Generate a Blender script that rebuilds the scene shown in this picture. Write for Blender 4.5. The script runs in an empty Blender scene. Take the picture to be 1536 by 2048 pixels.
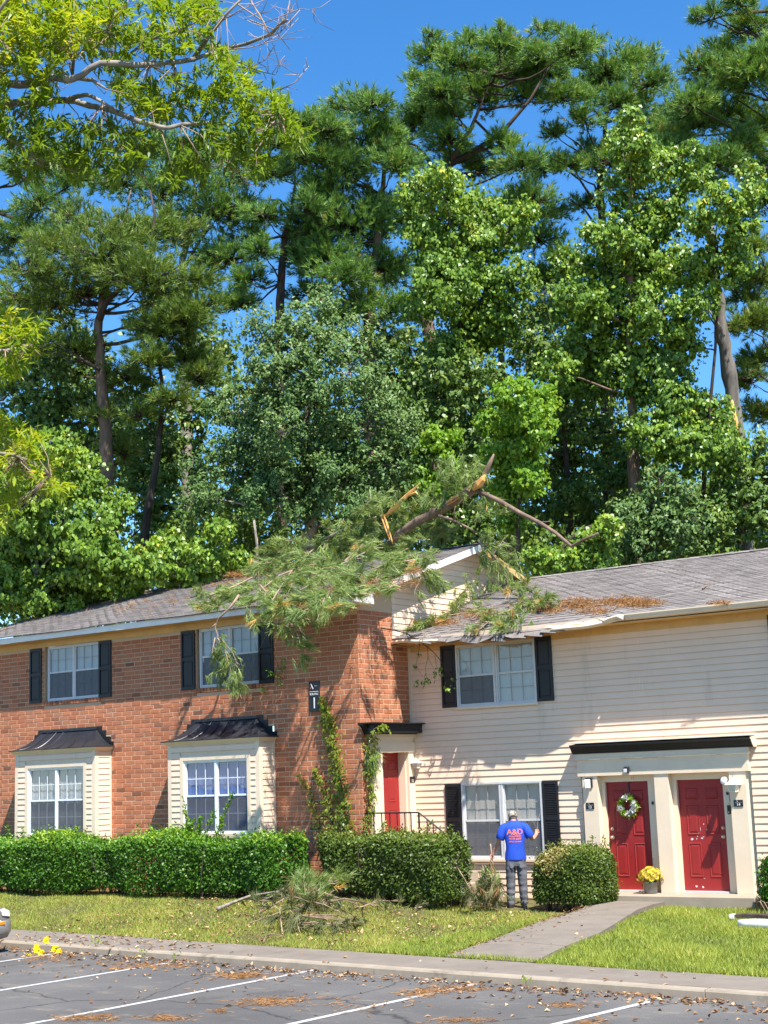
import bpy, math, random
import numpy as np
from mathutils import Matrix, Vector

random.seed(7)
rng = np.random.default_rng(7)
scene = bpy.context.scene
COL = scene.collection

# ------------------------------------------------------------------ camera, light, exposure
F = 3000.0
CAM = np.array([18.6249, -26.3574, 2.2587])
ROT = np.array([[0.8051, -0.1320, -0.5783],      # columns: image right, image down, view direction
                [0.5921, 0.1205, 0.7968],
                [-0.0355, -0.9839, 0.1751]])
_u, _s, _v = np.linalg.svd(ROT)
ROT = _u @ _v
cam_data = bpy.data.cameras.new('camera')
cam_data.sensor_fit = 'VERTICAL'
cam_data.sensor_height = 24.0
cam_data.lens = F / 2048.0 * 24.0
cam_data.clip_start = 0.1
cam_data.clip_end = 3000.0
cam = bpy.data.objects.new('camera', cam_data)
COL.objects.link(cam)
cam.matrix_world = Matrix([[ROT[0, 0], -ROT[0, 1], -ROT[0, 2], CAM[0]],
                           [ROT[1, 0], -ROT[1, 1], -ROT[1, 2], CAM[1]],
                           [ROT[2, 0], -ROT[2, 1], -ROT[2, 2], CAM[2]],
                           [0, 0, 0, 1]])
scene.camera = cam

SUN_DIR = Vector((-0.455, 0.258, -0.852)).normalized()      # the way the light travels
world = bpy.data.worlds.new('World')
scene.world = world
world.use_nodes = True
wn = world.node_tree.nodes
wn.clear()
w_out = wn.new('ShaderNodeOutputWorld')
w_bg = wn.new('ShaderNodeBackground')
w_sky = wn.new('ShaderNodeTexSky')
w_sky.sky_type = 'NISHITA'
w_sky.sun_disc = False
w_sky.sun_elevation = math.radians(58.5)
w_sky.sun_rotation = math.radians(119.6)
w_sky.altitude = 100
w_sky.air_density = 0.9
w_sky.dust_density = 0.0
w_sky.ozone_density = 4.0
w_bg.inputs['Strength'].default_value = 0.12
w_hsv = wn.new('ShaderNodeHueSaturation')      # the phone's colour: a little richer than life
w_hsv.inputs['Saturation'].default_value = 1.26
world.node_tree.links.new(w_sky.outputs[0], w_hsv.inputs['Color'])
world.node_tree.links.new(w_hsv.outputs[0], w_bg.inputs[0])
world.node_tree.links.new(w_bg.outputs[0], w_out.inputs[0])

sun_data = bpy.data.lights.new('sun', 'SUN')
sun_data.energy = 5.0
sun_data.angle = math.radians(0.5)
sun_data.color = (1.0, 0.975, 0.94)
sun = bpy.data.objects.new('sun', sun_data)
COL.objects.link(sun)
sun.rotation_euler = SUN_DIR.to_track_quat('-Z', 'Y').to_euler()
sun.location = (10, -20, 40)

scene.view_settings.view_transform = 'Standard'
scene.view_settings.look = 'None'
scene.view_settings.exposure = 1.12
scene.view_settings.gamma = 1.0
scene.view_settings.use_curve_mapping = False
scene.render.engine = 'CYCLES'
scene.cycles.max_bounces = 7
scene.cycles.transparent_max_bounces = 12
scene.cycles.caustics_reflective = False
scene.cycles.caustics_refractive = False


# ------------------------------------------------------------------ measuring helpers
def at(px, py, t):
    """point seen at photo position (px, py), t metres ahead of the camera"""
    return CAM + ROT @ np.array([(px - 768.0) / F, (py - 1024.0) / F, 1.0]) * t


def on_plane(px, py, p0, n):
    d = ROT @ np.array([(px - 768.0) / F, (py - 1024.0) / F, 1.0])
    p0 = np.array(p0, float)
    n = np.array(n, float)
    return CAM + d * ((p0 - CAM) @ n / (d @ n))


def on_y(px, py, y):
    return on_plane(px, py, (0, y, 0), (0, 1, 0))


def on_x(px, py, x):
    return on_plane(px, py, (x, 0, 0), (1, 0, 0))


def smooth(t):
    t = min(1.0, max(0.0, t))
    return t * t * (3 - 2 * t)


def ground_z(x, y):
    return -0.2 + 0.2 * smooth((3.4 - x) / 3.2) * smooth((y + 7.6) / 4.2) - 0.03 * smooth((x - 2.0) / 2.0) * smooth((y + 5) / 3.0)


# ------------------------------------------------------------------ mesh helpers
class MB:
    """collects faces and links them as one mesh object"""
    def __init__(self):
        self.v = []
        self.f = []
        self.m = []
        self.t = []

    def add(self, verts, faces, m=0, t=0.5):
        o = len(self.v)
        self.v.extend([tuple(map(float, p)) for p in verts])
        for f in faces:
            self.f.append(tuple(i + o for i in f))
            self.m.append(m)
            self.t.append(t)
        return self

    def box(self, x0, x1, y0, y1, z0, z1, m=0, t=0.5):
        v = [(x0, y0, z0), (x1, y0, z0), (x1, y1, z0), (x0, y1, z0), (x0, y0, z1), (x1, y0, z1), (x1, y1, z1), (x0, y1, z1)]
        f = [(0, 3, 2, 1), (4, 5, 6, 7), (0, 1, 5, 4), (1, 2, 6, 5), (2, 3, 7, 6), (3, 0, 4, 7)]
        return self.add(v, f, m, t)

    def bevel_box(self, x0, x1, y0, y1, z0, z1, b, m=0, t=0.5):
        """box whose edges are chamfered by b"""
        c = [((x0 + x1) / 2, (y0 + y1) / 2, (z0 + z1) / 2)][0]
        h = ((x1 - x0) / 2, (y1 - y0) / 2, (z1 - z0) / 2)
        b = min(b, min(h) * 0.9)
        v = []
        idx = {}
        for sx in (-1, 1):
            for sy in (-1, 1):
                for sz in (-1, 1):
                    for a in range(3):
                        s = (sx, sy, sz)
                        p = [c[i] + s[i] * (h[i] - (b if i != a else 0)) for i in range(3)]
                        idx[(sx, sy, sz, a)] = len(v)
                        v.append(p)
        f = []
        for a in range(3):
            o = [i for i in range(3) if i != a]
            for s in (-1, 1):
                q = []
                for (p1, p2) in ((-1, -1), (1, -1), (1, 1), (-1, 1)):
                    k = [0, 0, 0]
                    k[a] = s
                    k[o[0]] = p1
                    k[o[1]] = p2
                    q.append(idx[(k[0], k[1], k[2], a)])
                f.append(tuple(q))
        for a in range(3):
            o = [i for i in range(3) if i != a]
            for p1 in (-1, 1):
                for p2 in (-1, 1):
                    def g(s, which):
                        k = [0, 0, 0]
                        k[a] = s
                        k[o[0]] = p1
                        k[o[1]] = p2
                        return idx[(k[0], k[1], k[2], which)]
                    f.append((g(-1, o[0]), g(1, o[0]), g(1, o[1]), g(-1, o[1])))
        for sx in (-1, 1):
            for sy in (-1, 1):
                for sz in (-1, 1):
                    f.append(tuple(idx[(sx, sy, sz, a)] for a in range(3)))
        return self.add(v, f, m, t)

    def prism(self, prof, axis, a0, a1, m=0, t=0.5, cap=True):
        """2-D profile pushed along an axis (0: profile is y,z; 1: x,z; 2: x,y)"""
        n = len(prof)
        def pt(p, a):
            return [(a, p[0], p[1]), (p[0], a, p[1]), (p[0], p[1], a)][axis]
        v = [pt(p, a0) for p in prof] + [pt(p, a1) for p in prof]
        f = [(i, (i + 1) % n, n + (i + 1) % n, n + i) for i in range(n)]
        if cap:
            f += [tuple(range(n))[::-1], tuple(range(n, 2 * n))]
        return self.add(v, f, m, t)

    def tube(self, pts, radii, sides=6, m=0, t=0.5, cap=True):
        pts = [np.array(p, float) for p in pts]
        n = len(pts)
        if not hasattr(radii, '__len__'):
            radii = [radii] * n
        v = []
        ref = None
        for i in range(n):
            d = pts[min(i + 1, n - 1)] - pts[max(i - 1, 0)]
            d /= (np.linalg.norm(d) + 1e-9)
            if ref is None:
                ref = np.cross(d, (0.3, 0.2, 0.93) if abs(d[2]) < 0.9 else (1, 0, 0))
            ref = ref - d * (ref @ d)
            ref /= (np.linalg.norm(ref) + 1e-9)
            b = np.cross(d, ref)
            for k in range(sides):
                a = 2 * math.pi * k / sides
                v.append(pts[i] + (ref * math.cos(a) + b * math.sin(a)) * radii[i])
        f = []
        for i in range(n - 1):
            for k in range(sides):
                k2 = (k + 1) % sides
                f.append((i * sides + k, i * sides + k2, (i + 1) * sides + k2, (i + 1) * sides + k))
        if cap:
            f.append(tuple(range(sides))[::-1])
            f.append(tuple((n - 1) * sides + k for k in range(sides)))
        return self.add(v, f, m, t)

    def loft(self, rings, m=0, t=0.5, cap=True, closed=True):
        n = len(rings[0])
        v = [p for r in rings for p in r]
        f = []
        for i in range(len(rings) - 1):
            for k in range(n if closed else n - 1):
                k2 = (k + 1) % n
                f.append((i * n + k, i * n + k2, (i + 1) * n + k2, (i + 1) * n + k))
        if cap:
            f.append(tuple(range(n))[::-1])
            f.append(tuple((len(rings) - 1) * n + k for k in range(n)))
        return self.add(v, f, m, t)

    def ball(self, c, r, nu=10, nv=7, m=0, t=0.5):
        r = r if hasattr(r, '__len__') else (r, r, r)
        rings = []
        for j in range(nv + 1):
            th = math.pi * (0.02 + 0.96 * j / nv)
            rings.append([(c[0] + r[0] * math.sin(th) * math.cos(2 * math.pi * k / nu), c[1] + r[1] * math.sin(th) * math.sin(2 * math.pi * k / nu), c[2] - r[2] * math.cos(th)) for k in range(nu)])
        return self.loft(rings, m, t)

    def mesh(self, name, mats, smooth_faces=False):
        me = bpy.data.meshes.new(name)
        me.from_pydata(self.v, [], self.f)
        for mm in (mats if isinstance(mats, (list, tuple)) else [mats]):
            me.materials.append(mm)
        me.polygons.foreach_set('material_index', self.m)
        if smooth_faces:
            me.polygons.foreach_set('use_smooth', [True] * len(self.f))
        at_ = me.attributes.new('tint', 'FLOAT', 'FACE')
        at_.data.foreach_set('value', self.t)
        me.update()
        return me

    def build(self, name, mats, parent=None, smooth_faces=False, loc=None):
        o = bpy.data.objects.new(name, self.mesh(name, mats, smooth_faces))
        COL.objects.link(o)
        if loc is not None:
            o.location = loc
        if parent is not None:
            adopt(o, parent)
        return o


def world_of(o):
    m = Matrix.Translation(o.location) @ o.rotation_euler.to_matrix().to_4x4()
    return (world_of(o.parent) @ o.matrix_parent_inverse @ m) if o.parent else m


def adopt(o, parent):
    """parts are built in world coordinates: parent them without moving them"""
    o.parent = parent
    o.matrix_parent_inverse = world_of(parent).inverted()


def raw_mesh(name, v, k_faces, mat, tint=None, smooth_faces=False):
    """numpy verts (N,3) and faces (M,k) to a mesh"""
    me = bpy.data.meshes.new(name)
    v = np.ascontiguousarray(v, np.float32)
    f = np.ascontiguousarray(k_faces, np.int32)
    me.vertices.add(len(v))
    me.vertices.foreach_set('co', v.ravel())
    me.loops.add(f.size)
    me.loops.foreach_set('vertex_index', f.ravel())
    me.polygons.add(len(f))
    me.polygons.foreach_set('loop_start', np.arange(0, f.size, f.shape[1], dtype=np.int32))
    try:
        me.polygons.foreach_set('loop_total', np.full(len(f), f.shape[1], np.int32))
    except Exception:
        pass
    me.materials.append(mat)
    if tint is not None:
        a = me.attributes.new('tint', 'FLOAT', 'FACE')
        a.data.foreach_set('value', np.ascontiguousarray(tint, np.float32))
    me.update(calc_edges=True)
    if smooth_faces:
        me.polygons.foreach_set('use_smooth', np.ones(len(f), bool))
    return me


def link_mesh(name, me, parent=None):
    o = bpy.data.objects.new(name, me)
    COL.objects.link(o)
    if parent is not None:
        adopt(o, parent)
    return o


def thing(name, label, cat, loc=(0, 0, 0), group=None):
    o = bpy.data.objects.new(name, None)
    o.empty_display_size = 0.2
    COL.objects.link(o)
    o.location = loc
    return tag(o, label, cat, group)


def tag(o, label=None, cat=None, group=None, kind=None):
    if label:
        o['label'] = label
    if cat:
        o['category'] = cat
    if group:
        o['group'] = group
    if kind:
        o['kind'] = kind
    return o


# ------------------------------------------------------------------ materials
def mat_new(name):
    m = bpy.data.materials.new(name)
    m.use_nodes = True
    nt = m.node_tree
    b = nt.nodes['Principled BSDF']
    return m, nt, b


def add_noise(nt, scale, detail=4, rough=0.6, coord='Object', stretch=None):
    tc = nt.nodes.new('ShaderNodeTexCoord')
    n = nt.nodes.new('ShaderNodeTexNoise')
    n.inputs['Scale'].default_value = scale
    n.inputs['Detail'].default_value = detail
    n.inputs['Roughness'].default_value = rough
    if stretch:
        mp = nt.nodes.new('ShaderNodeMapping')
        mp.inputs['Scale'].default_value = stretch
        nt.links.new(tc.outputs[coord], mp.inputs[0])
        nt.links.new(mp.outputs[0], n.inputs['Vector'])
    else:
        nt.links.new(tc.outputs[coord], n.inputs['Vector'])
    return n


def ramp(nt, src, stops):
    r = nt.nodes.new('ShaderNodeValToRGB')
    e = r.color_ramp.elements
    while len(e) < len(stops):
        e.new(0.5)
    for i, (p, c) in enumerate(stops):
        e[i].position = p
        e[i].color = (c[0], c[1], c[2], 1)
    nt.links.new(src, r.inputs[0])
    return r


def bump(nt, b, src, strength, dist=0.01):
    bp = nt.nodes.new('ShaderNodeBump')
    bp.inputs['Strength'].default_value = strength
    bp.inputs['Distance'].default_value = dist
    nt.links.new(src, bp.inputs['Height'])
    nt.links.new(bp.outputs[0], b.inputs['Normal'])


def mix_col(nt, fac, a, b, mode='MIX'):
    mx = nt.nodes.new('ShaderNodeMix')
    mx.data_type = 'RGBA'
    mx.blend_type = mode
    if hasattr(fac, 'links') or not isinstance(fac, (int, float)):
        nt.links.new(fac, mx.inputs[0])
    else:
        mx.inputs[0].default_value = fac
    for s, k in ((a, 6), (b, 7)):
        if isinstance(s, (tuple, list)):
            mx.inputs[k].default_value = (s[0], s[1], s[2], 1)
        else:
            nt.links.new(s, mx.inputs[k])
    return mx.outputs[2]


def simple(name, col, rough=0.6, var=0.12, scale=6.0, metal=0.0, bmp=0.0, spec=0.4, stretch=None, dirt=None):
    m, nt, b = mat_new(name)
    n = add_noise(nt, scale, 5, 0.65, 'Object', stretch)
    lo = [c * (1 - var) for c in col]
    hi = [min(1, c * (1 + var)) for c in col]
    r = ramp(nt, n.outputs['Fac'], [(0.3, lo), (0.7, hi)])
    out = r.outputs[0]
    if dirt:
        n2 = add_noise(nt, dirt[1], 6, 0.7, 'Object', dirt[3] if len(dirt) > 3 else None)
        r2 = ramp(nt, n2.outputs['Fac'], [(dirt[2], (0, 0, 0)), (dirt[2] + 0.2, (1, 1, 1))])
        out = mix_col(nt, r2.outputs[0], out, dirt[0])
    nt.links.new(out, b.inputs['Base Color'])
    b.inputs['Roughness'].default_value = rough
    b.inputs['Metallic'].default_value = metal
    b.inputs['Specular IOR Level'].default_value = spec
    if bmp:
        bump(nt, b, n.outputs['Fac'], bmp)
    return m


def tinted(name, stops, rough=0.7, source='tint', spec=0.3, noise=(30, 0.2), bmp=0.0):
    """colour from the per-piece tint (or from the object's own random value)"""
    m, nt, b = mat_new(name)
    if source == 'tint':
        a = nt.nodes.new('ShaderNodeAttribute')
        a.attribute_name = 'tint'
        src = a.outputs['Fac']
    else:
        a = nt.nodes.new('ShaderNodeObjectInfo')
        src = a.outputs['Random']
    r = ramp(nt, src, stops)
    n = add_noise(nt, noise[0], 5, 0.7)
    r2 = ramp(nt, n.outputs['Fac'], [(0.25, (1 - noise[1],) * 3), (0.75, (1 + noise[1],) * 3)])
    nt.links.new(mix_col(nt, 1.0, r.outputs[0], r2.outputs[0], 'MULTIPLY'), b.inputs['Base Color'])
    b.inputs['Roughness'].default_value = rough
    b.inputs['Specular IOR Level'].default_value = spec
    if bmp:
        bump(nt, b, n.outputs['Fac'], bmp)
    return m


def leafy(name, stops, transl=0.35, rough=0.42, spec=0.35, tcol=(1.5, 1.35, 0.5)):
    m, nt, b = mat_new(name)
    a = nt.nodes.new('ShaderNodeAttribute')
    a.attribute_name = 'tint'
    r = ramp(nt, a.outputs['Fac'], stops)
    nt.links.new(r.outputs[0], b.inputs['Base Color'])
    b.inputs['Roughness'].default_value = rough
    b.inputs['Specular IOR Level'].default_value = spec
    tr = nt.nodes.new('ShaderNodeBsdfTranslucent')
    nt.links.new(mix_col(nt, 1.0, r.outputs[0], tcol, 'MULTIPLY'), tr.inputs['Color'])
    mx = nt.nodes.new('ShaderNodeMixShader')
    mx.inputs[0].default_value = transl
    out = nt.nodes['Material Output']
    nt.links.new(b.outputs[0], mx.inputs[1])
    nt.links.new(tr.outputs[0], mx.inputs[2])
    nt.links.new(mx.outputs[0], out.inputs['Surface'])
    return m


BRICK_STOPS = [(0.0, (0.19, 0.082, 0.048)), (0.05, (0.28, 0.106, 0.057)), (0.12, (0.385, 0.134, 0.064)), (0.55, (0.445, 0.162, 0.077)), (0.88, (0.495, 0.188, 0.092)), (1.0, (0.40, 0.168, 0.089))]
M = {}
M['brick'] = tinted('brick_joined', BRICK_STOPS, 0.85, 'tint', 0.2, (45, 0.22), 0.25)
M['brick1'] = tinted('brick_single', BRICK_STOPS, 0.85, 'random', 0.2, (45, 0.22), 0.25)
M['mortar'] = simple('mortar', (0.56, 0.40, 0.25), 0.9, 0.10, 25, bmp=0.2)
M['siding'] = simple('siding_vinyl', (0.82, 0.60, 0.425), 0.5, 0.04, 1.5, spec=0.35, dirt=((0.56, 0.44, 0.29), 0.9, 0.56, (2.2, 1, 0.35)))
M['trim'] = simple('cream_trim', (0.78, 0.61, 0.43), 0.45, 0.05, 3, spec=0.4, dirt=((0.55, 0.44, 0.30), 2.2, 0.62, (1, 1, 0.35)))
M['fascia'] = simple('white_fascia', (0.80, 0.735, 0.64), 0.4, 0.06, 4, spec=0.5, dirt=((0.50, 0.48, 0.44), 3.0, 0.60))
M['soffit'] = simple('bounce_tan_soffit', (0.66, 0.41, 0.155), 0.6, 0.10, 3, dirt=((0.42, 0.27, 0.11), 2.5, 0.58))  # cream paint coloured tan: light bounced off the brick put into it
M['black'] = simple('black_shutter', (0.012, 0.012, 0.013), 0.45, 0.2, 8)
M['blackmetal'] = simple('black_roof_metal', (0.030, 0.031, 0.036), 0.38, 0.25, 4, metal=0.3, spec=0.5)
M['rail'] = simple('black_iron', (0.015, 0.015, 0.016), 0.5, 0.2, 20)
SH = [(0.0, (0.17, 0.145, 0.128)), (0.3, (0.20, 0.172, 0.153)), (0.7, (0.22, 0.190, 0.170)), (1.0, (0.255, 0.222, 0.200))]
M['shingle'] = tinted('roof_shingle', SH, 0.92, 'tint', 0.15, (28, 0.30), 0.3)
M['shingle1'] = tinted('roof_shingle_single', SH, 0.92, 'random', 0.15, (28, 0.30), 0.3)
M['underlay'] = simple('roof_felt', (0.03, 0.028, 0.027), 0.9, 0.2, 10)
M['door'] = simple('red_door', (0.29, 0.016, 0.014), 0.5, 0.06, 5, spec=0.45)
M['brass'] = simple('worn_brass', (0.72, 0.58, 0.36), 0.3, 0.1, 20, metal=0.85)
M['muntin'] = simple('grey_muntin', (0.33, 0.31, 0.29), 0.5, 0.06, 10)
M['alu'] = simple('window_aluminium', (0.60, 0.58, 0.55), 0.4, 0.08, 10, spec=0.5)
M['whiteframe'] = simple('white_window_frame', (0.80, 0.80, 0.79), 0.4, 0.05, 10)
M['curtain'] = simple('pale_curtain', (0.52, 0.51, 0.49), 0.9, 0.06, 3)
M['blind'] = simple('cream_blind', (0.66, 0.57, 0.47), 0.8, 0.06, 2)
M['darkroom'] = simple('dark_interior', (0.06, 0.06, 0.065), 0.9, 0.2, 3)
M['skycurtain'] = simple('sky_reflection_curtain', (0.15, 0.23, 0.48), 0.9, 0.1, 3)  # blue stands in for sky reflected in the second bay's glass
M['concrete'] = simple('old_concrete', (0.19, 0.158, 0.125), 0.9, 0.14, 2.2, bmp=0.15, spec=0.2, dirt=((0.11, 0.088, 0.07), 1.3, 0.58))
M['kerb'] = simple('kerb_concrete', (0.30, 0.245, 0.18), 0.9, 0.16, 3, bmp=0.15, spec=0.2, dirt=((0.11, 0.085, 0.06), 2.0, 0.55))
M['step'] = simple('step_concrete', (0.34, 0.275, 0.20), 0.85, 0.1, 3, spec=0.2)
M['soil'] = simple('lawn_soil', (0.115, 0.10, 0.042), 0.95, 0.35, 5, bmp=0.3, spec=0.1)
M['paint'] = simple('white_road_paint', (0.43, 0.42, 0.40), 0.7, 0.12, 12, dirt=((0.12, 0.11, 0.10), 9.0, 0.60))
M['plate'] = simple('black_sign_plate', (0.014, 0.013, 0.015), 0.35, 0.1, 10)
M['letter'] = simple('white_lettering', (0.80, 0.80, 0.80), 0.5, 0.03, 10)
M['letterred'] = simple('red_lettering', (0.45, 0.12, 0.14), 0.5, 0.05, 10)
M['lampwhite'] = simple('white_lamp_paint', (0.80, 0.78, 0.73), 0.35, 0.06, 10)
M['lampglass'] = simple('frosted_lamp_glass', (0.62, 0.56, 0.45), 0.2, 0.1, 8, spec=0.6)
M['darkplastic'] = simple('dark_plastic', (0.02, 0.02, 0.025), 0.3, 0.1, 10)
M['galv'] = simple('galvanised_bucket', (0.20, 0.20, 0.18), 0.45, 0.2, 12, metal=0.4)
M['yellow'] = simple('yellow_petal', (0.85, 0.62, 0.05), 0.6, 0.12, 30)
M['yellowbag'] = simple('yellow_plastic_film', (0.85, 0.68, 0.01), 0.3, 0.08, 12, spec=0.6)
M['white'] = simple('white_plastic', (0.80, 0.76, 0.68), 0.45, 0.06, 6)
M['bark'] = simple('pine_bark', (0.20, 0.135, 0.095), 0.95, 0.45, 5, bmp=0.6, spec=0.1, stretch=(1, 1, 0.3))
M['darkbark'] = simple('dark_bark', (0.075, 0.055, 0.042), 0.95, 0.4, 6, bmp=0.5, spec=0.1, stretch=(1, 1, 0.3))
M['greybark'] = simple('grey_bark', (0.25, 0.215, 0.17), 0.9, 0.5, 9, bmp=0.5, spec=0.1, stretch=(1, 1, 0.4), dirt=((0.09, 0.075, 0.06), 7.0, 0.55))
M['snagbark'] = simple('peeled_snag_bark', (0.175, 0.15, 0.125), 0.9, 0.6, 3, bmp=0.5, spec=0.1, stretch=(1, 1, 0.25), dirt=((0.55, 0.33, 0.16), 1.6, 0.62, (1, 1, 0.3)))
M['rawwood'] = simple('torn_raw_wood', (0.72, 0.36, 0.10), 0.8, 0.3, 6, stretch=(1, 1, 0.3), dirt=((0.75, 0.55, 0.30), 5.0, 0.55))
M['twig'] = simple('bare_twig', (0.34, 0.235, 0.16), 0.9, 0.35, 9, spec=0.15)


def asphalt():
    m, nt, b = mat_new('worn_asphalt')
    n1 = add_noise(nt, 0.35, 6, 0.62)
    n2 = add_noise(nt, 70, 3, 0.7)
    n3 = add_noise(nt, 1.6, 6, 0.7, 'Object', (1, 2.2, 1))
    base = ramp(nt, n1.outputs['Fac'], [(0.3, (0.080, 0.075, 0.070)), (0.55, (0.112, 0.104, 0.096)), (0.75, (0.155, 0.142, 0.125))])
    grain = ramp(nt, n2.outputs['Fac'], [(0.3, (0.7, 0.7, 0.7)), (0.7, (1.3, 1.3, 1.3))])
    c = mix_col(nt, 1.0, base.outputs[0], grain.outputs[0], 'MULTIPLY')
    sand = ramp(nt, n3.outputs['Fac'], [(0.56, (0, 0, 0)), (0.74, (0.8, 0.8, 0.8))])
    c = mix_col(nt, sand.outputs[0], c, (0.22, 0.18, 0.135))
    n4 = add_noise(nt, 0.55, 5, 0.6)
    oil = ramp(nt, n4.outputs['Fac'], [(0.60, (0, 0, 0)), (0.70, (0.55, 0.55, 0.55))])
    c = mix_col(nt, oil.outputs[0], c, (0.035, 0.034, 0.034))
    tc = nt.nodes.new('ShaderNodeTexCoord')
    vo = nt.nodes.new('ShaderNodeTexVoronoi')
    vo.feature = 'DISTANCE_TO_EDGE'
    vo.inputs['Scale'].default_value = 0.33
    wob = nt.nodes.new('ShaderNodeMix')
    wob.data_type = 'VECTOR'
    wob.inputs[0].default_value = 0.35
    nt.links.new(tc.outputs['Object'], wob.inputs[4])
    n5 = add_noise(nt, 1.1, 4, 0.6)
    nt.links.new(n5.outputs['Color'], wob.inputs[5])
    nt.links.new(wob.outputs[1], vo.inputs['Vector'])
    crack = ramp(nt, vo.outputs['Distance'], [(0.0, (0.75, 0.75, 0.75)), (0.006, (0, 0, 0))])
    c = mix_col(nt, crack.outputs[0], c, (0.022, 0.021, 0.020))
    nt.links.new(c, b.inputs['Base Color'])
    b.inputs['Roughness'].default_value = 0.88
    b.inputs['Specular IOR Level'].default_value = 0.2
    bump(nt, b, n2.outputs['Fac'], 0.35)
    return m


M['asphalt'] = asphalt()


def glass():
    m, nt, b = mat_new('window_glass')
    nt.nodes.remove(b)
    g = nt.nodes.new('ShaderNodeBsdfGlossy')
    g.inputs['Roughness'].default_value = 0.015
    t = nt.nodes.new('ShaderNodeBsdfTransparent')
    t.inputs['Color'].default_value = (0.86, 0.90, 0.92, 1)
    lw = nt.nodes.new('ShaderNodeLayerWeight')        # reflects the same from both sides
    pw = nt.nodes.new('ShaderNodeMath')
    pw.operation = 'POWER'
    pw.inputs[1].default_value = 4.0
    nt.links.new(lw.outputs['Facing'], pw.inputs[0])
    fr = nt.nodes.new('ShaderNodeMath')
    fr.operation = 'MULTIPLY_ADD'
    fr.inputs[1].default_value = 0.85
    fr.inputs[2].default_value = 0.085
    nt.links.new(pw.outputs[0], fr.inputs[0])
    mx = nt.nodes.new('ShaderNodeMixShader')
    n = add_noise(nt, 1.3, 2, 0.5)
    bp = nt.nodes.new('ShaderNodeBump')
    bp.inputs['Strength'].default_value = 0.05
    bp.inputs['Distance'].default_value = 0.05
    nt.links.new(n.outputs['Fac'], bp.inputs['Height'])
    nt.links.new(bp.outputs[0], g.inputs['Normal'])
    nt.links.new(fr.outputs[0], mx.inputs[0])
    nt.links.new(t.outputs[0], mx.inputs[1])
    nt.links.new(g.outputs[0], mx.inputs[2])
    nt.links.new(mx.outputs[0], nt.nodes['Material Output'].inputs['Surface'])
    return m


def screen():
    m, nt, b = mat_new('insect_screen')
    nt.nodes.remove(b)
    d = nt.nodes.new('ShaderNodeBsdfDiffuse')
    d.inputs['Color'].default_value = (0.13, 0.13, 0.14, 1)
    t = nt.nodes.new('ShaderNodeBsdfTransparent')
    mx = nt.nodes.new('ShaderNodeMixShader')
    mx.inputs[0].default_value = 0.62
    nt.links.new(t.outputs[0], mx.inputs[1])
    nt.links.new(d.outputs[0], mx.inputs[2])
    nt.links.new(mx.outputs[0], nt.nodes['Material Output'].inputs['Surface'])
    return m


M['glass'] = glass()
M['screen'] = screen()
# foliage: leaf colours, varied leaf by leaf; pale ends also paint sunlit tops
M['gum'] = leafy('sweetgum_leaf', [(0, (0.0779, 0.1536, 0.0214)), (0.5, (0.1505, 0.262, 0.0294)), (0.85, (0.2725, 0.3886, 0.0347)), (1, (0.5448, 0.5241, 0.0468))], transl=0.24)
M['maple'] = leafy('bright_maple_leaf', [(0, (0.0987, 0.2093, 0.0209)), (0.5, (0.1809, 0.3364, 0.0269)), (1, (0.3453, 0.4784, 0.0419))], 0.42)
M['holly'] = leafy('small_glossy_leaf', [(0, (0.0566, 0.1224, 0.0324)), (0.5, (0.1089, 0.189, 0.0504)), (0.9, (0.1852, 0.261, 0.0756)), (1, (0.3049, 0.324, 0.108))], 0.16, 0.45, 0.22)
M['dark'] = leafy('dark_broad_leaf', [(0, (0.0628, 0.1164, 0.0247)), (0.6, (0.1254, 0.2116, 0.0369)), (1, (0.2742, 0.3439, 0.0616))], 0.22)
M['needle'] = leafy('pine_needle', [(0, (0.0695, 0.1507, 0.0438)), (0.5, (0.1434, 0.2722, 0.0585)), (0.85, (0.2545, 0.4008, 0.0768)), (0.97, (0.3702, 0.4617, 0.0915)), (1, (0.5089, 0.3645, 0.1097))], 0.2, 0.5, 0.3)
M['needleY'] = leafy('yellow_pine_needle', [(0, (0.0693, 0.1225, 0.0306)), (0.5, (0.1502, 0.2348, 0.042)), (0.85, (0.2504, 0.3369, 0.0573)), (1, (0.3854, 0.3878, 0.105))], 0.22, 0.5, 0.3)
M['fallen'] = leafy('fallen_pine_needle', [(0, (0.1, 0.1601, 0.0435)), (0.4, (0.1918, 0.2697, 0.0744)), (0.8, (0.3084, 0.3827, 0.1054)), (0.93, (0.5001, 0.5218, 0.161)), (1, (0.6002, 0.3827, 0.1116))], 0.22, 0.45, 0.35)
M['fallenbrown'] = leafy('wilting_pine_needle', [(0, (0.060, 0.075, 0.028)), (0.4, (0.11, 0.125, 0.045)), (0.8, (0.19, 0.195, 0.075)), (0.93, (0.27, 0.24, 0.10)), (1, (0.30, 0.17, 0.07))], 0.2, 0.5, 0.3)
M['straw'] = leafy('dry_pine_straw', [(0, (0.1885, 0.0837, 0.029)), (0.5, (0.348, 0.1599, 0.0493)), (1, (0.493, 0.2741, 0.1015))], 0.15, 0.6, 0.3, (1.1, 1, 0.8))
M['willow'] = leafy('willow_oak_leaf', [(0, (0.0946, 0.1645, 0.019)), (0.5, (0.2093, 0.3084, 0.0246)), (0.85, (0.3241, 0.3976, 0.0341)), (1, (0.4592, 0.4525, 0.0568))], 0.45, 0.4, 0.35, (1.5, 1.4, 0.4))
M['hedge'] = leafy('hedge_leaf', [(0, (0.0388, 0.0975, 0.0135)), (0.5, (0.0819, 0.1969, 0.0189)), (0.85, (0.1617, 0.3094, 0.027)), (1, (0.3666, 0.4688, 0.0405))], 0.28, 0.42, 0.28)
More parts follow.
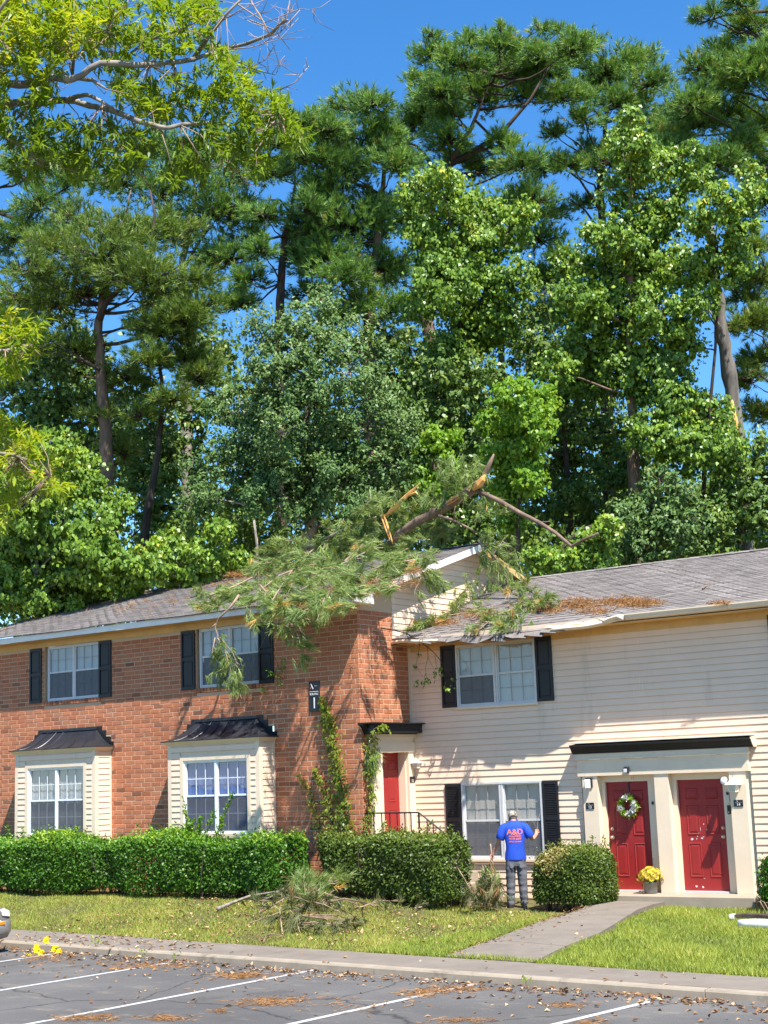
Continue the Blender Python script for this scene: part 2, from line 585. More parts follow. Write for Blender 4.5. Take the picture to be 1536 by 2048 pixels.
M['hedge2'] = leafy('olive_hedge_leaf', [(0, (0.0468, 0.0744, 0.0143)), (0.45, (0.0938, 0.1458, 0.0238)), (0.85, (0.1796, 0.2305, 0.0357)), (1, (0.3437, 0.2826, 0.0952))], 0.25, 0.42, 0.28)
M['vine'] = leafy('vine_leaf', [(0, (0.06, 0.114, 0.0144)), (0.5, (0.156, 0.216, 0.0216)), (0.85, (0.264, 0.282, 0.03)), (1, (0.384, 0.24, 0.072))], 0.35)
M['grass'] = leafy('grass_blade', [(0, (0.1542, 0.2133, 0.038)), (0.5, (0.2955, 0.3616, 0.0569)), (0.85, (0.4753, 0.4821, 0.0831)), (1, (0.855, 0.612, 0.2849))], 0.35, 0.5, 0.3)
M['drygrass'] = leafy('dry_grass_blade', [(0, (0.1949, 0.1916, 0.0529)), (0.5, (0.359, 0.3034, 0.0978)), (0.85, (0.5746, 0.4072, 0.1834)), (1, (0.8618, 0.511, 0.326))], 0.3, 0.6, 0.2)
M['litter'] = leafy('fallen_leaf', [(0, (0.1235, 0.057, 0.0266)), (0.4, (0.285, 0.152, 0.0684)), (0.8, (0.456, 0.285, 0.1482)), (1, (0.646, 0.475, 0.266))], 0.1, 0.7, 0.2, (1, 0.9, 0.7))
M['flowerwhite'] = leafy('white_flower', [(0, (0.55, 0.55, 0.48)), (1, (0.82, 0.82, 0.80))], 0.2, 0.6, 0.2, (1, 1, 1))
M['flowergreen'] = leafy('lime_leaf', [(0, (0.16, 0.28, 0.02)), (1, (0.40, 0.55, 0.06))], 0.2, 0.6, 0.2)
# ------------------------------------------------------------------ ground, lot, pavement
def sheet(name, poly, z, mat, kind='structure'):
    mb = MB()
    mb.add([(x, y, z) for x, y in poly], [tuple(range(len(poly)))])
    return tag(mb.build(name, mat), kind=kind)


sheet('ground', [(-900, -900), (900, -900), (900, 900), (-900, 900)], -0.335, M['soil'])


def kerb_y(x):
    return -9.30 - 0.075 * x


def walk_y(x):
    return -7.97 - 0.09 * x


sheet('parking_lot', [(-60, -70), (60, -70), (60, kerb_y(60) + 0.05), (-60, kerb_y(-60) + 0.05)], -0.30, M['asphalt'])

lines = MB()
for (x0, y0), (x1, y1) in (((2.40, -9.82), (2.27, -14.9)), ((5.06, -9.67), (4.96, -14.9)), ((7.94, -10.05), (7.70, -14.9)), ((10.59, -10.54), (10.1, -14.9)),
                           ((-0.38, -9.6), (-0.45, -14.9)), ((13.3, -10.6), (13.0, -14.9))):
    lines.add([(x0 - 0.05, y0, -0.2955), (x1 - 0.05, y1, -0.2955), (x1 + 0.05, y1, -0.2955), (x0 + 0.05, y0, -0.2955)], [(0, 1, 2, 3)])
    tag(lines.build('parking_line', M['paint']), kind='structure')
    lines = MB()

kerb = tag(bpy.data.objects.new('kerb', None), kind='structure')
COL.objects.link(kerb)
walk = tag(bpy.data.objects.new('sidewalk', None), kind='structure')
COL.objects.link(walk)
x = -16.0
while x < 18:
    x2 = x + 2.46
    a, b = x + 0.006, x2 - 0.006
    mb = MB()
    w = 0.16
    pr = []
    for xx in (a, b):
        y = kerb_y(xx) + random.uniform(-0.012, 0.012)
        pr.append([(xx, y - 0.012, -0.34), (xx, y, -0.225), (xx, y + 0.02, -0.203), (xx, y + w, -0.200), (xx, y + w, -0.34)])
    mb.loft(pr)
    mb.build('kerb_segment', M['kerb'], kerb)
    x = x2
x = -16.0
while x < 18:
    x2 = x + 3.28
    a, b = x + 0.006, x2 - 0.006
    dz = random.uniform(-0.008, 0.008)
    pr = [[(xx, kerb_y(xx) + 0.175, -0.34), (xx, kerb_y(xx) + 0.175, -0.203 + dz), (xx, walk_y(xx), -0.198 + dz), (xx, walk_y(xx), -0.34)] for xx in (a, b)]
    MB().loft(pr).build('slab', M['concrete'], walk)
    x = x2

PATH_L = [(6.43, -8.50), (5.95, -6.5), (5.50, -4.75), (5.34, -3.95), (5.28, -3.05), (5.05, -2.0), (4.72, -1.30), (4.72, -0.72)]
PATH_R = [(7.96, -8.68), (7.44, -6.9), (7.12, -5.27), (6.72, -3.95), (6.42, -2.95), (6.17, -2.1), (6.02, -1.2), (6.02, -0.72)]
path = tag(bpy.data.objects.new('path', None), kind='structure')
COL.objects.link(path)
for k0, k1 in ((0, 1), (1, 4), (4, 6), (6, 7)):
    ring = []
    for k in range(k0, k1 + 1):
        z = -0.192 + 0.07 * smooth((PATH_L[k][1] + 6) / 5.0)
        e = 0.008 if k == k0 else (-0.008 if k == k1 else 0)
        (xl, yl), (xr, yr) = PATH_L[k], PATH_R[k]
        ring.append([(xl, yl + e, -0.34), (xl, yl + e, z), (xr, yr + e, z), (xr, yr + e, -0.34)])
    MB().loft(ring).build('slab', M['concrete'], path)


def in_path(x, y, pad=0.0):
    for k in range(len(PATH_L) - 1):
        (xl, yl), (xl2, yl2) = PATH_L[k], PATH_L[k + 1]
        (xr, yr), (xr2, yr2) = PATH_R[k], PATH_R[k + 1]
        if yl <= y <= yl2:
            u = (y - yl) / (yl2 - yl)
            return xl + (xl2 - xl) * u - pad < x < xr + (xr2 - xr) * u + pad
    return False


# lawn: gently rising towards the brick house
gx = np.linspace(-18, 16, 90)
gv = np.linspace(0, 1, 40)
v = []
for t in gv:
    for xx in gx:
        y0 = walk_y(xx) + 0.02
        yy = y0 + (0.3 - y0) * t
        z = ground_z(xx, yy) - 0.012
        if in_path(xx, yy, 0.25):
            z -= 0.03
        v.append((xx, yy, z))
n = len(gx)
f = [(j * n + i, j * n + i + 1, (j + 1) * n + i + 1, (j + 1) * n + i) for j in range(len(gv) - 1) for i in range(n - 1)]
lawn = link_mesh('lawn', raw_mesh('lawn', np.array(v), np.array(f), M['soil'], None, True))
tag(lawn, kind='structure')

# ------------------------------------------------------------------ the brick house
D = -1.765                      # brick front plane
brickhouse = thing('brick_townhouse', 'two-storey red brick townhouse with two bay windows under the fallen pine', 'house', (-6, 0, 0))
C_H = 0.1016                    # course height
C_L = 0.3048                    # brick length with joint
JT = 0.0125
RIDGE_Y, RIDGE_Z, EAVE_Y, EAVE_Z = 2.62, 7.52, -2.25, 5.985
SL = (RIDGE_Z - EAVE_Z) / (RIDGE_Y - EAVE_Y)


def roofL_z(y):
    return RIDGE_Z - SL * abs(y - RIDGE_Y)


front = MB()
holes = [(-9.57, -7.62, 4.28, 5.75), (-4.54, -2.63, 4.28, 5.75), (-10.0, -7.28, 0.9, 3.45), (-4.94, -2.32, 0.9, 3.45)]
# mortar bed of the front wall, cut round the window openings
YM = D + 0.006
xs = sorted({-12.4, -0.009} | {h[i] for h in holes for i in (0, 1)})
zs = sorted({-0.3, 5.76} | {h[i] for h in holes for i in (2, 3)})
for i in range(len(xs) - 1):
    for j in range(len(zs) - 1):
        cx, cz = (xs[i] + xs[i + 1]) / 2, (zs[j] + zs[j + 1]) / 2
        if not any(h[0] < cx < h[1] and h[2] < cz < h[3] for h in holes):
            front.add([(xs[i], YM, zs[j]), (xs[i + 1], YM, zs[j]), (xs[i + 1], YM, zs[j + 1]), (xs[i], YM, zs[j + 1])], [(0, 1, 2, 3)])
for (x0, x1, z0, z1) in holes[:2]:
    for xx, s in ((x0, 1), (x1, -1)):
        front.box(min(xx, xx - s * 0.01), max(xx, xx - s * 0.01), YM + 0.001, D + 0.16, z0, z1)
front.box(-12.4, -12.38, YM + 0.001, 7.2, -0.3, 5.9)
front_wall = front.build('front_wall', M['mortar'], brickhouse)
side = MB()
XM = -0.006
for (y0, y1, z0, z1) in ((YM, -1.5, -0.3, 3.1), (YM, -0.001, 3.1, 5.15), (YM, -0.55, 5.15, 6.02)):
    side.add([(XM, y0, z0), (XM, y1, z0), (XM, y1, z1), (XM, y0, z1)], [(0, 1, 2, 3)])
side.add([(XM, YM, 6.02), (XM, -0.55, 6.02), (XM, -0.55, roofL_z(-0.55) - 0.1)], [(0, 1, 2)])
side_wall = side.build('side_wall', M['mortar'], brickhouse)


def brick_mesh(L, H, depth, name, mat):
    mb = MB()
    c = 0.006
    v = [(0, depth, 0), (L, depth, 0), (L, depth, H), (0, depth, H), (0, c, 0), (L, c, 0), (L, c, H), (0, c, H),
         (c, 0, c), (L - c, 0, c), (L - c, 0, H - c), (c, 0, H - c)]
    f = [(8, 9, 10, 11), (4, 5, 9, 8), (5, 6, 10, 9), (6, 7, 11, 10), (7, 4, 8, 11), (0, 1, 5, 4), (1, 2, 6, 5), (2, 3, 7, 6), (3, 0, 4, 7)]
    mb.add(v, f)
    return mb


single = brick_mesh(C_L - JT, C_H - JT, 0.02, 'brick', None).mesh('brick', M['brick1'])
pieces = []                      # (plane, a0, a1, z0)
nrow = int(5.9 / C_H)
for r in range(nrow):
    z0 = -0.16 + r * C_H
    off = (0 if r % 2 else C_L / 3)
    x = -0.0 - (0.098 if r % 2 else 0.200)
    segs = [(x, 0.0)]
    while x > -12.1:
        segs.append((x - C_L, x))
        x -= C_L
    for a, b in segs:
        cuts = [(a, b)]
        for (h0, h1, hz0, hz1) in holes:
            if z0 + C_H > hz0 + 0.02 and z0 < hz1 - 0.02:
                nc = []
                for (p, q) in cuts:
                    if q <= h0 or p >= h1:
                        nc.append((p, q))
                    else:
                        if p < h0 - 0.03:
                            nc.append((p, h0))
                        if q > h1 + 0.03:
                            nc.append((h1, q))
                cuts = nc
        if z0 + C_H > 5.72:
            continue
        for p, q in cuts:
            pieces.append(('f', p, q, z0))
    # return wall
    y = D + (0.200 if r % 2 else 0.098)
    segs = [(D, y)]
    while y < -0.01:
        segs.append((y, y + C_L))
        y += C_L
    for a, b in segs:
        if z0 < 3.1 and a > -1.52:
            continue
        lim = -0.006 if z0 < 5.10 else -0.555
        if z0 < 3.1:
            lim = -1.50
        b = min(b, lim)
        if b - a < 0.03 or z0 + C_H > roofL_z(a) - 0.20:
            continue
        pieces.append(('s', a, b, z0))


def seen_size(p):
    pl, a, b, z = p
    c = np.array([(a + b) / 2, D, z]) if pl == 'f' else np.array([0, (a + b) / 2, z])
    d = np.linalg.norm(c - CAM)
    return (b - a) / d


full = [p for p in pieces if abs((p[2] - p[1]) - C_L) < 1e-4 and p[3] > 1.45 and p[0] == 'f' and p[1] > -4.9]
full.sort(key=lambda p: -seen_size(p))
full_side = [p for p in pieces if abs((p[2] - p[1]) - C_L) < 1e-4 and p[0] == 's']
single_set = set(full_side[:80]) | set(full[:300 - min(80, len(full_side))])
joined = {'f': MB(), 's': MB()}
for p in pieces:
    pl, a, b, z0 = p
    jit = random.uniform(-0.0025, 0.0025)
    if p in single_set:
        o = bpy.data.objects.new('brick', single)
        COL.objects.link(o)
        if pl == 'f':
            o.location = (a + JT / 2, D + jit, z0 + JT / 2)
            o.parent = front_wall
        else:
            o.location = (0 - jit, a + JT / 2, z0 + JT / 2)
            o.rotation_euler = (0, 0, math.pi / 2)
            o.parent = side_wall
        o.matrix_parent_inverse = Matrix.Identity(4)
    else:
        bm_ = brick_mesh(b - a - JT, C_H - JT, 0.02, '', None)
        t = random.random() ** 0.8
        if pl == 'f':
            vv = [(q[0] + a + JT / 2, q[1] + D + jit, q[2] + z0 + JT / 2) for q in bm_.v]
        else:
            vv = [(-q[1] - jit, q[0] + a + JT / 2, q[2] + z0 + JT / 2) for q in bm_.v]
        joined[pl].add(vv, bm_.f, 0, t)
tag(joined['f'].build('brickwork', M['brick'], front_wall), kind='stuff')
tag(joined['s'].build('brickwork', M['brick'], side_wall), kind='stuff')
# rowlock sills below the upper windows
for (x0, x1, _, _) in holes[:2]:
    k = int((x1 - x0 + 0.16) / 0.1016)
    for i in range(k):
        mb = MB()
        xa = x0 - 0.08 + i * 0.1016
        mb.bevel_box(xa + 0.006, xa + 0.0956, D - 0.028, D + 0.10, 4.285, 4.385 - 0.003, 0.006, 0, random.random())
        mb.build('sill_brick', M['brick'], front_wall)


# ------------------------------------------------------------------ windows and shutters
def sash_unit(add, x0, x1, z0, z1, y, frame, cols, rows_up, rows_lo, screen_lo, blind_mat, bars=True, meet=0.5, bars_lo=True, bar=None, bw=0.008):
    """one double-hung unit facing -Y; add(name, mb, mat) links a piece"""
    fw = 0.028
    zm = z0 + (z1 - z0) * meet
    mb = MB()
    for (a, b, c, d, dy) in ((x0, x1, z0, z0 + fw, 0), (x0, x1, z1 - fw, z1, 0), (x0, x0 + fw, z0 + fw, z1 - fw, 0), (x1 - fw, x1, z0 + fw, z1 - fw, 0), (x0 + fw, x1 - fw, zm - 0.02, zm + 0.02, -0.006)):
        mb.box(a, b, y + dy, y + 0.04, c, d)
    add('sash', mb, frame)
    for (c, d, dy) in ((z0 + fw, zm - 0.02, 0.018), (zm + 0.02, z1 - fw, 0.026)):
        p = MB()
        p.add([(x0 + fw, y + dy, c), (x1 - fw, y + dy, c), (x1 - fw, y + dy, d), (x0 + fw, y + dy, d)], [(0, 1, 2, 3)])
        add('pane', p, M['glass'])
    if bars:
        g = MB()
        for (c, d, dy, rws, on) in ((z0 + fw, zm - 0.02, 0.013, rows_lo, bars_lo), (zm + 0.02, z1 - fw, 0.021, rows_up, True)):
            if not on:
                continue
            for i in range(1, cols):
                xx = x0 + fw + (x1 - x0 - 2 * fw) * i / cols
                g.box(xx - bw, xx + bw, y + dy - 0.006, y + dy + 0.001, c, d)
            for j in range(1, rws):
                zz = c + (d - c) * j / rws
                g.box(x0 + fw, x1 - fw, y + dy - 0.0045, y + dy + 0.0025, zz - bw, zz + bw)
        add('muntin', g, bar or frame)
    if screen_lo:
        s = MB()
        s.add([(x0 + fw, y + 0.004, z0 + fw), (x1 - fw, y + 0.004, z0 + fw), (x1 - fw, y + 0.004, zm - 0.02), (x0 + fw, y + 0.004, zm - 0.02)], [(0, 1, 2, 3)])
        add('insect_screen', s, M['screen'])
    # a curtain in soft folds behind the glass
    cu = MB()
    nn = 28
    ph = random.random() * 6
    amp = (0.004 if blind_mat is M['skycurtain'] else 0.006) if blind_mat is not M['blind'] else 0.002
    xs_ = [x0 + 0.01 + (x1 - x0 - 0.02) * i / nn for i in range(nn + 1)]
    vv = []
    for zz in (z0 + 0.02, z1 - 0.02):
        vv += [(xx, y + 0.065 + amp * math.sin(i * 1.25 + ph) + amp * 0.6 * math.sin(i * 0.53 + ph), zz) for i, xx in enumerate(xs_)]
    cu.add(vv, [(i, i + 1, nn + 2 + i, nn + 1 + i) for i in range(nn)])
    add('curtain', cu, blind_mat)


def make_adder(parent):
    def add(name, mb, mat, smooth_faces=False):
        return mb.build(name, mat, parent, smooth_faces)
    return add


def frame_box(x0, x1, z0, z1, y0, y1, w, head=None, sill=None):
    mb = MB()
    h = head or w
    s = sill or w
    mb.box(x0, x1, y0, y1, z1 - h, z1)
    mb.box(x0, x1, y0, y1, z0, z0 + s)
    mb.box(x0, x0 + w, y0, y1, z0 + s, z1 - h)
    mb.box(x1 - w, x1, y0, y1, z0 + s, z1 - h)
    return mb


def shutter(parent, x0, x1, z0, z1, y, louvred=False):
    s = frame_box(x0, x1, z0, z1, y - 0.032, y, 0.045, 0.06, 0.07)
    zm = z0 + (z1 - z0) * 0.52
    s.box(x0 + 0.045, x1 - 0.045, y - 0.030, y - 0.001, zm - 0.035, zm + 0.035)
    s.box(x0 + 0.045, x1 - 0.045, y - 0.008, y - 0.002, z0 + 0.07, z1 - 0.06)
    o = s.build('shutter', M['black'], parent)
    mb = MB()
    if louvred:
        zz = z0 + 0.08
        while zz < z1 - 0.09:
            if abs(zz + 0.012 - zm) > 0.05:
                mb.add([(x0 + 0.046, y - 0.010, zz + 0.026), (x1 - 0.046, y - 0.010, zz + 0.026), (x1 - 0.046, y - 0.027, zz), (x0 + 0.046, y - 0.027, zz)], [(0, 1, 2, 3)])
                mb.add([(x0 + 0.046, y - 0.027, zz), (x1 - 0.046, y - 0.027, zz), (x1 - 0.046, y - 0.024, zz - 0.004), (x0 + 0.046, y - 0.024, zz - 0.004)], [(0, 1, 2, 3)])
            zz += 0.034
        tag(mb.build('louvre', M['black'], o), kind='stuff')
    else:
        for (a, b) in ((z0 + 0.07, zm - 0.035), (zm + 0.035, z1 - 0.06)):
            p = MB()
            p.bevel_box(x0 + 0.075, x1 - 0.075, y - 0.024, y - 0.007, a + 0.03, b - 0.03, 0.012)
            p.build('shutter_panel', M['black'], o)
    return o


for (x0, x1, cm) in ((-9.50, -7.66, M['curtain']), (-4.48, -2.67, M['curtain'])):
    wy = D + 0.055
    w = frame_box(x0, x1, 4.39, 5.70, wy - 0.015, wy + 0.06, 0.035).build('window', M['alu'], brickhouse)
    ad = make_adder(w)
    xm = (x0 + x1) / 2
    mb = MB()
    mb.box(xm - 0.03, xm + 0.03, wy - 0.012, wy + 0.05, 4.425, 5.665)
    ad('mullion', mb, M['alu'])
    sash_unit(ad, x0 + 0.035, xm - 0.03, 4.425, 5.665, wy, M['alu'], 3, 2, 2, True, M['curtain'], True, 0.52, True, M['muntin'], 0.006)
    sash_unit(ad, xm + 0.03, x1 - 0.035, 4.425, 5.665, wy, M['alu'], 3, 2, 2, True, M['curtain'], True, 0.52, True, M['muntin'], 0.006)
    mb = MB()
    mb.box(x0 - 0.05, x1 + 0.05, D + 0.30, D + 0.32, 4.3, 5.76)
    ad('room_back', mb, M['darkroom'])
for (a, b) in ((-10.075, -9.665), (-7.655, -7.245), (-4.985, -4.575), (-2.69, -2.28)):
    shutter(brickhouse, a, b, 4.365, 5.688, D - 0.001)

SID = 0.127


def siding_face(parent, x0, x1, z0, z1, y, holes_, name='siding_board', facing='-y', jitter=0.0, mat=None):
    """lap boards, one object each, round the holes"""
    mat = mat or M['siding']
    nr = int(math.ceil((z1 - z0) / SID - 1e-6))
    for r in range(nr):
        a = z0 + r * SID
        b = min(a + SID - 0.011, z1)
        cuts = [(x0, x1)]
        for (h0, h1, hz0, hz1) in holes_:
            if b - 0.01 > hz0 and a + 0.012 < hz1:
                if a < hz0 - 0.03 and b < hz0 + 0.05 or (a > hz1 - 0.03):
                    continue
                nc = []
                for (p, q) in cuts:
                    if q <= h0 or p >= h1:
                        nc.append((p, q))
                    else:
                        if p < h0 - 0.01:
                            nc.append((p, h0))
                        if q > h1 + 0.01:
                            nc.append((h1, q))
                cuts = nc
        for p, q in cuts:
            parts = [(p, q)]
            if q - p > 3.7:
                k = p + (q - p) * random.uniform(0.3, 0.7)
                parts = [(p, k), (k, q)]
            for (p, q) in parts:
                j = random.uniform(-jitter, jitter)
                mb = MB()
                prof = [(-0.0215, a + j), (-0.0220, a + 0.008 + j), (-0.0095, b + j), (0.002, b + j), (0.002, a + 0.014 + j), (-0.004, a + 0.003 + j)]
                if facing == '-y':
                    mb.prism([(y + u, zz) for u, zz in prof], 0, p + 0.001, q - 0.001, 0, random.random())
                else:
                    mb.prism([(y - u, zz) for u, zz in prof], 1, p + 0.001, q - 0.001, 0, random.random())
                mb.build(name, mat, parent)


# ------------------------------------------------------------------ the bay windows
def bay(x0, x1, wx0, wx1, pane_curtain, tilt):
    yb = -2.262
    base = MB()
    base.box(x0 + 0.02, x1 - 0.02, yb + 0.26, D + 0.02, 0.95, 1.0)
    # backing walls round the window opening
    zt = 3.20
    for (a, b, c, d) in ((x0 + 0.015, wx0, 0.95, zt), (wx1, x1 - 0.015, 0.95, zt), (wx0, wx1, 0.95, 1.25), (wx0, wx1, 2.81, zt)):
        base.box(a, b, yb + 0.012, yb + 0.03, c, d)
    base.box(x0 + 0.012, x0 + 0.03, yb + 0.031, D + 0.01, 0.95, zt)
    base.box(x1 - 0.03, x1 - 0.012, yb + 0.031, D + 0.01, 0.95, zt)
    o = base.build('bay_window', M['trim'], brickhouse)
    ad = make_adder(o)
    # corner boards, head board, window casing
    for s, xx in ((-1, x0), (1, x1)):
        cb = MB()
        a, b = (xx, xx + 0.10) if s < 0 else (xx - 0.10, xx)
        e = xx + s * 0.012
        cb.prism([(min(a, e), yb - 0.014), (max(b, e), yb - 0.014), (max(b, e), yb + (0.012 if s < 0 else 0.09)), (xx, yb + (0.012 if s < 0 else 0.09)), (xx, yb + 0.012), (min(a, e), yb + 0.012)] if s > 0 else
                 [(e, yb - 0.014), (b, yb - 0.014), (b, yb + 0.012), (xx, yb + 0.012), (xx, yb + 0.09), (e, yb + 0.09)], 2, 0.95, 3.13)
        ad('corner_board', cb, M['trim'])
        cb = MB()
        cb.box(min(xx, xx + s * 0.010), max(xx, xx + s * 0.010), D - 0.05, D + 0.004, 0.95, 3.13)
        ad('corner_board', cb, M['trim'])
    ad('window_casing', frame_box(wx0 - 0.10, wx1 + 0.09, 1.15, 2.895, yb - 0.024, yb + 0.012, 0.095, 0.095, 0.09), M['trim'])
    siding_face(o, x0 + 0.10, x1 - 0.10, 0.95, 3.13, yb, [(wx0 - 0.10, wx1 + 0.09, 1.12, 2.895)])
    siding_face(o, yb + 0.09, D - 0.05, 0.95, 3.13, x1 - 0.012, [], facing='+x')
    # the window
    xm = (wx0 + wx1) / 2
    wy = yb + 0.02
    ad('window_frame', frame_box(wx0 - 0.004, wx1 + 0.004, 1.24, 2.80, wy - 0.022, wy + 0.05, 0.03), M['whiteframe'])
    mb = MB()
    mb.box(xm - 0.028, xm + 0.028, wy - 0.02, wy + 0.05, 1.27, 2.77)
    ad('mullion', mb, M['whiteframe'])
    bar = M['whiteframe']
    sash_unit(ad, wx0 + 0.026, xm - 0.028, 1.27, 2.77, wy, M['whiteframe'], 3, 2, 2, True, pane_curtain, True, 0.515, True, bar)
    sash_unit(ad, xm + 0.028, wx1 - 0.026, 1.27, 2.77, wy, M['whiteframe'], 3, 2, 2, True, pane_curtain, True, 0.515, True, bar)
    mb = MB()
    mb.box(wx0 - 0.1, wx1 + 0.1, D + 0.02, D + 0.03, 1.0, 3.0)
    ad('room_back', mb, M['darkroom'])
    # eave mould
    ex0, ex1, ey = x0 - 0.12, x1 + 0.12, yb - 0.13
    mb = MB()
    mb.loft([[(x0 - 0.014, yb - 0.016, 3.13), (x1 + 0.014, yb - 0.016, 3.13), (x1 + 0.014, D - 0.002, 3.13), (x0 - 0.014, D - 0.002, 3.13)],
             [(x0 - 0.03, yb - 0.03, 3.15), (x1 + 0.03, yb - 0.03, 3.15), (x1 + 0.03, D - 0.002, 3.15), (x0 - 0.03, D - 0.002, 3.15)],
             [(ex0 + 0.02, ey + 0.02, 3.215), (ex1 - 0.02, ey + 0.02, 3.215), (ex1 - 0.02, D - 0.002, 3.215), (ex0 + 0.02, D - 0.002, 3.215)],
             [(ex0 + 0.02, ey + 0.02, 3.232), (ex1 - 0.02, ey + 0.02, 3.232), (ex1 - 0.02, D - 0.002, 3.232), (ex0 + 0.02, D - 0.002, 3.232)]])
    ad('eave_mould', mb, M['trim'])
    # flared sheet-metal roof with standing seams
    tx0, tx1 = x0 + 0.40, x1 - 0.46
    rings = []
    N = 9
    for k in range(N + 1):
        t = k / N
        q = t ** 1.75                        # concave sweep
        zz = 3.236 + 0.40 * q
        yy = ey + (D - 0.045 - ey) * t
        rings.append([(ex0 + (tx0 - ex0) * t, D - 0.003, zz), (ex0 + (tx0 - ex0) * t, yy, zz), (ex1 + (tx1 - ex1) * t, yy, zz), (ex1 + (tx1 - ex1) * t, D - 0.003, zz)])
    rings.insert(0, [(ex0, D - 0.003, 3.214), (ex0, ey, 3.214), (ex1, ey, 3.214), (ex1, D - 0.003, 3.214)])
    mb = MB()
    mb.loft(rings, closed=False, cap=False)
    mb.add([rings[-1][0], rings[-1][1], rings[-1][2], rings[-1][3]], [(0, 1, 2, 3)])
    ad('bay_roof', mb, M['blackmetal'])
    for i in range(1, 7):
        u = i / 7 + random.uniform(-0.012, 0.012)
        pl, pr_ = [], []
        for k in range(1, len(rings)):
            a, b = np.array(rings[k][1]), np.array(rings[k][2])
            pl.append(a + (b - a) * u + np.array([0, -0.006, 0.006]))
        s = MB()
        s.tube(pl, 0.009, 4)
        ad('standing_seam', s, M['blackmetal'])
    mb = MB()
    mb.box(tx0 - 0.02, tx1 + 0.02, D - 0.075, D - 0.0025, 3.638, 3.665)
    mb.box(tx0 - 0.0, tx1 + 0.0, D - 0.022, D - 0.003, 3.665, 3.70)
    ad('roof_cap', mb, M['blackmetal'])
    # stepped flashing against the brick at either end
    for s, tx, ex in ((-1, tx0, ex0), (1, tx1, ex1)):
        fl = MB()
        prev = None
        for (dx, zt2) in ((0.0, 3.705), (0.17, 3.60), (0.30, 3.46), (0.42, 3.34)):
            a = tx + s * dx
            b = tx + s * (dx + (0.17 if dx == 0 else 0.13))
            if (b - ex) * s > 0.04:
                b = ex + s * 0.04
            if (b - a) * s > 0.01:
                fl.box(min(a, b), max(a, b), D - 0.012, D - 0.0025, 3.22, zt2)
        ad('step_flashing', fl, M['black'])
    return o


bay(-10.0, -7.27, -9.545, -7.64, M['curtain'], 0)
bay(-4.945, -2.318, -4.485, -2.645, M['skycurtain'], 1)


# ------------------------------------------------------------------ roofs
def shingle_roof(parent, name, xa, xb, ey, ez, ry, rz, sagfn, keep_single):
    """deck and tabs of a roof slope that rises towards +Y"""
    ln = math.hypot(ry - ey, rz - ez)
    dirv = np.array([0, (ry - ey) / ln, (rz - ez) / ln])
    nrm = np.array([0, -dirv[2], dirv[1]])
    deck = MB()
    nx = 60
    ns = 12
    vv = []
    for j in range(ns + 1):
        for i in range(nx + 1):
            xx = xa + (xb - xa) * i / nx
            s = ln * j / ns
            p = np.array([xx, ey, ez]) + dirv * s
            vv.append(p - nrm * 0.012 + np.array([0, 0, sagfn(xx, s)]))
    w = nx + 1
    deck.add(vv, [(j * w + i, j * w + i + 1, (j + 1) * w + i + 1, (j + 1) * w + i) for j in range(ns) for i in range(nx)])
    deck_o = deck.build(name, M['underlay'], parent)
    EXPO, TAB = 0.142, 0.305
    rows = int(ln / EXPO) + 1
    cand = []
    for r in range(rows):
        x = xa - (TAB / 2 if r % 2 else 0) + random.uniform(-0.02, 0.02)
        s0 = r * EXPO - 0.02
        while x < xb:
            a, b = max(x + 0.004, xa), min(x + TAB - 0.004, xb)
            if b - a > 0.03:
                cand.append((a, b, s0 + random.uniform(-0.006, 0.006), min(s0 + EXPO + 0.05, ln)))
            x += TAB
    cand.sort(key=lambda c: (np.linalg.norm(np.array([(c[0] + c[1]) / 2, ey, ez]) + dirv * c[2] - CAM)))
    jo = MB()
    n1 = 0
    def tab(mb, a, b, s0, s1, base=(0, 0, 0), t=0.5):
        v = []
        lift = random.uniform(0, 0.004)
        ca = np.array([0, 0, sagfn((a + b) / 2, s0)])
        cb_ = np.array([0, 0, sagfn((a + b) / 2, s1)])
        for (xx, s, h) in ((a, s0, 0.013 + lift), (b, s0, 0.013 + lift), (b, s1, 0.001), (a, s1, 0.001), (a, s0, -0.010), (b, s0, -0.010), (b, s1, -0.011), (a, s1, -0.011)):
            p = np.array([xx, ey, ez]) + dirv * s + nrm * h + (ca if s == s0 else cb_)
            v.append(p - np.array(base))
        mb.add(v, [(0, 1, 2, 3), (0, 4, 5, 1), (1, 5, 6, 2), (3, 7, 4, 0)], 0, t)
    for (a, b, s0, s1) in cand:
        pm = np.array([(a + b) / 2, ey, ez]) + dirv * s0
        q = ROT.T @ (pm - CAM)
        vis = 0 < 768 + F * q[0] / q[2] < 1536
        if n1 < keep_single and vis:
            mb = MB()
            tab(mb, a, b, s0, s1, pm)
            o = mb.build('shingle', M['shingle1'], None, loc=pm)
            o.parent = deck_o
            n1 += 1
        else:
            tab(jo, a, b, s0, s1, (0, 0, 0), random.random())
    tag(jo.build('shingle_courses', M['shingle'], deck_o), kind='stuff')
    # ridge caps
    x = xa
    while x < xb:
        mb = MB()
        t = random.random()
        for s in (-1, 1):
            mb.add([(x, ry, rz + 0.03), (min(x + 0.3, xb), ry, rz + 0.022), (min(x + 0.3, xb), ry + s * 0.15, rz + 0.022 - 0.15 * abs(dirv[2] / dirv[1])), (x, ry + s * 0.15, rz + 0.03 - 0.15 * abs(dirv[2] / dirv[1]))], [(0, 1, 2, 3) if s > 0 else (3, 2, 1, 0)], 0, t)
        mb.build('ridge_cap', M['shingle'], deck_o)
        x += 0.29 if x > xa - 1 else 1
    return deck_o


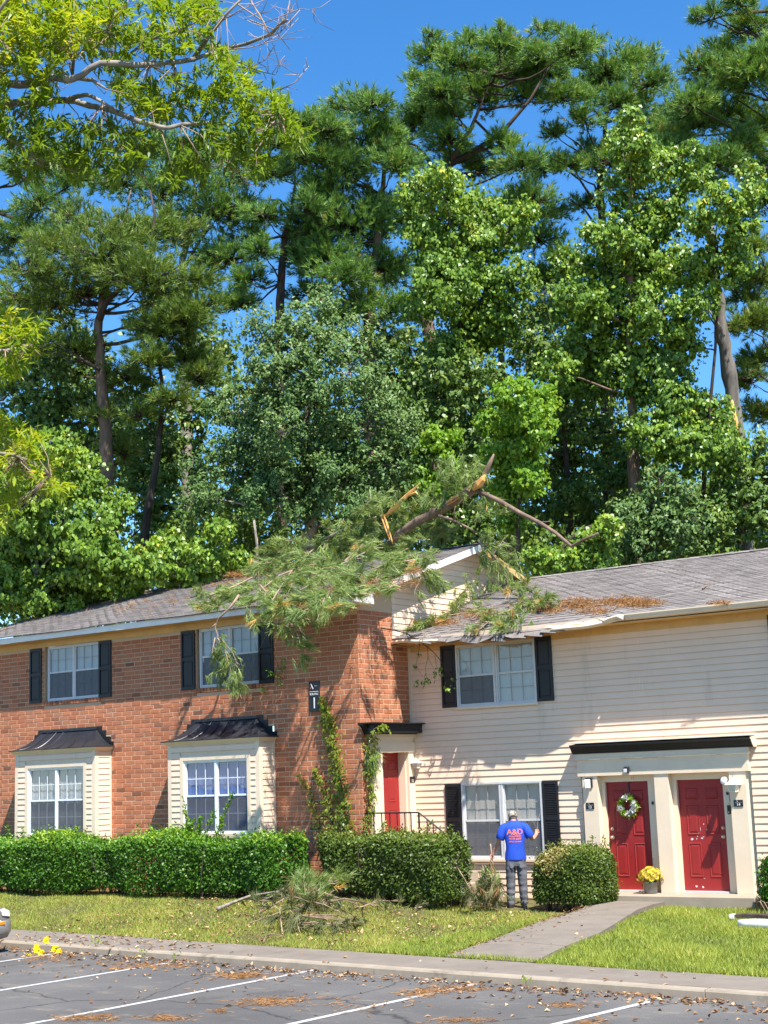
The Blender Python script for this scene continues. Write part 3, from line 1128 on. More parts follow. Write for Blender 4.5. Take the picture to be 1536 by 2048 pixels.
XR = 0.32                                    # rake overhang of the brick house
rl = shingle_roof(brickhouse, 'roof', -12.6, XR, EAVE_Y - 0.03, EAVE_Z, RIDGE_Y, RIDGE_Z, lambda x, s: 0.012 * math.sin(x * 1.7 + s) - 0.02 * math.exp(-((x + 3) ** 2) / 2) * math.exp(-s), 300)
back = MB()
for (xa, xb) in ((-12.6, XR),):
    back.add([(xa, RIDGE_Y, RIDGE_Z - 0.012), (xb, RIDGE_Y, RIDGE_Z - 0.012), (xb, RIDGE_Y + 4.9, EAVE_Z), (xa, RIDGE_Y + 4.9, EAVE_Z)], [(0, 1, 2, 3)])
back.build('rear_slope', M['shingle'], brickhouse)
mb = MB()
mb.box(-12.6, XR - 0.02, EAVE_Y, EAVE_Y + 0.025, EAVE_Z - 0.15, EAVE_Z - 0.016)
mb.build('fascia', M['fascia'], brickhouse)
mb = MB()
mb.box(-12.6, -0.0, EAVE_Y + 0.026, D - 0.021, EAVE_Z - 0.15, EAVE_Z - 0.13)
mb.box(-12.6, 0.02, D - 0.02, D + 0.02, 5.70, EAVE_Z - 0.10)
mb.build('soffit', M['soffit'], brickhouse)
# boxed eave return and rake boards on the gable end
mb = MB()
mb.prism([(EAVE_Y, EAVE_Z - 0.155), (EAVE_Y, EAVE_Z - 0.018), (-1.60, roofL_z(-1.60) - 0.02), (-1.60, EAVE_Z - 0.175)], 0, XR - 0.022, XR)
mb.box(0.001, XR - 0.022, EAVE_Y + 0.027, -1.60, EAVE_Z - 0.172, EAVE_Z - 0.152)
mb.build('eave_return', M['fascia'], brickhouse)
mb = MB()
w = 0.155
mb.prism([(-1.598, roofL_z(-1.598) - 0.02), (RIDGE_Y, RIDGE_Z - 0.02), (RIDGE_Y, RIDGE_Z - 0.02 - w), (-1.598, roofL_z(-1.598) - 0.02 - w)], 0, XR - 0.02, XR + 0.004)
mb.build('rake_board', M['fascia'], brickhouse)
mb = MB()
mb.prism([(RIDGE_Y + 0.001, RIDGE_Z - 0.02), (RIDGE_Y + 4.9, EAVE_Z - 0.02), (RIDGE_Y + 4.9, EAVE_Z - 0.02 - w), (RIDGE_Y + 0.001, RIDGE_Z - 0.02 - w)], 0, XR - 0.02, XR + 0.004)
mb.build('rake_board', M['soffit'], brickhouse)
mb = MB()
for (ya, yb2) in ((-1.6, RIDGE_Y), (RIDGE_Y, RIDGE_Y + 4.9)):
    mb.add([(0, ya, roofL_z(ya) - 0.10), (XR - 0.021, ya, roofL_z(ya) - 0.10), (XR - 0.021, yb2, roofL_z(yb2) - 0.10), (0, yb2, roofL_z(yb2) - 0.10)], [(0, 1, 2, 3)])
mb.build('rake_soffit', M['fascia'], brickhouse)
# lap siding of the gable, each board trimmed to the rake
gab = MB()
gab.add([(-0.012, -0.55, 5.1), (-0.012, 5.8, 5.1), (-0.012, 5.8, roofL_z(5.8) - 0.1), (-0.012, RIDGE_Y, RIDGE_Z - 0.1), (-0.012, -0.55, roofL_z(-0.55) - 0.1)], [(0, 1, 2, 3, 4)])
gable = gab.build('gable_wall', M['siding'], brickhouse)
r = 0
while True:
    a = 5.12 + r * 0.135
    b = a + 0.125
    r += 1
    if b > RIDGE_Z - 0.14:
        break
    def ymin(z):
        return max(-0.55, RIDGE_Y - (RIDGE_Z - 0.11 - z) / SL)
    def ymax(z):
        return min(5.7, RIDGE_Y + (RIDGE_Z - 0.11 - z) / SL)
    mb = MB()
    v = [(0.0105, ymin(a), a), (0.0105, ymax(a), a), (-0.001, ymax(b), b), (-0.001, ymin(b), b), (-0.011, ymin(a), a), (-0.011, ymax(a), a), (-0.011, ymax(b), b), (-0.011, ymin(b), b)]
    mb.add(v, [(0, 1, 2, 3), (4, 5, 1, 0), (0, 3, 7, 4), (1, 5, 6, 2), (3, 2, 6, 7)], 0, random.random())
    mb.build('siding_board', M['siding'], gable)

# ------------------------------------------------------------------ side entrance of the brick house (unit 12)
def surround_side(parent):
    xa, xb = -0.005, 0.075
    mb = MB()
    mb.box(xa, xb, -1.50, -1.16, 0.7, 2.80)          # pilasters
    mb.box(xa, xb, -0.235, -0.045, 0.7, 2.80)
    mb.box(xa, xb + 0.02, -1.53, -0.015, 2.80, 3.00)   # lintel
    mb.box(xa, xb + 0.008, -1.47, -0.06, 3.00, 3.10)
    mb.box(xa, xb + 0.05, -1.56, 0.0, 3.10, 3.17)
    o = mb.build('door_surround', M['trim'], parent)
    # deep reveal
    mb = MB()
    mb.box(-0.30, xa, -0.26, -0.235, 0.7, 2.80)
    mb.box(-0.30, xa, -1.185, -1.16, 0.7, 2.80)
    mb.box(-0.30, xa, -1.16, -0.26, 2.80, 2.83)
    mb.build('door_reveal', M['trim'], parent)
    return o


surround_side(brickhouse)


def door_leaf(parent, place, W, H, knob_side, hw):
    """six-panel door; place(u, v, w) puts width u, out-of-plane v (towards the viewer), height w"""
    def bx(u0, u1, v0, v1, w0, w1, bev=None):
        mb = MB()
        if bev:
            mb.bevel_box(u0, u1, v0, v1, w0, w1, bev)
        else:
            mb.box(u0, u1, v0, v1, w0, w1)
        mb.v = [place(*p) for p in mb.v]
        return mb
    o = bx(0, W, 0, 0.04, 0.0, H).build('door', M['door'], parent)
    s = W / 0.91
    cols = ((0.135 * s, 0.385 * s), (0.525 * s, 0.775 * s))
    for (w0, w1) in ((0.25, 0.87), (1.02, 1.55), (1.66, 1.87)):
        for (a, b) in cols:
            fr = MB()
            e = 0.028
            v = [(a, 0.040, w0), (b, 0.040, w0), (b, 0.040, w1), (a, 0.040, w1), (a + e * .4, 0.052, w0 + e * .4), (b - e * .4, 0.052, w0 + e * .4), (b - e * .4, 0.052, w1 - e * .4), (a + e * .4, 0.052, w1 - e * .4),
                 (a + e, 0.0395, w0 + e), (b - e, 0.0395, w0 + e), (b - e, 0.0395, w1 - e), (a + e, 0.0395, w1 - e),
                 (a + 2.4 * e, 0.049, w0 + 2.4 * e), (b - 2.4 * e, 0.049, w0 + 2.4 * e), (b - 2.4 * e, 0.049, w1 - 2.4 * e), (a + 2.4 * e, 0.049, w1 - 2.4 * e)]
            fs = []
            for k in range(3):
                for i in range(4):
                    fs.append((k * 4 + i, k * 4 + (i + 1) % 4, k * 4 + 4 + (i + 1) % 4, k * 4 + 4 + i))
            fs.append((12, 13, 14, 15))
            fr.add([place(*p) for p in v], fs)
            fr.build('door_panel', M['door'], o)
    ku = 0.075 if knob_side < 0 else W - 0.075
    for kz, r in ((0.98, 0.032), (1.14, 0.026)):
        mb = MB()
        mb.ball((ku, 0.085 if r > 0.03 else 0.058, kz), (r, r * 0.8, r), 10, 6)
        mb.tube([(ku, 0.03, kz), (ku, 0.075, kz)], 0.014, 8)
        mb.tube([(ku, 0.0405, kz), (ku, 0.047, kz)], 0.034, 12)
        mb.v = [place(*p) for p in mb.v]
        mb.build('knob' if r > 0.03 else 'deadbolt', M['brass'], o, True)
    return o


door_leaf(brickhouse, lambda u, v, w: (-0.225 + v, -1.165 + u, 0.765 + w), 0.905, 2.03, -1, None)
mb = MB()
mb.prism([(-1.87, 3.37), (-1.87, 3.35), (-1.80, 3.33), (-1.74, 3.27), (-1.70, 3.22), (-1.68, 3.17), (0.14, 3.17), (0.16, 3.22), (0.20, 3.27), (0.26, 3.33), (0.33, 3.35), (0.33, 3.37)][::-1], 0, 0.002, 0.16)
mb.box(0.002, 0.38, -1.88, 0.345, 3.372, 3.398)
mb.box(0.161, 0.30, -1.73, 0.19, 3.19, 3.371)
can = mb.build('door_canopy', M['black'], brickhouse)
mb = MB()
mb.box(0.0, 1.30, -1.74, -0.03, -0.3, 0.74)
for k in range(4):
    mb.box(1.30 + k * 0.28, 1.30 + (k + 1) * 0.28, -1.74, -0.5, -0.3, 0.74 - (k + 1) * 0.185)
mb.build('stoop', M['step'], brickhouse)

# ------------------------------------------------------------------ the siding house
sidinghouse = thing('siding_townhouse', 'cream lap-sided townhouse with paired red doors and a crushed gutter', 'house', (6, 2, 0))
SH_HOLES = [(1.215, 3.175, 3.645, 4.97), (1.215, 3.165, 0.56, 2.135), (4.05, 7.56, -0.4, 2.60), (8.42, 10.4, 3.645, 4.97), (-0.1, 1.31, -0.4, 0.76)]
wall = MB()
xs = sorted({0.0, 13.5} | {h[i] for h in SH_HOLES for i in (0, 1) if h[i] > 0})
zs = sorted({-0.35, 5.3} | {h[i] for h in SH_HOLES for i in (2, 3) if h[i] > -0.35})
for i in range(len(xs) - 1):
    for j in range(len(zs) - 1):
        cx, cz = (xs[i] + xs[i + 1]) / 2, (zs[j] + zs[j + 1]) / 2
        if not any(h[0] < cx < h[1] and h[2] < cz < h[3] for h in SH_HOLES[:4]):
            wall.add([(xs[i], 0.004, zs[j]), (xs[i + 1], 0.004, zs[j]), (xs[i + 1], 0.004, zs[j + 1]), (xs[i], 0.004, zs[j + 1])], [(0, 1, 2, 3)])
frontA = wall.build('front_wall', M['siding'], sidinghouse)
siding_face(frontA, 0.075, 13.5, -0.17, 4.90, 0.0, SH_HOLES, jitter=0.002)
mb = MB()
mb.box(0.003, 0.075, -0.026, 0.003, 0.0, 5.0)
mb.build('corner_trim', M['trim'], sidinghouse)
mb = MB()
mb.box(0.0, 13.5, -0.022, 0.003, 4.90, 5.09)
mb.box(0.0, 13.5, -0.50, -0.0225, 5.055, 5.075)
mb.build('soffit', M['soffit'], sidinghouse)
# upper window pair and its shutters
def siding_window(x0, x1, z0, z1, lower, blind):
    w = frame_box(x0, x1, z0, z1, -0.045, 0.05, 0.04).build('window', M['alu'], sidinghouse)
    ad = make_adder(w)
    xm = (x0 + x1) / 2
    mb = MB()
    mb.box(xm - 0.045, xm - 0.006, -0.038, 0.05, z0 + 0.04, z1 - 0.04)
    mb.box(xm + 0.006, xm + 0.045, -0.038, 0.05, z0 + 0.04, z1 - 0.04)
    mb.box(xm - 0.006, xm + 0.006, -0.02, 0.05, z0 + 0.04, z1 - 0.04)
    ad('mullion', mb, M['alu'])
    sash_unit(ad, x0 + 0.04, xm - 0.045, z0 + 0.04, z1 - 0.04, -0.012, M['alu'], 3, 2, 2, True, blind, True, 0.5, True, M['muntin'], 0.006)
    sash_unit(ad, xm + 0.045, x1 - 0.04, z0 + 0.04, z1 - 0.04, -0.012, M['alu'], 3, 2, 2, lower, blind, True, 0.5, True, M['muntin'], 0.006)
    mb = MB()
    mb.box(x0 - 0.05, x1 + 0.05, 0.25, 0.26, z0 - 0.05, z1 + 0.05)
    ad('room_back', mb, M['darkroom'])
    mb = MB()
    mb.box(x0 - 0.03, x1 + 0.03, -0.075, -0.046, z0 - 0.045, z0 - 0.001)
    ad('window_sill', mb, M['trim'])


siding_window(1.235, 3.16, 3.665, 4.955, False, M['curtain'])
siding_window(1.235, 3.15, 0.585, 2.12, True, M['blind'])
siding_window(8.44, 10.38, 3.665, 4.955, False, M['curtain'])
shutter(sidinghouse, 0.86, 1.225, 3.68, 4.975, -0.019)
shutter(sidinghouse, 3.172, 3.545, 3.68, 4.975, -0.019)
shutter(sidinghouse, 8.115, 8.43, 3.68, 4.975, -0.019)
shutter(sidinghouse, 0.835, 1.215, 0.60, 2.105, -0.019, True)
shutter(sidinghouse, 3.165, 3.52, 0.60, 2.105, -0.019, True)

RY2, RZ2, EY2, EZ2 = 4.45, 6.85, -0.50, 5.19


def sag(x, s):
    """the eave the limb broke: it droops between the gable and the torn end of the gutter"""
    k = max(0.0, math.sin(math.pi * min(1, max(0, (x - 0.25) / 5.3)))) ** 1.2
    return -0.13 * k * max(0.0, 1 - s / 0.75) ** 1.5 + 0.012 * math.sin(x * 2.3 + s * 2) * min(1, s)


rr = shingle_roof(sidinghouse, 'roof', 0.004, 13.5, EY2 - 0.06, EZ2 - 0.02, RY2, RZ2, sag, 300)
back = MB()
back.add([(0.35, RY2, RZ2 - 0.012), (13.5, RY2, RZ2 - 0.012), (13.5, RY2 + 4.9, EZ2), (0.35, RY2 + 4.9, EZ2)], [(0, 1, 2, 3)])
back.build('rear_slope', M['shingle'], sidinghouse)
mb = MB()
mb.box(0.0, 13.5, -0.50, -0.476, 5.05, 5.165)
mb.build('fascia', M['trim'], sidinghouse)
# the whole part of the gutter (K profile)
gp = [(-0.50, 5.185), (-0.50, 5.095), (-0.56, 5.078), (-0.60, 5.10), (-0.612, 5.15), (-0.625, 5.165), (-0.625, 5.192), (-0.615, 5.192), (-0.603, 5.16), (-0.592, 5.105), (-0.56, 5.086), (-0.508, 5.10), (-0.508, 5.185)]
mb = MB()
mb.prism([(y, z + 0.005) for y, z in gp], 0, 5.50, 13.5)
mb.build('gutter', M['trim'], sidinghouse)
# the torn part, squashed flat and folded under the shingles; a middle length has gone
def crushed(xa, xb, n):
    mb = MB()
    rings = []
    for i in range(n):
        xx = xa + (xb - xa) * i / (n - 1)
        sg = sag(xx, 0.0)
        k = 0.5 + 0.5 * math.sin(xx * 3.1) * math.sin(xx * 1.3 + 1)
        out = 0.10 + 0.12 * smooth(xx / 0.8) * smooth((5.4 - xx) / 1.0) + 0.03 * k
        h = 0.06 + 0.03 * k
        zt = 5.135 + sg * 0.95 + 0.012 * math.sin(xx * 5)
        y0 = -0.502
        rings.append([(xx, y0, zt - 0.015), (xx, y0 - out * 0.5, zt - 0.02 - 0.015 * k), (xx, y0 - out, zt - 0.012), (xx, y0 - out - 0.006, zt - h * 0.7), (xx, y0 - out * 0.85, zt - h), (xx, y0 - out * 0.3, zt - h * 0.8), (xx, y0, zt - h * 0.9)])
    mb.loft(rings)
    mb.build('crushed_gutter', M['trim'], sidinghouse, True)


crushed(0.02, 1.25, 10)
crushed(3.95, 5.46, 12)
# shingles that slid over the broken edge
rs_ = random.Random(5)
xx = 0.75
while xx < 4.15:
    w_ = rs_.uniform(0.24, 0.42)
    for lay in (0, 1):
        mb = MB()
        x0_, x1_ = xx + rs_.uniform(-0.03, 0.03) + lay * 0.12, xx + w_ + rs_.uniform(-0.03, 0.03) + lay * 0.12
        z_ = 5.165 + sag(xx + w_ / 2, 0.0) + 0.018 * lay
        tl = rs_.uniform(-0.02, 0.02)
        o1, o2 = rs_.uniform(0.13, 0.19) - 0.05 * lay, rs_.uniform(0.20, 0.27) - 0.09 * lay
        d1, d2 = rs_.uniform(0.02, 0.05), rs_.uniform(0.08, 0.15)
        top_ = [(x0_, -0.44, z_ + 0.03 + lay * 0.008), (x1_, -0.44, z_ + 0.03 + lay * 0.008)]
        mid_ = [(x0_, -0.50 - o1, z_ - d1 + tl), (x1_, -0.50 - o1, z_ - d1 - tl)]
        low_ = [(x0_ + 0.01, -0.50 - o2, z_ - d2 + tl * 2), (x1_ - 0.01, -0.50 - o2 + rs_.uniform(-0.02, 0.02), z_ - d2 - tl * 2)]
        v_ = [top_[0], top_[1], mid_[1], mid_[0], low_[1], low_[0]]
        dn_ = [(a, b + 0.004, c - 0.008) for a, b, c in v_]
        mb.add(v_ + dn_, [(3, 2, 1, 0), (5, 4, 2, 3), (6, 7, 8, 9), (9, 8, 10, 11), (0, 6, 9, 3), (3, 9, 11, 5), (1, 2, 8, 7), (2, 4, 10, 8), (5, 11, 10, 4)], 0, rs_.random() * 0.6)
        mb.build('loose_shingle', M['shingle'], rr)
    xx += w_ * 0.9
mb = MB()
r2 = []
for i in range(14):
    xx = 3.75 + 1.75 * i / 13
    w1 = 0.02 + 0.05 * abs(math.sin(i * 1.1)) + 0.02 * random.random()
    zt = 5.18 + sag(xx, 0) * 0.9 + 0.02 * math.sin(i * 1.7)
    r2.append([(xx, -0.60 - 0.04 * math.sin(i * .9), zt + 0.01), (xx, -0.66 - 0.03 * math.sin(i * 1.3), zt - w1 * 0.5), (xx, -0.64, zt - w1 - 0.02)])
mb.loft(r2, closed=False, cap=False)
mb.build('torn_flashing', M['trim'], sidinghouse)

# ------------------------------------------------------------------ paired entrance (units 13 and 14)
mb = MB()
for (a, b) in ((4.115, 4.44), (5.655, 5.945), (7.165, 7.485)):
    mb.box(a, b, -0.105, 0.23, -0.02, 2.17)
mb.box(4.03, 7.565, -0.125, 0.23, 2.17, 2.485)
mb.box(3.985, 7.60, -0.16, 0.0, 2.487, 2.515)
mb.box(4.01, 7.58, -0.145, 0.0, 2.515, 2.60)
# recess linings
for (a, b) in ((4.44, 4.515), (5.435, 5.655), (5.945, 6.03), (6.96, 7.165)):
    mb.box(a + 0.0005, b - 0.0005, 0.055, 0.235, -0.02, 2.1695)
for (a, b) in ((4.515, 5.435), (6.03, 6.96)):
    mb.box(a, b, 0.055, 0.235, 2.045, 2.1695)
sur = mb.build('door_surround', M['trim'], sidinghouse)
for (a, b, side_) in ((4.515, 5.435, -1), (6.03, 6.96, 1)):
    d = door_leaf(sidinghouse, (lambda a_: (lambda u, v, w: (a_ + 0.005 + u, 0.16 - v, 0.012 + w)))(a), b - a - 0.01, 2.03, side_, None)
    if side_ > 0:
        mb = MB()
        for (u, w, ru, rw) in ((0.215, 0.945, 0.042, 0.036), (0.31, 0.955, 0.015, 0.022), (0.42, 0.965, 0.036, 0.020), (0.36, 1.05, 0.008, 0.03), (0.40, 1.13, 0.008, 0.05), (0.24, 0.09, 0.04, 0.022), (0.37, 0.08, 0.025, 0.025), (0.41, 0.235, 0.012, 0.012), (0.45, 0.99, 0.02, 0.012), (0.33, 1.0, 0.02, 0.015), (0.52, 1.12, 0.008, 0.02), (0.28, 0.8, 0.012, 0.016), (0.47, 1.22, 0.012, 0.022)):
            nn = 9
            mb.add([(a + u + ru * math.cos(k * 0.7) * random.uniform(0.4, 1.0), 0.1185, w + rw * math.sin(k * 0.7) * random.uniform(0.4, 1.0)) for k in range(nn)] , [tuple(range(nn))])
        mb.build('bare_paint_patch', M['alu'], d)
    mb = MB()
    mb.box(a, b, 0.02, 0.235, -0.02, 0.011)
    mb.build('threshold', M['alu'], sidinghouse)
mb = MB()
prof = [(-0.162, 2.60), (-0.162, 2.62), (-0.20, 2.64), (-0.24, 2.70), (-0.262, 2.735), (-0.285, 2.755), (-0.285, 2.775), (0.0, 2.80), (0.0, 2.60)]
mb.prism(prof, 0, 3.965, 7.70)
mb.build('door_canopy', M['black'], sidinghouse)
mb = MB()
mb.box(3.955, 7.71, -0.295, -0.001, 2.803, 2.818)
mb.build('canopy_flashing', M['trim'], sidinghouse)
for xx in (7.702,):
    mb = MB()
    mb.prism([(y, z) for y, z in prof], 0, xx, xx + 0.012)
    mb.build('canopy_end', M['trim'], sidinghouse)
step = MB()
step.bevel_box(4.30, 7.75, -0.72, 0.119, -0.3, -0.022, 0.012)
tag(step.build('entrance_step', M['step']), kind='structure')
# ------------------------------------------------------------------ foliage builders
def unit(a):
    return a / (np.linalg.norm(a, axis=-1, keepdims=True) + 1e-9)


def rand_dirs(r, n):
    return unit(r.normal(size=(n, 3)))


def leaf_quads(pos, axis, nrm, L, W, fold=0.18):
    """kite-shaped leaves folded along the midrib: verts, quads"""
    axis = unit(axis)
    sidev = unit(np.cross(axis, nrm))
    up = np.cross(sidev, axis)
    L = np.asarray(L)[:, None]
    W = np.asarray(W)[:, None]
    mid = pos + axis * L * 0.42
    a = pos
    b = mid + sidev * W * 0.5 + up * W * fold
    c = pos + axis * L - up * L * 0.08
    d = mid - sidev * W * 0.5 + up * W * fold
    v = np.stack([a, b, c, d], 1).reshape(-1, 3)
    f = np.arange(len(v)).reshape(-1, 4)
    return v, f


def lobed_leaves(pos, axis, nrm, L, W):
    """palmate leaves: a kite with two side lobes, three quads each"""
    axis = unit(axis)
    sidev = unit(np.cross(axis, nrm))
    up = np.cross(sidev, axis)
    L = np.asarray(L)[:, None]
    W = np.asarray(W)[:, None]
    out = []
    for ang, k in ((0.0, 1.0), (0.95, 0.8), (-0.95, 0.8)):
        ax = axis * math.cos(ang) + sidev * math.sin(ang)
        sd = sidev * math.cos(ang) - axis * math.sin(ang)
        m = pos + ax * L * 0.45 * k
        out.append(np.stack([pos, m + sd * W * 0.26 + up * W * 0.05, pos + ax * L * k - up * L * 0.12, m - sd * W * 0.26 + up * W * 0.05], 1))
    v = np.stack(out, 1).reshape(-1, 3)
    return v, np.arange(len(v)).reshape(-1, 4)


def crown_points(r, clumps, n, sub=40, sub_r=0.21, flat=0.8, fill=0.30):
    """points in ragged sprays spread over the clumps of a crown; returns points and outward directions"""
    C = np.array([c[0] for c in clumps])
    R = np.array([c[1] for c in clumps])
    an = r.uniform(0.72, 1.3, (len(C), 3))
    sc, sr, so = [], [], []
    for c, rad, ani in zip(C, R, an):
        k = max(4, int(sub * (rad / R.mean()) ** 1.3))
        d = rand_dirs(r, k)
        d[:, 2] *= 0.9
        rr = rad * (fill + (1.02 - fill) * r.random(k) ** 0.55)
        sc.append(c + d * rr[:, None] * ani)
        sr.append(rad * sub_r * r.uniform(0.40, 1.30, k))
        so.append(d)
    sc, sr, so = np.concatenate(sc), np.concatenate(sr), np.concatenate(so)
    p = sr ** 1.9
    p /= p.sum()
    i = r.choice(len(sc), n, p=p)
    d = rand_dirs(r, n)
    rad = sr[i] * np.minimum(1.5, np.abs(r.normal(size=n)) * 0.62 + 0.12)
    sx = r.uniform(0.55, 1.6, (len(sc), 3))
    pos = sc[i] + d * rad[:, None] * np.array([1, 1, flat]) * sx[i]
    stray = r.random(n) < 0.10
    j = r.integers(0, len(C), n)
    q = C[j] + rand_dirs(r, n) * (R[j] * r.random(n) ** 0.4 * 1.25)[:, None]
    pos[stray] = q[stray]
    return pos, unit(d * 0.7 + so[i] * 0.6 + np.array([0, 0, 0.35])), i, sc, sr


def limb_tree(mb, r, start_pts, targets, r0, sides=5, sag=0.0, mi=0):
    """limbs from the nearest spot on the trunk to each target"""
    tp = np.array(start_pts)
    for t in targets:
        t = np.array(t)
        d = np.linalg.norm(tp - t, axis=1) + np.maximum(0, tp[:, 2] - t[2] + 0.5) * 1.5
        k = int(np.argmin(d))
        a = tp[k]
        L = np.linalg.norm(t - a)
        pts = []
        n = 6
        w = r.normal(size=3) * L * 0.05
        for i in range(n + 1):
            u = i / n
            p = a + (t - a) * u + w * math.sin(u * math.pi) + np.array([0, 0, -sag * L * math.sin(u * math.pi)])
            p += r.normal(size=3) * 0.015 * L * (0 < i < n)
            pts.append(p)
        rr = min(r0, 0.012 + 0.016 * L)
        mb.tube(pts, [rr * (1 - 0.75 * i / n) for i in range(n + 1)], sides, mi)


def broadleaf(name, label, cat, trunk_px, t, clumps_px, mat, n, leaf, bark, rad, group=None, lobed=False, droop=0.3, depth=1.1, seed=0, twigs=True, sub=42, sub_r=0.205, bend=None):
    r = np.random.default_rng(1000 + seed)
    clumps = []
    for c in clumps_px:
        dt = c[3] if len(c) > 3 else r.uniform(-depth, depth)
        clumps.append((at(c[0], c[1], t + dt), c[2] / F * t))
    tp = [at(a, b, t) for a, b in trunk_px]
    base = tp[0].copy()
    base[2] = -0.33
    pts = [base] + tp
    root = thing(name, label, cat, tuple(base), group)
    mb = MB()
    fine = []
    for i in range(len(pts) - 1):
        for u in np.linspace(0, 1, 5)[:-1]:
            fine.append(pts[i] * (1 - u) + pts[i + 1] * u + r.normal(size=3) * rad * 0.12)
    fine.append(pts[-1])
    nn = len(fine)
    mb.tube(fine, [rad * (1.15 - 0.85 * (i / (nn - 1)) ** 0.9) for i in range(nn)], 9)
    mb.build('trunk', bark, root, True)
    lb = MB()
    limb_tree(lb, r, fine[max(0, nn // 4):], [c[0] for c in clumps], rad * 0.32)
    pos, out, idx, sc, sr = crown_points(r, clumps, n, sub, sub_r)
    if twigs:
        cc = np.array([c[0] for c in clumps])
        for s in sc[::5]:
            a = cc[int(np.argmin(np.linalg.norm(cc - s, axis=1)))]
            lb.tube([a, (a + s) / 2 + r.normal(size=3) * 0.06, s], [0.02, 0.014, 0.005], 3)
    lb.build('limb', bark, root, True)['kind'] = 'stuff'
    nrm = unit(out * 0.8 + rand_dirs(r, n) * 0.8 + np.array([0.15, -0.35, 0.3]))
    ax = unit(np.cross(nrm, rand_dirs(r, n)) + np.array([0, 0, -droop]))
    L = leaf[0] * r.uniform(0.65, 1.25, n)
    W = leaf[1] * r.uniform(0.7, 1.2, n)
    if lobed:
        v, f = lobed_leaves(pos, ax, nrm, L, W)
        k = 3
    else:
        v, f = leaf_quads(pos, ax, nrm, L, W)
        k = 1
    # tone random by spray and leaf; sunlit crown tops painted in as paler leaves
    spray = r.random(len(sc)) * 0.5 - 0.05
    top = (sc[:, 2] - sc[:, 2].min()) / (np.ptp(sc[:, 2]) + 1e-6)
    tint = np.clip(spray[idx] + 0.22 * top[idx] + r.random(n) * 0.42, 0, 1)
    cr = link_mesh('crown', raw_mesh('crown', v, f, mat, np.repeat(tint, k)), root)
    cr['kind'] = 'stuff'
    return root


def tufts(r, c, a, n_needles, L, w=0.012, spread=(0.25, 1.15), stem=0.14):
    """needle tufts: c (N,3) centres, a (N,3) axes -> triangles"""
    N = len(c)
    a = unit(a)
    ref = unit(np.cross(a, rand_dirs(r, N)))
    b = np.cross(a, ref)
    ang = r.uniform(0, 2 * math.pi, (N, n_needles))
    phi = r.uniform(spread[0], spread[1], (N, n_needles))
    rad = ref[:, None, :] * np.cos(ang)[..., None] + b[:, None, :] * np.sin(ang)[..., None]
    d = a[:, None, :] * np.cos(phi)[..., None] + rad * np.sin(phi)[..., None]
    base = c[:, None, :] + a[:, None, :] * (r.random((N, n_needles)) * stem - stem * 0.5)[..., None]
    ln = (np.asarray(L).reshape(-1, 1) if hasattr(L, '__len__') else L) * r.uniform(0.7, 1.15, (N, n_needles))
    tip = base + d * ln[..., None] + np.array([0, 0, -0.05]) * (ln ** 2 * 10)[..., None] * 0.4
    sidev = unit(np.cross(d, rand_dirs(r, N * n_needles).reshape(N, n_needles, 3))) * w * 0.5
    v = np.stack([base - sidev, base + sidev, tip], 2).reshape(-1, 3)
    return v, np.arange(len(v)).reshape(-1, 3)


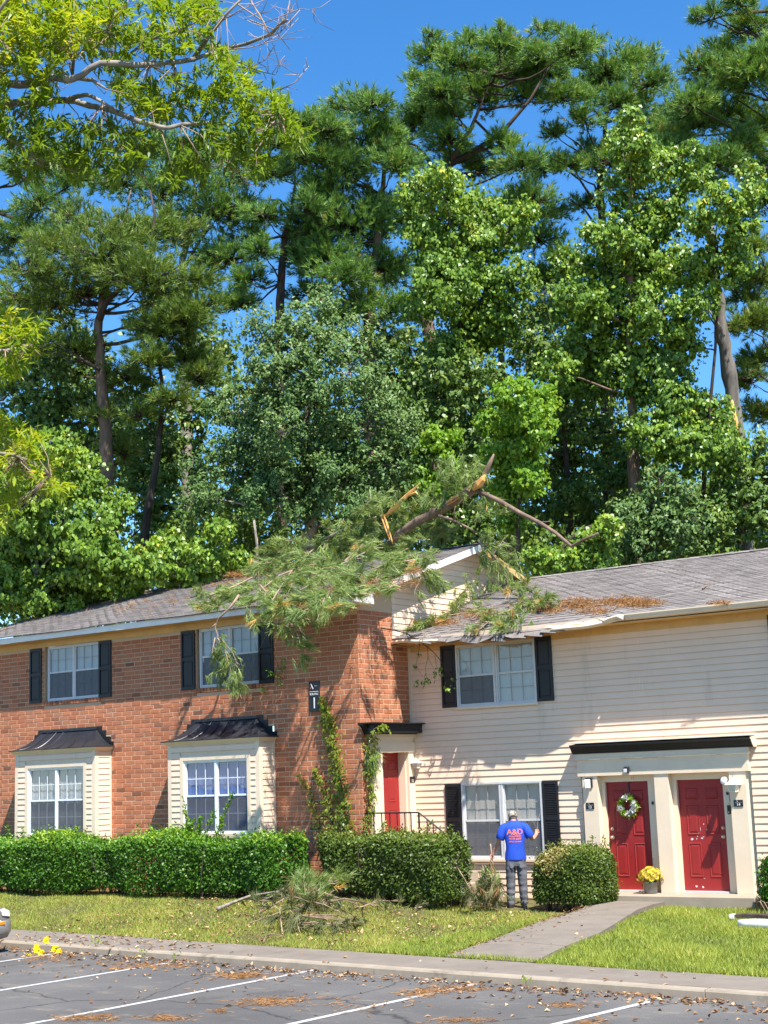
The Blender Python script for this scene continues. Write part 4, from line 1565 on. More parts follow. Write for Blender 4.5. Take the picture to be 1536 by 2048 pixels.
def pine(name, label, trunk_px, t, clumps_px, rad, n_tufts, mat, bark, group, seed, needle=0.25, nn=14, depth=1.6, extra_limbs=(), sub=24, width=0.024):
    r = np.random.default_rng(5000 + seed)
    clumps = []
    for c in clumps_px:
        dt = c[3] if len(c) > 3 else r.uniform(-depth, depth)
        clumps.append((at(c[0], c[1], t + dt), c[2] * 1.14 / F * t))
    tp = [at(a, b, t) for a, b in trunk_px]
    base = tp[0].copy()
    base[2] = -0.33
    root = thing(name, label, 'pine tree', tuple(base), group)
    pts = [base] + tp
    fine = []
    for i in range(len(pts) - 1):
        for u in np.linspace(0, 1, 6)[:-1]:
            fine.append(pts[i] * (1 - u) + pts[i + 1] * u + r.normal(size=3) * rad * 0.10)
    fine.append(pts[-1])
    m = len(fine)
    mb = MB()
    mb.tube(fine, [rad * (1.1 - 1.04 * (i / (m - 1)) ** 1.2) for i in range(m)], 10)
    mb.build('trunk', bark, root, True)
    lb = MB()
    limb_tree(lb, r, fine[m // 3:], [c[0] for c in clumps], rad * 0.30, 5, 0.04)
    for lp in extra_limbs:
        q = [at(x, y, t - 0.3) for x, y in lp[0]]
        lb.tube(q, [lp[1] * (1 - 0.7 * i / (len(q) - 1)) for i in range(len(q))], 6)
    # branchlets and tufts
    cc, ax, spray_id = [], [], []
    sid = 0
    Rm = np.mean([c[1] for c in clumps])
    total = sum(c[1] ** 2 for c in clumps)
    for (c, R) in clumps:
        k = max(4, int(sub * (R / Rm) ** 1.4))
        per = max(3, int(n_tufts * (R * R / total) / k))
        for _ in range(k):
            d = rand_dirs(r, 1)[0]
            d[2] = abs(d[2]) * 0.8 - 0.25
            d = d / np.linalg.norm(d)
            e = c + d * R * np.array([1.05, 1.05, 0.85]) * (0.5 + 0.5 * r.random() ** 0.5)
            lb.tube([c + r.normal(size=3) * 0.05, (c + e) / 2 + r.normal(size=3) * 0.07, e], [0.028, 0.018, 0.007], 3)
            u = 0.25 + 0.8 * r.random(per) ** 0.7
            off = r.normal(size=(per, 3)) * R * 0.125
            p = c + (e - c) * u[:, None] + off
            cc.append(p)
            ax.append(unit(d * 0.7 + unit(off) * 0.55 + np.array([0, 0, 0.55]) + r.normal(size=(per, 3)) * 0.25))
            spray_id += [sid] * per
            sid += 1
    lb.build('limb', M['darkbark'], root, True)['kind'] = 'stuff'
    cc, ax, spray_id = np.concatenate(cc), np.concatenate(ax), np.array(spray_id)
    v, f = tufts(r, cc, ax, nn, needle * r.uniform(0.75, 1.2, len(cc)), width, (0.12, 0.85))
    tt = np.clip((r.random(sid) * 0.45)[spray_id] + r.random(len(cc)) ** 1.5 * 0.5, 0, 1)
    tint = np.clip(np.repeat(tt, nn) + r.random(len(f)) * 0.18, 0, 1)
    tint[r.random(len(f)) < 0.003] = 1
    cr = link_mesh('crown', raw_mesh('crown', v, f, mat, tint), root)
    cr['kind'] = 'stuff'
    return root


# ------------------------------------------------------------------ the trees behind the houses
GP = 'tall pines behind the townhouses'
GB = 'leafy trees behind the townhouses'
GS = 'undergrowth behind the roofs'
PB = M['bark']

pine('pine_tree', 'pine with a stout pale trunk and golden green needles, left of the others', [(226, 1130), (212, 900), (203, 760), (197, 640), (212, 560), (240, 470), (262, 380)], 46,
     [(200, 520, 95), (120, 610, 75), (300, 560, 85), (250, 470, 75), (340, 640, 60), (255, 760, 50), (240, 905, 42), (70, 690, 55), (400, 620, 50), (330, 470, 70), (150, 700, 50), (110, 500, 60), (200, 830, 40), (40, 600, 60), (170, 590, 60), (250, 560, 60), (330, 600, 56), (380, 560, 50), (60, 540, 50), (150, 440, 50)], 0.23, 6108, M['needleY'], PB, GP, 1,
     extra_limbs=[([(197, 640), (215, 600), (260, 560), (300, 500), (310, 430), (300, 380)], 0.10), ([(200, 740), (150, 710), (100, 680)], 0.06)])
pine('pine_tree', 'slim dark leaning pine just right of the stout pale trunk', [(286, 1095), (300, 1000), (318, 900), (324, 780), (316, 680), (310, 600)], 45,
     [(320, 660, 60), (375, 720, 55), (290, 720, 45), (345, 800, 38), (280, 830, 30), (370, 640, 50), (400, 760, 40)], 0.14, 2125, M['needleY'], M['darkbark'], GP, 2)
pine('pine_tree', 'pine with a pale forked top rising behind the willow oak boughs', [(372, 760), (372, 640), (366, 540), (370, 480), (388, 400), (395, 330)], 54,
     [(430, 430, 85), (380, 350, 70), (480, 350, 55), (460, 520, 60), (320, 390, 60), (250, 370, 60), (440, 300, 60), (500, 480, 45), (340, 300, 50), (420, 520, 56), (370, 450, 50), (480, 420, 50), (530, 340, 46), (290, 300, 50), (460, 590, 40)], 0.22, 5046, M['needle'], M['greybark'], GP, 3,
     extra_limbs=[([(372, 600), (400, 560), (440, 520), (480, 500)], 0.07), ([(372, 640), (430, 600), (500, 606)], 0.06), ([(366, 540), (400, 480), (420, 455), (420, 430)], 0.07)])
pine('pine_tree', 'dark blue-green pine at the left edge behind the hanging boughs', [(-60, 1000), (-40, 700), (-20, 450), (-10, 330)], 56,
     [(80, 410, 60), (30, 480, 70), (130, 480, 55), (60, 560, 60), (160, 360, 55), (10, 640, 60), (60, 330, 60), (120, 330, 50), (90, 730, 50), (20, 760, 50)], 0.25, 3983, M['needle'], M['darkbark'], GP, 4,
     extra_limbs=[([(-20, 325), (30, 345), (70, 372), (120, 405), (160, 450)], 0.13), ([(-15, 420), (60, 450), (130, 480), (180, 500)], 0.09)])
pine('pine_tree', 'thin black-trunked pine with sparse tufts against a gap of blue sky', [(556, 700), (560, 600), (564, 520), (570, 470), (584, 420), (589, 370), (586, 300)], 50,
     [(525, 430, 42), (610, 470, 36), (640, 320, 42), (560, 290, 42), (500, 560, 38), (630, 400, 32), (545, 345, 36), (600, 250, 40), (660, 260, 36), (480, 610, 36), (520, 500, 30)], 0.17, 2656, M['needle'], M['darkbark'], GP, 5,
     extra_limbs=[([(566, 500), (600, 470), (640, 450)], 0.05), ([(584, 430), (560, 400), (520, 400)], 0.05), ([(572, 470), (530, 480), (490, 470)], 0.05)])
pine('pine_tree', 'full-crowned pine in the middle, its trunk forking above the oak', [(735, 760), (737, 680), (745, 560), (760, 430), (770, 330), (760, 240)], 50,
     [(705, 220, 48), (650, 260, 50), (720, 300, 72), (660, 380, 62), (700, 460, 85), (765, 540, 62), (650, 520, 70), (730, 620, 52), (800, 440, 48), (745, 210, 42), (610, 420, 46), (690, 560, 60), (620, 590, 44), (780, 620, 46), (790, 330, 50), (600, 320, 40), (640, 450, 60), (760, 420, 60), (690, 340, 50), (600, 520, 50), (770, 260, 36), (680, 640, 50), (590, 270, 34)], 0.24, 8765, M['needle'], PB, GP, 6)
pine('pine_tree', 'tallest broad-crowned pine, its flat top of dark tufts centred on the sky', [(872, 800), (856, 640), (850, 500), (862, 400), (900, 330), (950, 240), (985, 150)], 52,
     [(862, 115, 40), (928, 130, 50), (1000, 100, 46), (1080, 120, 52), (1145, 100, 44), (880, 190, 48), (960, 200, 52), (1050, 190, 40), (1120, 200, 40), (825, 250, 46), (900, 280, 44), (840, 160, 32), (1080, 60, 20), (940, 80, 26), (1000, 290, 40), (1040, 330, 46), (960, 340, 36), (820, 330, 40), (1065, 400, 50), (860, 70, 16), (1120, 60, 18), (1000, 60, 18), (900, 240, 44), (980, 150, 50), (1040, 150, 50), (930, 180, 46), (1100, 150, 40), (850, 220, 40), (920, 320, 40), (1090, 340, 36), (790, 290, 40)], 0.27, 9031, M['needle'], PB, GP, 7,
     extra_limbs=[([(862, 400), (900, 330), (960, 300), (1010, 290), (1060, 320)], 0.09), ([(880, 360), (850, 310), (830, 290), (790, 280)], 0.08), ([(900, 330), (1000, 270), (1060, 200), (1100, 130)], 0.10), ([(950, 240), (1010, 300), (1090, 310), (1130, 330)], 0.05)])
pine('pine_tree', 'rounded pine crown to the right of the tallest one, with bare lower boughs', [(1215, 900), (1212, 700), (1205, 500), (1200, 350), (1215, 220), (1240, 130)], 55,
     [(1240, 135, 50), (1300, 170, 46), (1200, 180, 44), (1280, 215, 40), (1170, 240, 36), (1150, 130, 34), (1330, 230, 36), (1230, 210, 46), (1130, 330, 34), (1165, 410, 30), (1190, 300, 36), (1110, 270, 28), (1240, 290, 40), (1185, 90, 24), (1080, 480, 46), (1130, 520, 40), (1280, 130, 46), (1210, 150, 40), (1310, 260, 46), (1180, 330, 30), (1150, 190, 36), (1290, 320, 46), (1220, 330, 40)], 0.25, 5577, M['needle'], M['darkbark'], GP, 8,
     extra_limbs=[([(1200, 420), (1160, 360), (1120, 330)], 0.06), ([(1205, 470), (1170, 420), (1140, 400)], 0.05), ([(1200, 350), (1160, 290), (1130, 270)], 0.05)])
pine('pine_tree', 'dark pine filling the upper right corner, one bough reaching over the sky', [(1600, 900), (1580, 600), (1560, 350), (1550, 100), (1540, -20)], 50,
     [(1400, 135, 40), (1450, 110, 46), (1500, 60, 50), (1430, 25, 26), (1400, 35, 18), (1500, 160, 66), (1385, 210, 46), (1450, 230, 60), (1525, 260, 60), (1365, 290, 40), (1430, 330, 46), (1530, 400, 50), (1480, 430, 34), (1350, 350, 30), (1480, 10, 30), (1330, 300, 30), (1530, 120, 50), (1440, 170, 50), (1400, 250, 46), (1480, 300, 50), (1340, 260, 36), (1500, 340, 50), (1400, 370, 36)], 0.3, 7702, M['needle'], M['darkbark'], GP, 9,
     extra_limbs=[([(1560, 20), (1500, 25), (1450, 30), (1400, 48)], 0.07), ([(1565, 320), (1500, 300), (1440, 290), (1380, 300)], 0.09), ([(1570, 400), (1500, 350), (1420, 330)], 0.08)])
pine('pine_tree', 'pine at the right edge with lit lower tufts beside the broken snag', [(1570, 1080), (1560, 800), (1550, 620), (1545, 500)], 47,
     [(1515, 560, 46), (1500, 650, 48), (1525, 720, 46), (1505, 500, 36), (1535, 640, 50), (1500, 760, 34), (1530, 830, 40), (1490, 600, 30)], 0.2, 2390, M['needleY'], M['darkbark'], GP, 10,
     extra_limbs=[([(1556, 780), (1510, 740), (1470, 760)], 0.05)])
pine('pine_tree', 'shaded pine behind the bright sweetgum crowns, mostly hidden', [(1010, 1000), (1005, 800), (1000, 620), (1000, 480)], 57,
     [(1080, 430, 55), (1100, 560, 60), (1060, 640, 60), (780, 700, 60), (820, 790, 60), (1000, 420, 50), (900, 720, 60), (790, 560, 40), (1140, 640, 50)], 0.25, 4515, M['needle'], M['darkbark'], GP, 11)

broadleaf('oak_tree', 'wide rounded evergreen oak with small grey-green leaves in the middle', 'tree', [(620, 1120), (618, 1000), (610, 880), (625, 760)], 42,
          [(640, 665, 78), (560, 720, 80), (700, 745, 85), (485, 820, 72), (600, 850, 100), (735, 860, 88), (450, 950, 72), (560, 985, 85), (690, 985, 90), (790, 930, 66), (520, 650, 42), (650, 600, 34), (760, 790, 56), (400, 1000, 44), (500, 900, 70), (630, 940, 80), (820, 860, 40), (760, 1010, 50), (540, 780, 60), (590, 650, 40)],
          M['holly'], 70000, (0.115, 0.062), M['greybark'], 0.22, GB, False, 0.25, 1.3, 1, True, 40, 0.20)
broadleaf('sweetgum_tree', 'bright green sweetgum with a domed crown in front of the tallest pine', 'tree', [(905, 1080), (908, 900), (912, 760), (925, 600)], 45,
          [(850, 385, 52), (905, 400, 55), (965, 420, 55), (1020, 455, 48), (855, 470, 55), (945, 510, 88), (1015, 560, 56), (885, 580, 70), (960, 650, 78), (870, 520, 50), (840, 610, 40), (900, 690, 50), (1000, 640, 46), (820, 390, 24), (1050, 420, 26), (880, 355, 30)],
          M['gum'], 51300, (0.128, 0.100), M['darkbark'], 0.17, GB, False, 0.8, 1.2, 2)
broadleaf('sweetgum_tree', 'tallest sweetgum, a spire of bright leaves above the right-hand roof', 'tree', [(1272, 1040), (1268, 900), (1262, 760), (1262, 560), (1262, 380)], 44,
          [(1262, 235, 24), (1262, 290, 42), (1300, 335, 50), (1240, 380, 46), (1340, 400, 52), (1300, 440, 62), (1250, 470, 62), (1310, 530, 72), (1210, 540, 56), (1250, 620, 86), (1160, 600, 56), (1330, 630, 62), (1150, 690, 60), (1210, 740, 76), (1300, 750, 76), (1110, 740, 40), (1390, 355, 36), (1385, 300, 20), (1240, 270, 24), (1190, 470, 34), (1140, 530, 40), (1340, 320, 30)],
          M['gum'], 64600, (0.128, 0.100), M['bark'], 0.22, GB, False, 0.8, 1.2, 3)
broadleaf('sweetgum_tree', 'sweetgum at the far right, loose leafy boughs spread round the broken snag', 'tree', [(1410, 1110), (1405, 1000), (1412, 900), (1430, 700), (1440, 520)], 43,
          [(1440, 405, 40), (1480, 450, 36), (1400, 440, 36), (1430, 520, 50), (1380, 540, 42), (1500, 345, 26), (1505, 385, 22), (1480, 520, 34), (1400, 600, 36), (1370, 690, 44), (1420, 840, 52), (1380, 900, 56), (1450, 900, 50), (1350, 800, 50), (1310, 870, 56), (1480, 980, 46), (1390, 810, 36)],
          M['gum'], 38000, (0.128, 0.100), M['darkbark'], 0.09, GB, False, 0.8, 1.0, 4)
broadleaf('maple_tree', 'small yellow-green maple glowing behind the broken pine trunk', 'tree', [(1035, 1120), (1038, 1000), (1040, 900)], 41,
          [(1030, 795, 42), (1000, 850, 42), (1062, 850, 46), (1040, 920, 46), (1005, 985, 38), (1085, 800, 34), (1060, 960, 34), (990, 910, 32), (1025, 1040, 30)],
          M['maple'], 20900, (0.128, 0.100), M['darkbark'], 0.08, GB, False, 0.7, 0.7, 5)
broadleaf('sweetgum_sapling', 'slender light green sapling left of the broken pine trunk', 'tree', [(868, 1100), (866, 1000), (866, 900)], 41.5,
          [(868, 880, 32), (835, 920, 28), (895, 915, 26), (850, 965, 34), (885, 985, 30), (825, 1000, 24), (905, 870, 18)],
          M['maple'], 6840, (0.128, 0.100), M['darkbark'], 0.05, GB, False, 0.7, 0.5, 6)
broadleaf('sweetgum_tree', 'low bushy sweetgum behind the left end of the brick house roof', 'tree', [(70, 1280), (72, 1150), (75, 1000)], 40,
          [(60, 985, 72), (150, 955, 58), (50, 1100, 80), (160, 1080, 80), (100, 1180, 80), (230, 1010, 36), (10, 1180, 60), (215, 1130, 56), (30, 920, 50), (110, 900, 44), (190, 1170, 50)],
          M['gum'], 51300, (0.128, 0.100), M['greybark'], 0.12, GB, False, 0.8, 1.0, 7)
broadleaf('sweetgum_sapling', 'shrubby sapling just behind the brick house ridge, left of centre', 'shrub', [(360, 1190), (360, 1130)], 39.5,
          [(300, 1125, 40), (360, 1130, 42), (415, 1105, 38), (470, 1120, 30), (335, 1080, 28), (260, 1155, 36), (395, 1150, 34), (440, 1060, 24)],
          M['gum'], 13300, (0.128, 0.100), M['greybark'], 0.05, GB, False, 0.8, 0.5, 8)
broadleaf('dark_tree', 'shaded broadleaf tree between the two left pines', 'tree', [(120, 1000), (118, 850), (110, 720)], 49,
          [(100, 760, 70), (160, 830, 60), (60, 850, 70), (30, 750, 50), (180, 720, 50), (120, 660, 50), (290, 880, 60), (340, 920, 60), (270, 800, 50), (290, 970, 60), (360, 850, 50), (330, 1010, 50), (420, 700, 50), (430, 790, 50), (290, 640, 40)],
          M['dark'], 17000, (0.16, 0.12), M['darkbark'], 0.15, GB, False, 0.5, 1.4, 9)
broadleaf('dark_tree', 'shaded broadleaf tree between the domed and the tallest sweetgum', 'tree', [(1140, 1100), (1136, 950), (1120, 800)], 47,
          [(1090, 700, 60), (1130, 830, 66), (1180, 900, 70), (1110, 930, 60), (1060, 720, 40), (1230, 860, 60), (1160, 770, 50), (1150, 1000, 60), (1200, 980, 60), (1080, 590, 36), (830, 850, 40), (1040, 660, 46), (1280, 930, 60), (1090, 1010, 50)],
          M['dark'], 16000, (0.15, 0.12), M['darkbark'], 0.16, GB, False, 0.5, 1.4, 10)
broadleaf('dark_tree', 'shaded tree behind the oak and the pale sapling', 'tree', [(800, 1080), (800, 950), (805, 820)], 49,
          [(800, 760, 66), (850, 830, 60), (790, 860, 60), (900, 800, 60), (920, 900, 60), (950, 760, 60), (960, 860, 50), (880, 990, 60), (940, 1000, 60), (780, 670, 46), (820, 700, 44), (890, 740, 50, -5.2), (930, 800, 50, -5), (895, 830, 40, -5.2), (940, 880, 44, -4.8), (960, 740, 40, -5), (850, 760, 44, -5), (830, 820, 36, -5), (930, 960, 44, -5), (900, 1030, 40, -5.5), (960, 1050, 40, -5)],
          M['dark'], 22000, (0.15, 0.12), M['darkbark'], 0.15, GB, False, 0.5, 1.4, 11)
broadleaf('leafy_shrub', 'broad green shrub above the right-hand roof ridge, with a few yellow leaves', 'shrub', [(1300, 1140), (1300, 1080)], 41,
          [(1250, 1040, 44), (1310, 1020, 56), (1350, 1060, 50), (1240, 1090, 40), (1290, 1085, 46), (1360, 990, 40), (1320, 960, 36), (1390, 1040, 36)],
          M['holly'], 10000, (0.13, 0.08), M['darkbark'], 0.05, GS, False, 0.4, 0.6, 12)
broadleaf('leafy_shrub', 'small bright shrub right beside the gable peak', 'shrub', [(1185, 1180), (1185, 1120)], 38.5,
          [(1180, 1090, 36), (1215, 1060, 28), (1150, 1120, 34), (1200, 1120, 34), (1110, 1130, 34), (1075, 1115, 30)],
          M['gum'], 9500, (0.128, 0.100), M['darkbark'], 0.04, GS, False, 0.6, 0.4, 13)
broadleaf('leafy_shrub', 'dark shrub mass at the right edge above the roof ridge', 'shrub', [(1490, 1110), (1490, 1050)], 42,
          [(1440, 1030, 46), (1500, 1010, 56), (1540, 950, 50), (1460, 950, 40), (1530, 1050, 40), (1400, 1085, 30), (1520, 890, 36)],
          M['dark'], 9000, (0.14, 0.10), M['darkbark'], 0.05, GS, False, 0.5, 0.6, 14)

# the broken snag: no crown left, peeled and scarred
snag = thing('dead_tree', 'broken grey snag with peeled orange scars, standing behind the right-hand roof', 'dead tree', tuple(np.array([*at(1478, 900, 44.5)[:2], -0.33])))
r_ = np.random.default_rng(3)
sp = [np.array([*at(1482, 900, 44.5)[:2], -0.33])] + [at(a, b, 44.5) for a, b in ((1474, 880), (1464, 800), (1456, 730), (1446, 670), (1438, 610), (1430, 560), (1424, 500), (1417, 445))]
mb = MB()
fine = []
for i in range(len(sp) - 1):
    for u in (0, 0.34, 0.67):
        fine.append(sp[i] * (1 - u) + sp[i + 1] * u + r_.normal(size=3) * 0.02)
fine.append(sp[-1])
mb.tube(fine, [0.25 - 0.12 * (i / len(fine)) + 0.03 * math.sin(i * 1.7) for i in range(len(fine))], 10)
mb.build('trunk', M['snagbark'], snag, True)
mb = MB()
top = sp[-1]
for k in range(6):
    a = k * 1.05
    o = np.array([math.cos(a), math.sin(a), 0]) * 0.08
    mb.tube([top + o * 0.9 + np.array([0, 0, -0.25]), top + o * 0.8 + np.array([0, 0, 0.05]), top + o * 1.0 + np.array([0, 0, 0.18 + 0.2 * r_.random()])], [0.045, 0.035, 0.006], 4)
mb.build('splinter', M['rawwood'], snag)
mb = MB()
mb.tube([at(1440, 660, 44.4), at(1428, 635, 44.2), at(1416, 618, 44.1)], [0.08, 0.05, 0.015], 5)
mb.build('branch_stub', M['greybark'], snag, True)
mb = MB()
mb.tube([at(1474, 880, 44.25), at(1470, 845, 44.25), at(1464, 800, 44.28)], [0.13, 0.10, 0.03], 6)
mb.build('torn_scar', M['rawwood'], snag, True)

# trunks of smaller trees one can tell apart in the shade under the canopy
for k, (pts, t, rr, bk, lab) in enumerate([
    ([(1268, 1030), (1267, 950), (1266, 880)], 43.2, 0.13, M['bark'], 'straight brown trunk standing in shade above the right-hand ridge'),
    ([(512, 1150), (514, 1090), (508, 1040)], 39, 0.04, M['greybark'], 'thin pale dead stem behind the brick ridge'),
    ([(1108, 1120), (1130, 1090), (1160, 1060), (1190, 1050)], 40, 0.06, M['darkbark'], 'dark crooked stem bending right beside the gable')]):
    p = [at(a, b, t) for a, b in pts]
    base = np.array([p[0][0], p[0][1], -0.33])
    tr = thing('slender_tree', lab, 'tree', tuple(base), GS)
    mb = MB()
    mb.tube([base] + p, [rr * 1.2] + [rr * (1 - 0.4 * i / len(p)) for i in range(len(p))], 7)
    mb.build('trunk', bk, tr, True)

# the wood behind all of them reads as one dark mass
r_ = np.random.default_rng(77)
wood_cl = []
for k in range(300):
    px = r_.uniform(-260, 1780)
    lim = 985 if 1290 < px < 1600 else (690 if px < 520 else (700 if px < 760 else 760))
    py = lim + (1210 - lim) * r_.random() ** 0.8
    wood_cl.append((at(px, py, 62 + r_.uniform(-5, 6)), r_.uniform(0.9, 1.9)))
pos, out, idx, sc, sr = crown_points(r_, wood_cl, 80000, 20, 0.36)
nrm = unit(out + rand_dirs(r_, len(pos)) * 0.8)
ax = unit(np.cross(nrm, rand_dirs(r_, len(pos))) + np.array([0, 0, -0.4]))
v, f = leaf_quads(pos, ax, nrm, 0.26 * r_.uniform(0.7, 1.2, len(pos)), 0.20 * r_.uniform(0.7, 1.2, len(pos)))
tag(link_mesh('far_wood', raw_mesh('far_wood', v, f, M['dark'], np.clip(r_.random(len(pos)) * 0.6 + (r_.random(len(sc)) * 0.4)[idx], 0, 1))), kind='stuff')
# low brush on the ground in front of it
low = [(at(r_.uniform(-200, 1750), 1020 + 230 * r_.random() ** 0.7, 44 + r_.uniform(-3, 8)), r_.uniform(0.5, 1.1)) for _ in range(150)]
pos, out, idx, sc, sr = crown_points(r_, low, 48000, 18, 0.36)
nrm = unit(out + rand_dirs(r_, len(pos)) * 0.8)
ax = unit(np.cross(nrm, rand_dirs(r_, len(pos))) + np.array([0, 0, -0.3]))
v, f = leaf_quads(pos, ax, nrm, 0.17 * r_.uniform(0.7, 1.2, len(pos)), 0.12 * r_.uniform(0.7, 1.2, len(pos)))
tag(link_mesh('underbrush', raw_mesh('underbrush', v, f, M['dark'], np.clip(r_.random(len(pos)) * 0.7 + (r_.random(len(sc)) * 0.3)[idx], 0, 1))), kind='stuff')

# ------------------------------------------------------------------ the near tree at the left
T0 = 11.0
oak = thing('willow_oak', 'near willow oak whose pale boughs and narrow yellow-green leaves hang into the upper left', 'tree', tuple(np.array([*at(-700, 900, T0)[:2], -0.33])))
r_ = np.random.default_rng(21)
base = np.array([*at(-700, 900, T0)[:2], -0.33])
tr = [base, base + np.array([0.05, 0.05, 2.2]), base + np.array([0, 0.1, 4.2]), at(-640, 150, T0), at(-600, -300, T0)]
mb = MB()
mb.tube(tr, [0.26, 0.21, 0.18, 0.15, 0.08], 12)
mb.build('trunk', M['greybark'], oak, True)
BOUGHS = [([(-640, 260), (-300, 230), (-60, 175), (0, 165), (50, 170), (100, 155), (150, 157), (200, 127), (300, 130), (385, 119), (440, 100), (520, 78), (575, 40)], 0.055),
          ([(150, 155), (185, 162), (212, 178)], 0.034), ([(-640, 300), (-200, 240), (20, 205), (60, 210), (130, 200), (200, 214), (260, 235), (320, 256), (360, 250), (420, 245), (470, 249)], 0.050),
          ([(130, 200), (172, 190), (205, 205), (240, 226)], 0.03), ([(145, 157), (148, 115), (168, 76), (214, 60)], 0.022), ([(385, 119), (420, 70), (452, 28), (490, -10)], 0.03),
          ([(-620, 560), (-300, 620), (-60, 690), (10, 700), (60, 690)], 0.035), ([(-640, 760), (-250, 860), (-40, 900), (40, 915), (100, 950)], 0.035),
          ([(230, 130), (300, 80), (360, 60), (430, 20)], 0.016), ([(200, 214), (240, 290), (275, 345)], 0.014), ([(320, 256), (345, 190), (350, 130)], 0.012), ([(0, 165), (-20, 60), (40, -30)], 0.035),
          ([(420, 245), (440, 300), (470, 340)], 0.010), ([(60, 210), (20, 260), (60, 310)], 0.018), ([(470, 249), (540, 240), (600, 262)], 0.008), ([(300, 130), (400, 190), (500, 215), (560, 230)], 0.012)]
tw = []
for pts, rr in BOUGHS:
    q = []
    for i, (a, b) in enumerate(pts):
        q.append(at(a, b, T0 + 0.35 * math.sin(i * 0.9 + rr * 90) - (0.2 if rr > 0.03 else 0)))
    fine_ = []
    for i in range(len(q) - 1):
        for u in (0, 0.33, 0.67):
            k_ = lambda j: q[max(0, min(len(q) - 1, j))]
            p0, p1, p2, p3 = k_(i - 1), k_(i), k_(i + 1), k_(i + 2)
            fine_.append(0.5 * (2 * p1 + (p2 - p0) * u + (2 * p0 - 5 * p1 + 4 * p2 - p3) * u * u + (3 * p1 - p0 - 3 * p2 + p3) * u ** 3) + r_.normal(size=3) * rr * 0.10)
    fine_.append(q[-1])
    lb = MB()
    lb.tube(fine_, [max(0.004, 0.68 * rr * (1 - 0.72 * i / (len(fine_) - 1)) * r_.uniform(0.9, 1.1)) for i in range(len(fine_))], 8)
    lb.build('limb', M['greybark'], oak, True)
    tw.append(np.array(q))
NODES = np.concatenate(tw)
WCL = [(60, 30, 80), (170, 35, 75), (275, 25, 62), (370, 55, 52), (415, 20, 36), (80, 110, 60), (20, 100, 60), (30, 260, 60), (115, 285, 55), (200, 285, 52), (60, 325, 34), (275, 300, 40), (330, 195, 50), (415, 175, 46), (475, 165, 40), (520, 215, 40), (560, 255, 34), (596, 268, 18), (430, 265, 46), (365, 310, 38), (480, 305, 40), (300, 225, 34), (255, 170, 36), (345, 350, 22), (525, 325, 22), (215, 90, 50), (130, 60, 50), (320, 95, 34), (440, 110, 26), (240, 340, 26), (150, 330, 30), (560, 210, 22), (500, 260, 34), (400, 340, 24), (90, 180, 34), (20, 30, 60), (-40, 200, 70), (-60, 60, 70),
       (30, 690, 46), (10, 740, 28), (70, 665, 24), (25, 640, 24), (30, 905, 44), (80, 945, 34), (112, 975, 18), (20, 1000, 24), (-20, 950, 50), (-30, 700, 50), (60, 880, 26), (10, 850, 24), (5, 1045, 14)]
cs, xs_, tt = [], [], []
twg = MB()
for (a, b, rpx) in WCL:
    k = int(10 + (rpx / 10.0) ** 1.8 * 2.1)
    low_ = 0.25 if b > 230 and b < 420 else 0.0
    for _ in range(k):
        rad = rpx * math.sqrt(r_.random())
        an = r_.random() * 6.283
        c = at(a + rad * math.cos(an), b + rad * math.sin(an), T0 + r_.uniform(-0.75, 0.75) * (1 - 0.4 * rad / rpx))
        k2 = int(np.argmin(np.linalg.norm(NODES - c, axis=1)))
        d = c - NODES[k2]
        cs.append(c)
        xs_.append(unit(d) * 0.7 + np.array([0, 0, 0.25]) + r_.normal(size=3) * 0.35)
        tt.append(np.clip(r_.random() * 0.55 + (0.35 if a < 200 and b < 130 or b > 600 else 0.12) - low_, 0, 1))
        if r_.random() < 0.2:
            twg.tube([NODES[k2], NODES[k2] + d * 0.5 + np.array([0, 0, -0.06]) + r_.normal(size=3) * 0.04, c], [0.0045, 0.0035, 0.002], 4)
# bare twigs against the sky
for pts in ([(470, 5), (530, 45), (600, 18), (630, 20)], [(520, 78), (560, 65), (600, 20)], [(440, 100), (500, 95), (560, 78), (597, 36)], [(560, 180), (590, 165), (618, 132)], [(490, 140), (530, 120), (550, 90)], [(500, 40), (550, 60), (580, 100)], [(430, 50), (480, 20), (540, -5)],
            [(300, 128), (270, 240), (272, 300)], [(410, 250), (440, 300), (480, 350), (500, 372)], [(220, 130), (260, 90), (340, 55)], [(160, 110), (200, 160), (260, 170)], [(470, 120), (510, 140), (550, 150), (570, 120)], [(540, 70), (520, 30), (500, 0)], [(550, 60), (575, 30), (580, -5)]):
    q = [at(a, b, T0 + r_.uniform(-0.4, 0.3)) for a, b in pts]
    twg.tube(q, [0.006, 0.0045, 0.003, 0.002][:len(q)], 4)
    for i in range(len(q) - 1):
        for _ in range(3):
            s = q[i] + (q[i + 1] - q[i]) * r_.random()
            e = s + (ROT @ np.array([r_.normal() * 0.10, -0.05 + r_.normal() * 0.10, r_.normal() * 0.05]))
            twg.tube([s, (s + e) / 2 + r_.normal(size=3) * 0.01, e], [0.003, 0.0025, 0.0015], 3)
twg.build('twig', M['twig'], oak, True)['kind'] = 'stuff'
cs, xs_, tt = np.array(cs), unit(np.array(xs_)), np.array(tt)
NL = 11
N = len(cs)
ref = unit(np.cross(xs_, rand_dirs(r_, N)))
bb = np.cross(xs_, ref)
ang = r_.uniform(0, 6.283, (N, NL))
phi = r_.uniform(0.35, 1.5, (N, NL))
rad = ref[:, None] * np.cos(ang)[..., None] + bb[:, None] * np.sin(ang)[..., None]
d = xs_[:, None] * np.cos(phi)[..., None] + rad * np.sin(phi)[..., None]
p0 = cs[:, None] + xs_[:, None] * (r_.random((N, NL)) * 0.09 - 0.04)[..., None]
p0, d = p0.reshape(-1, 3), unit(d.reshape(-1, 3) + np.array([0, 0, -0.22]))
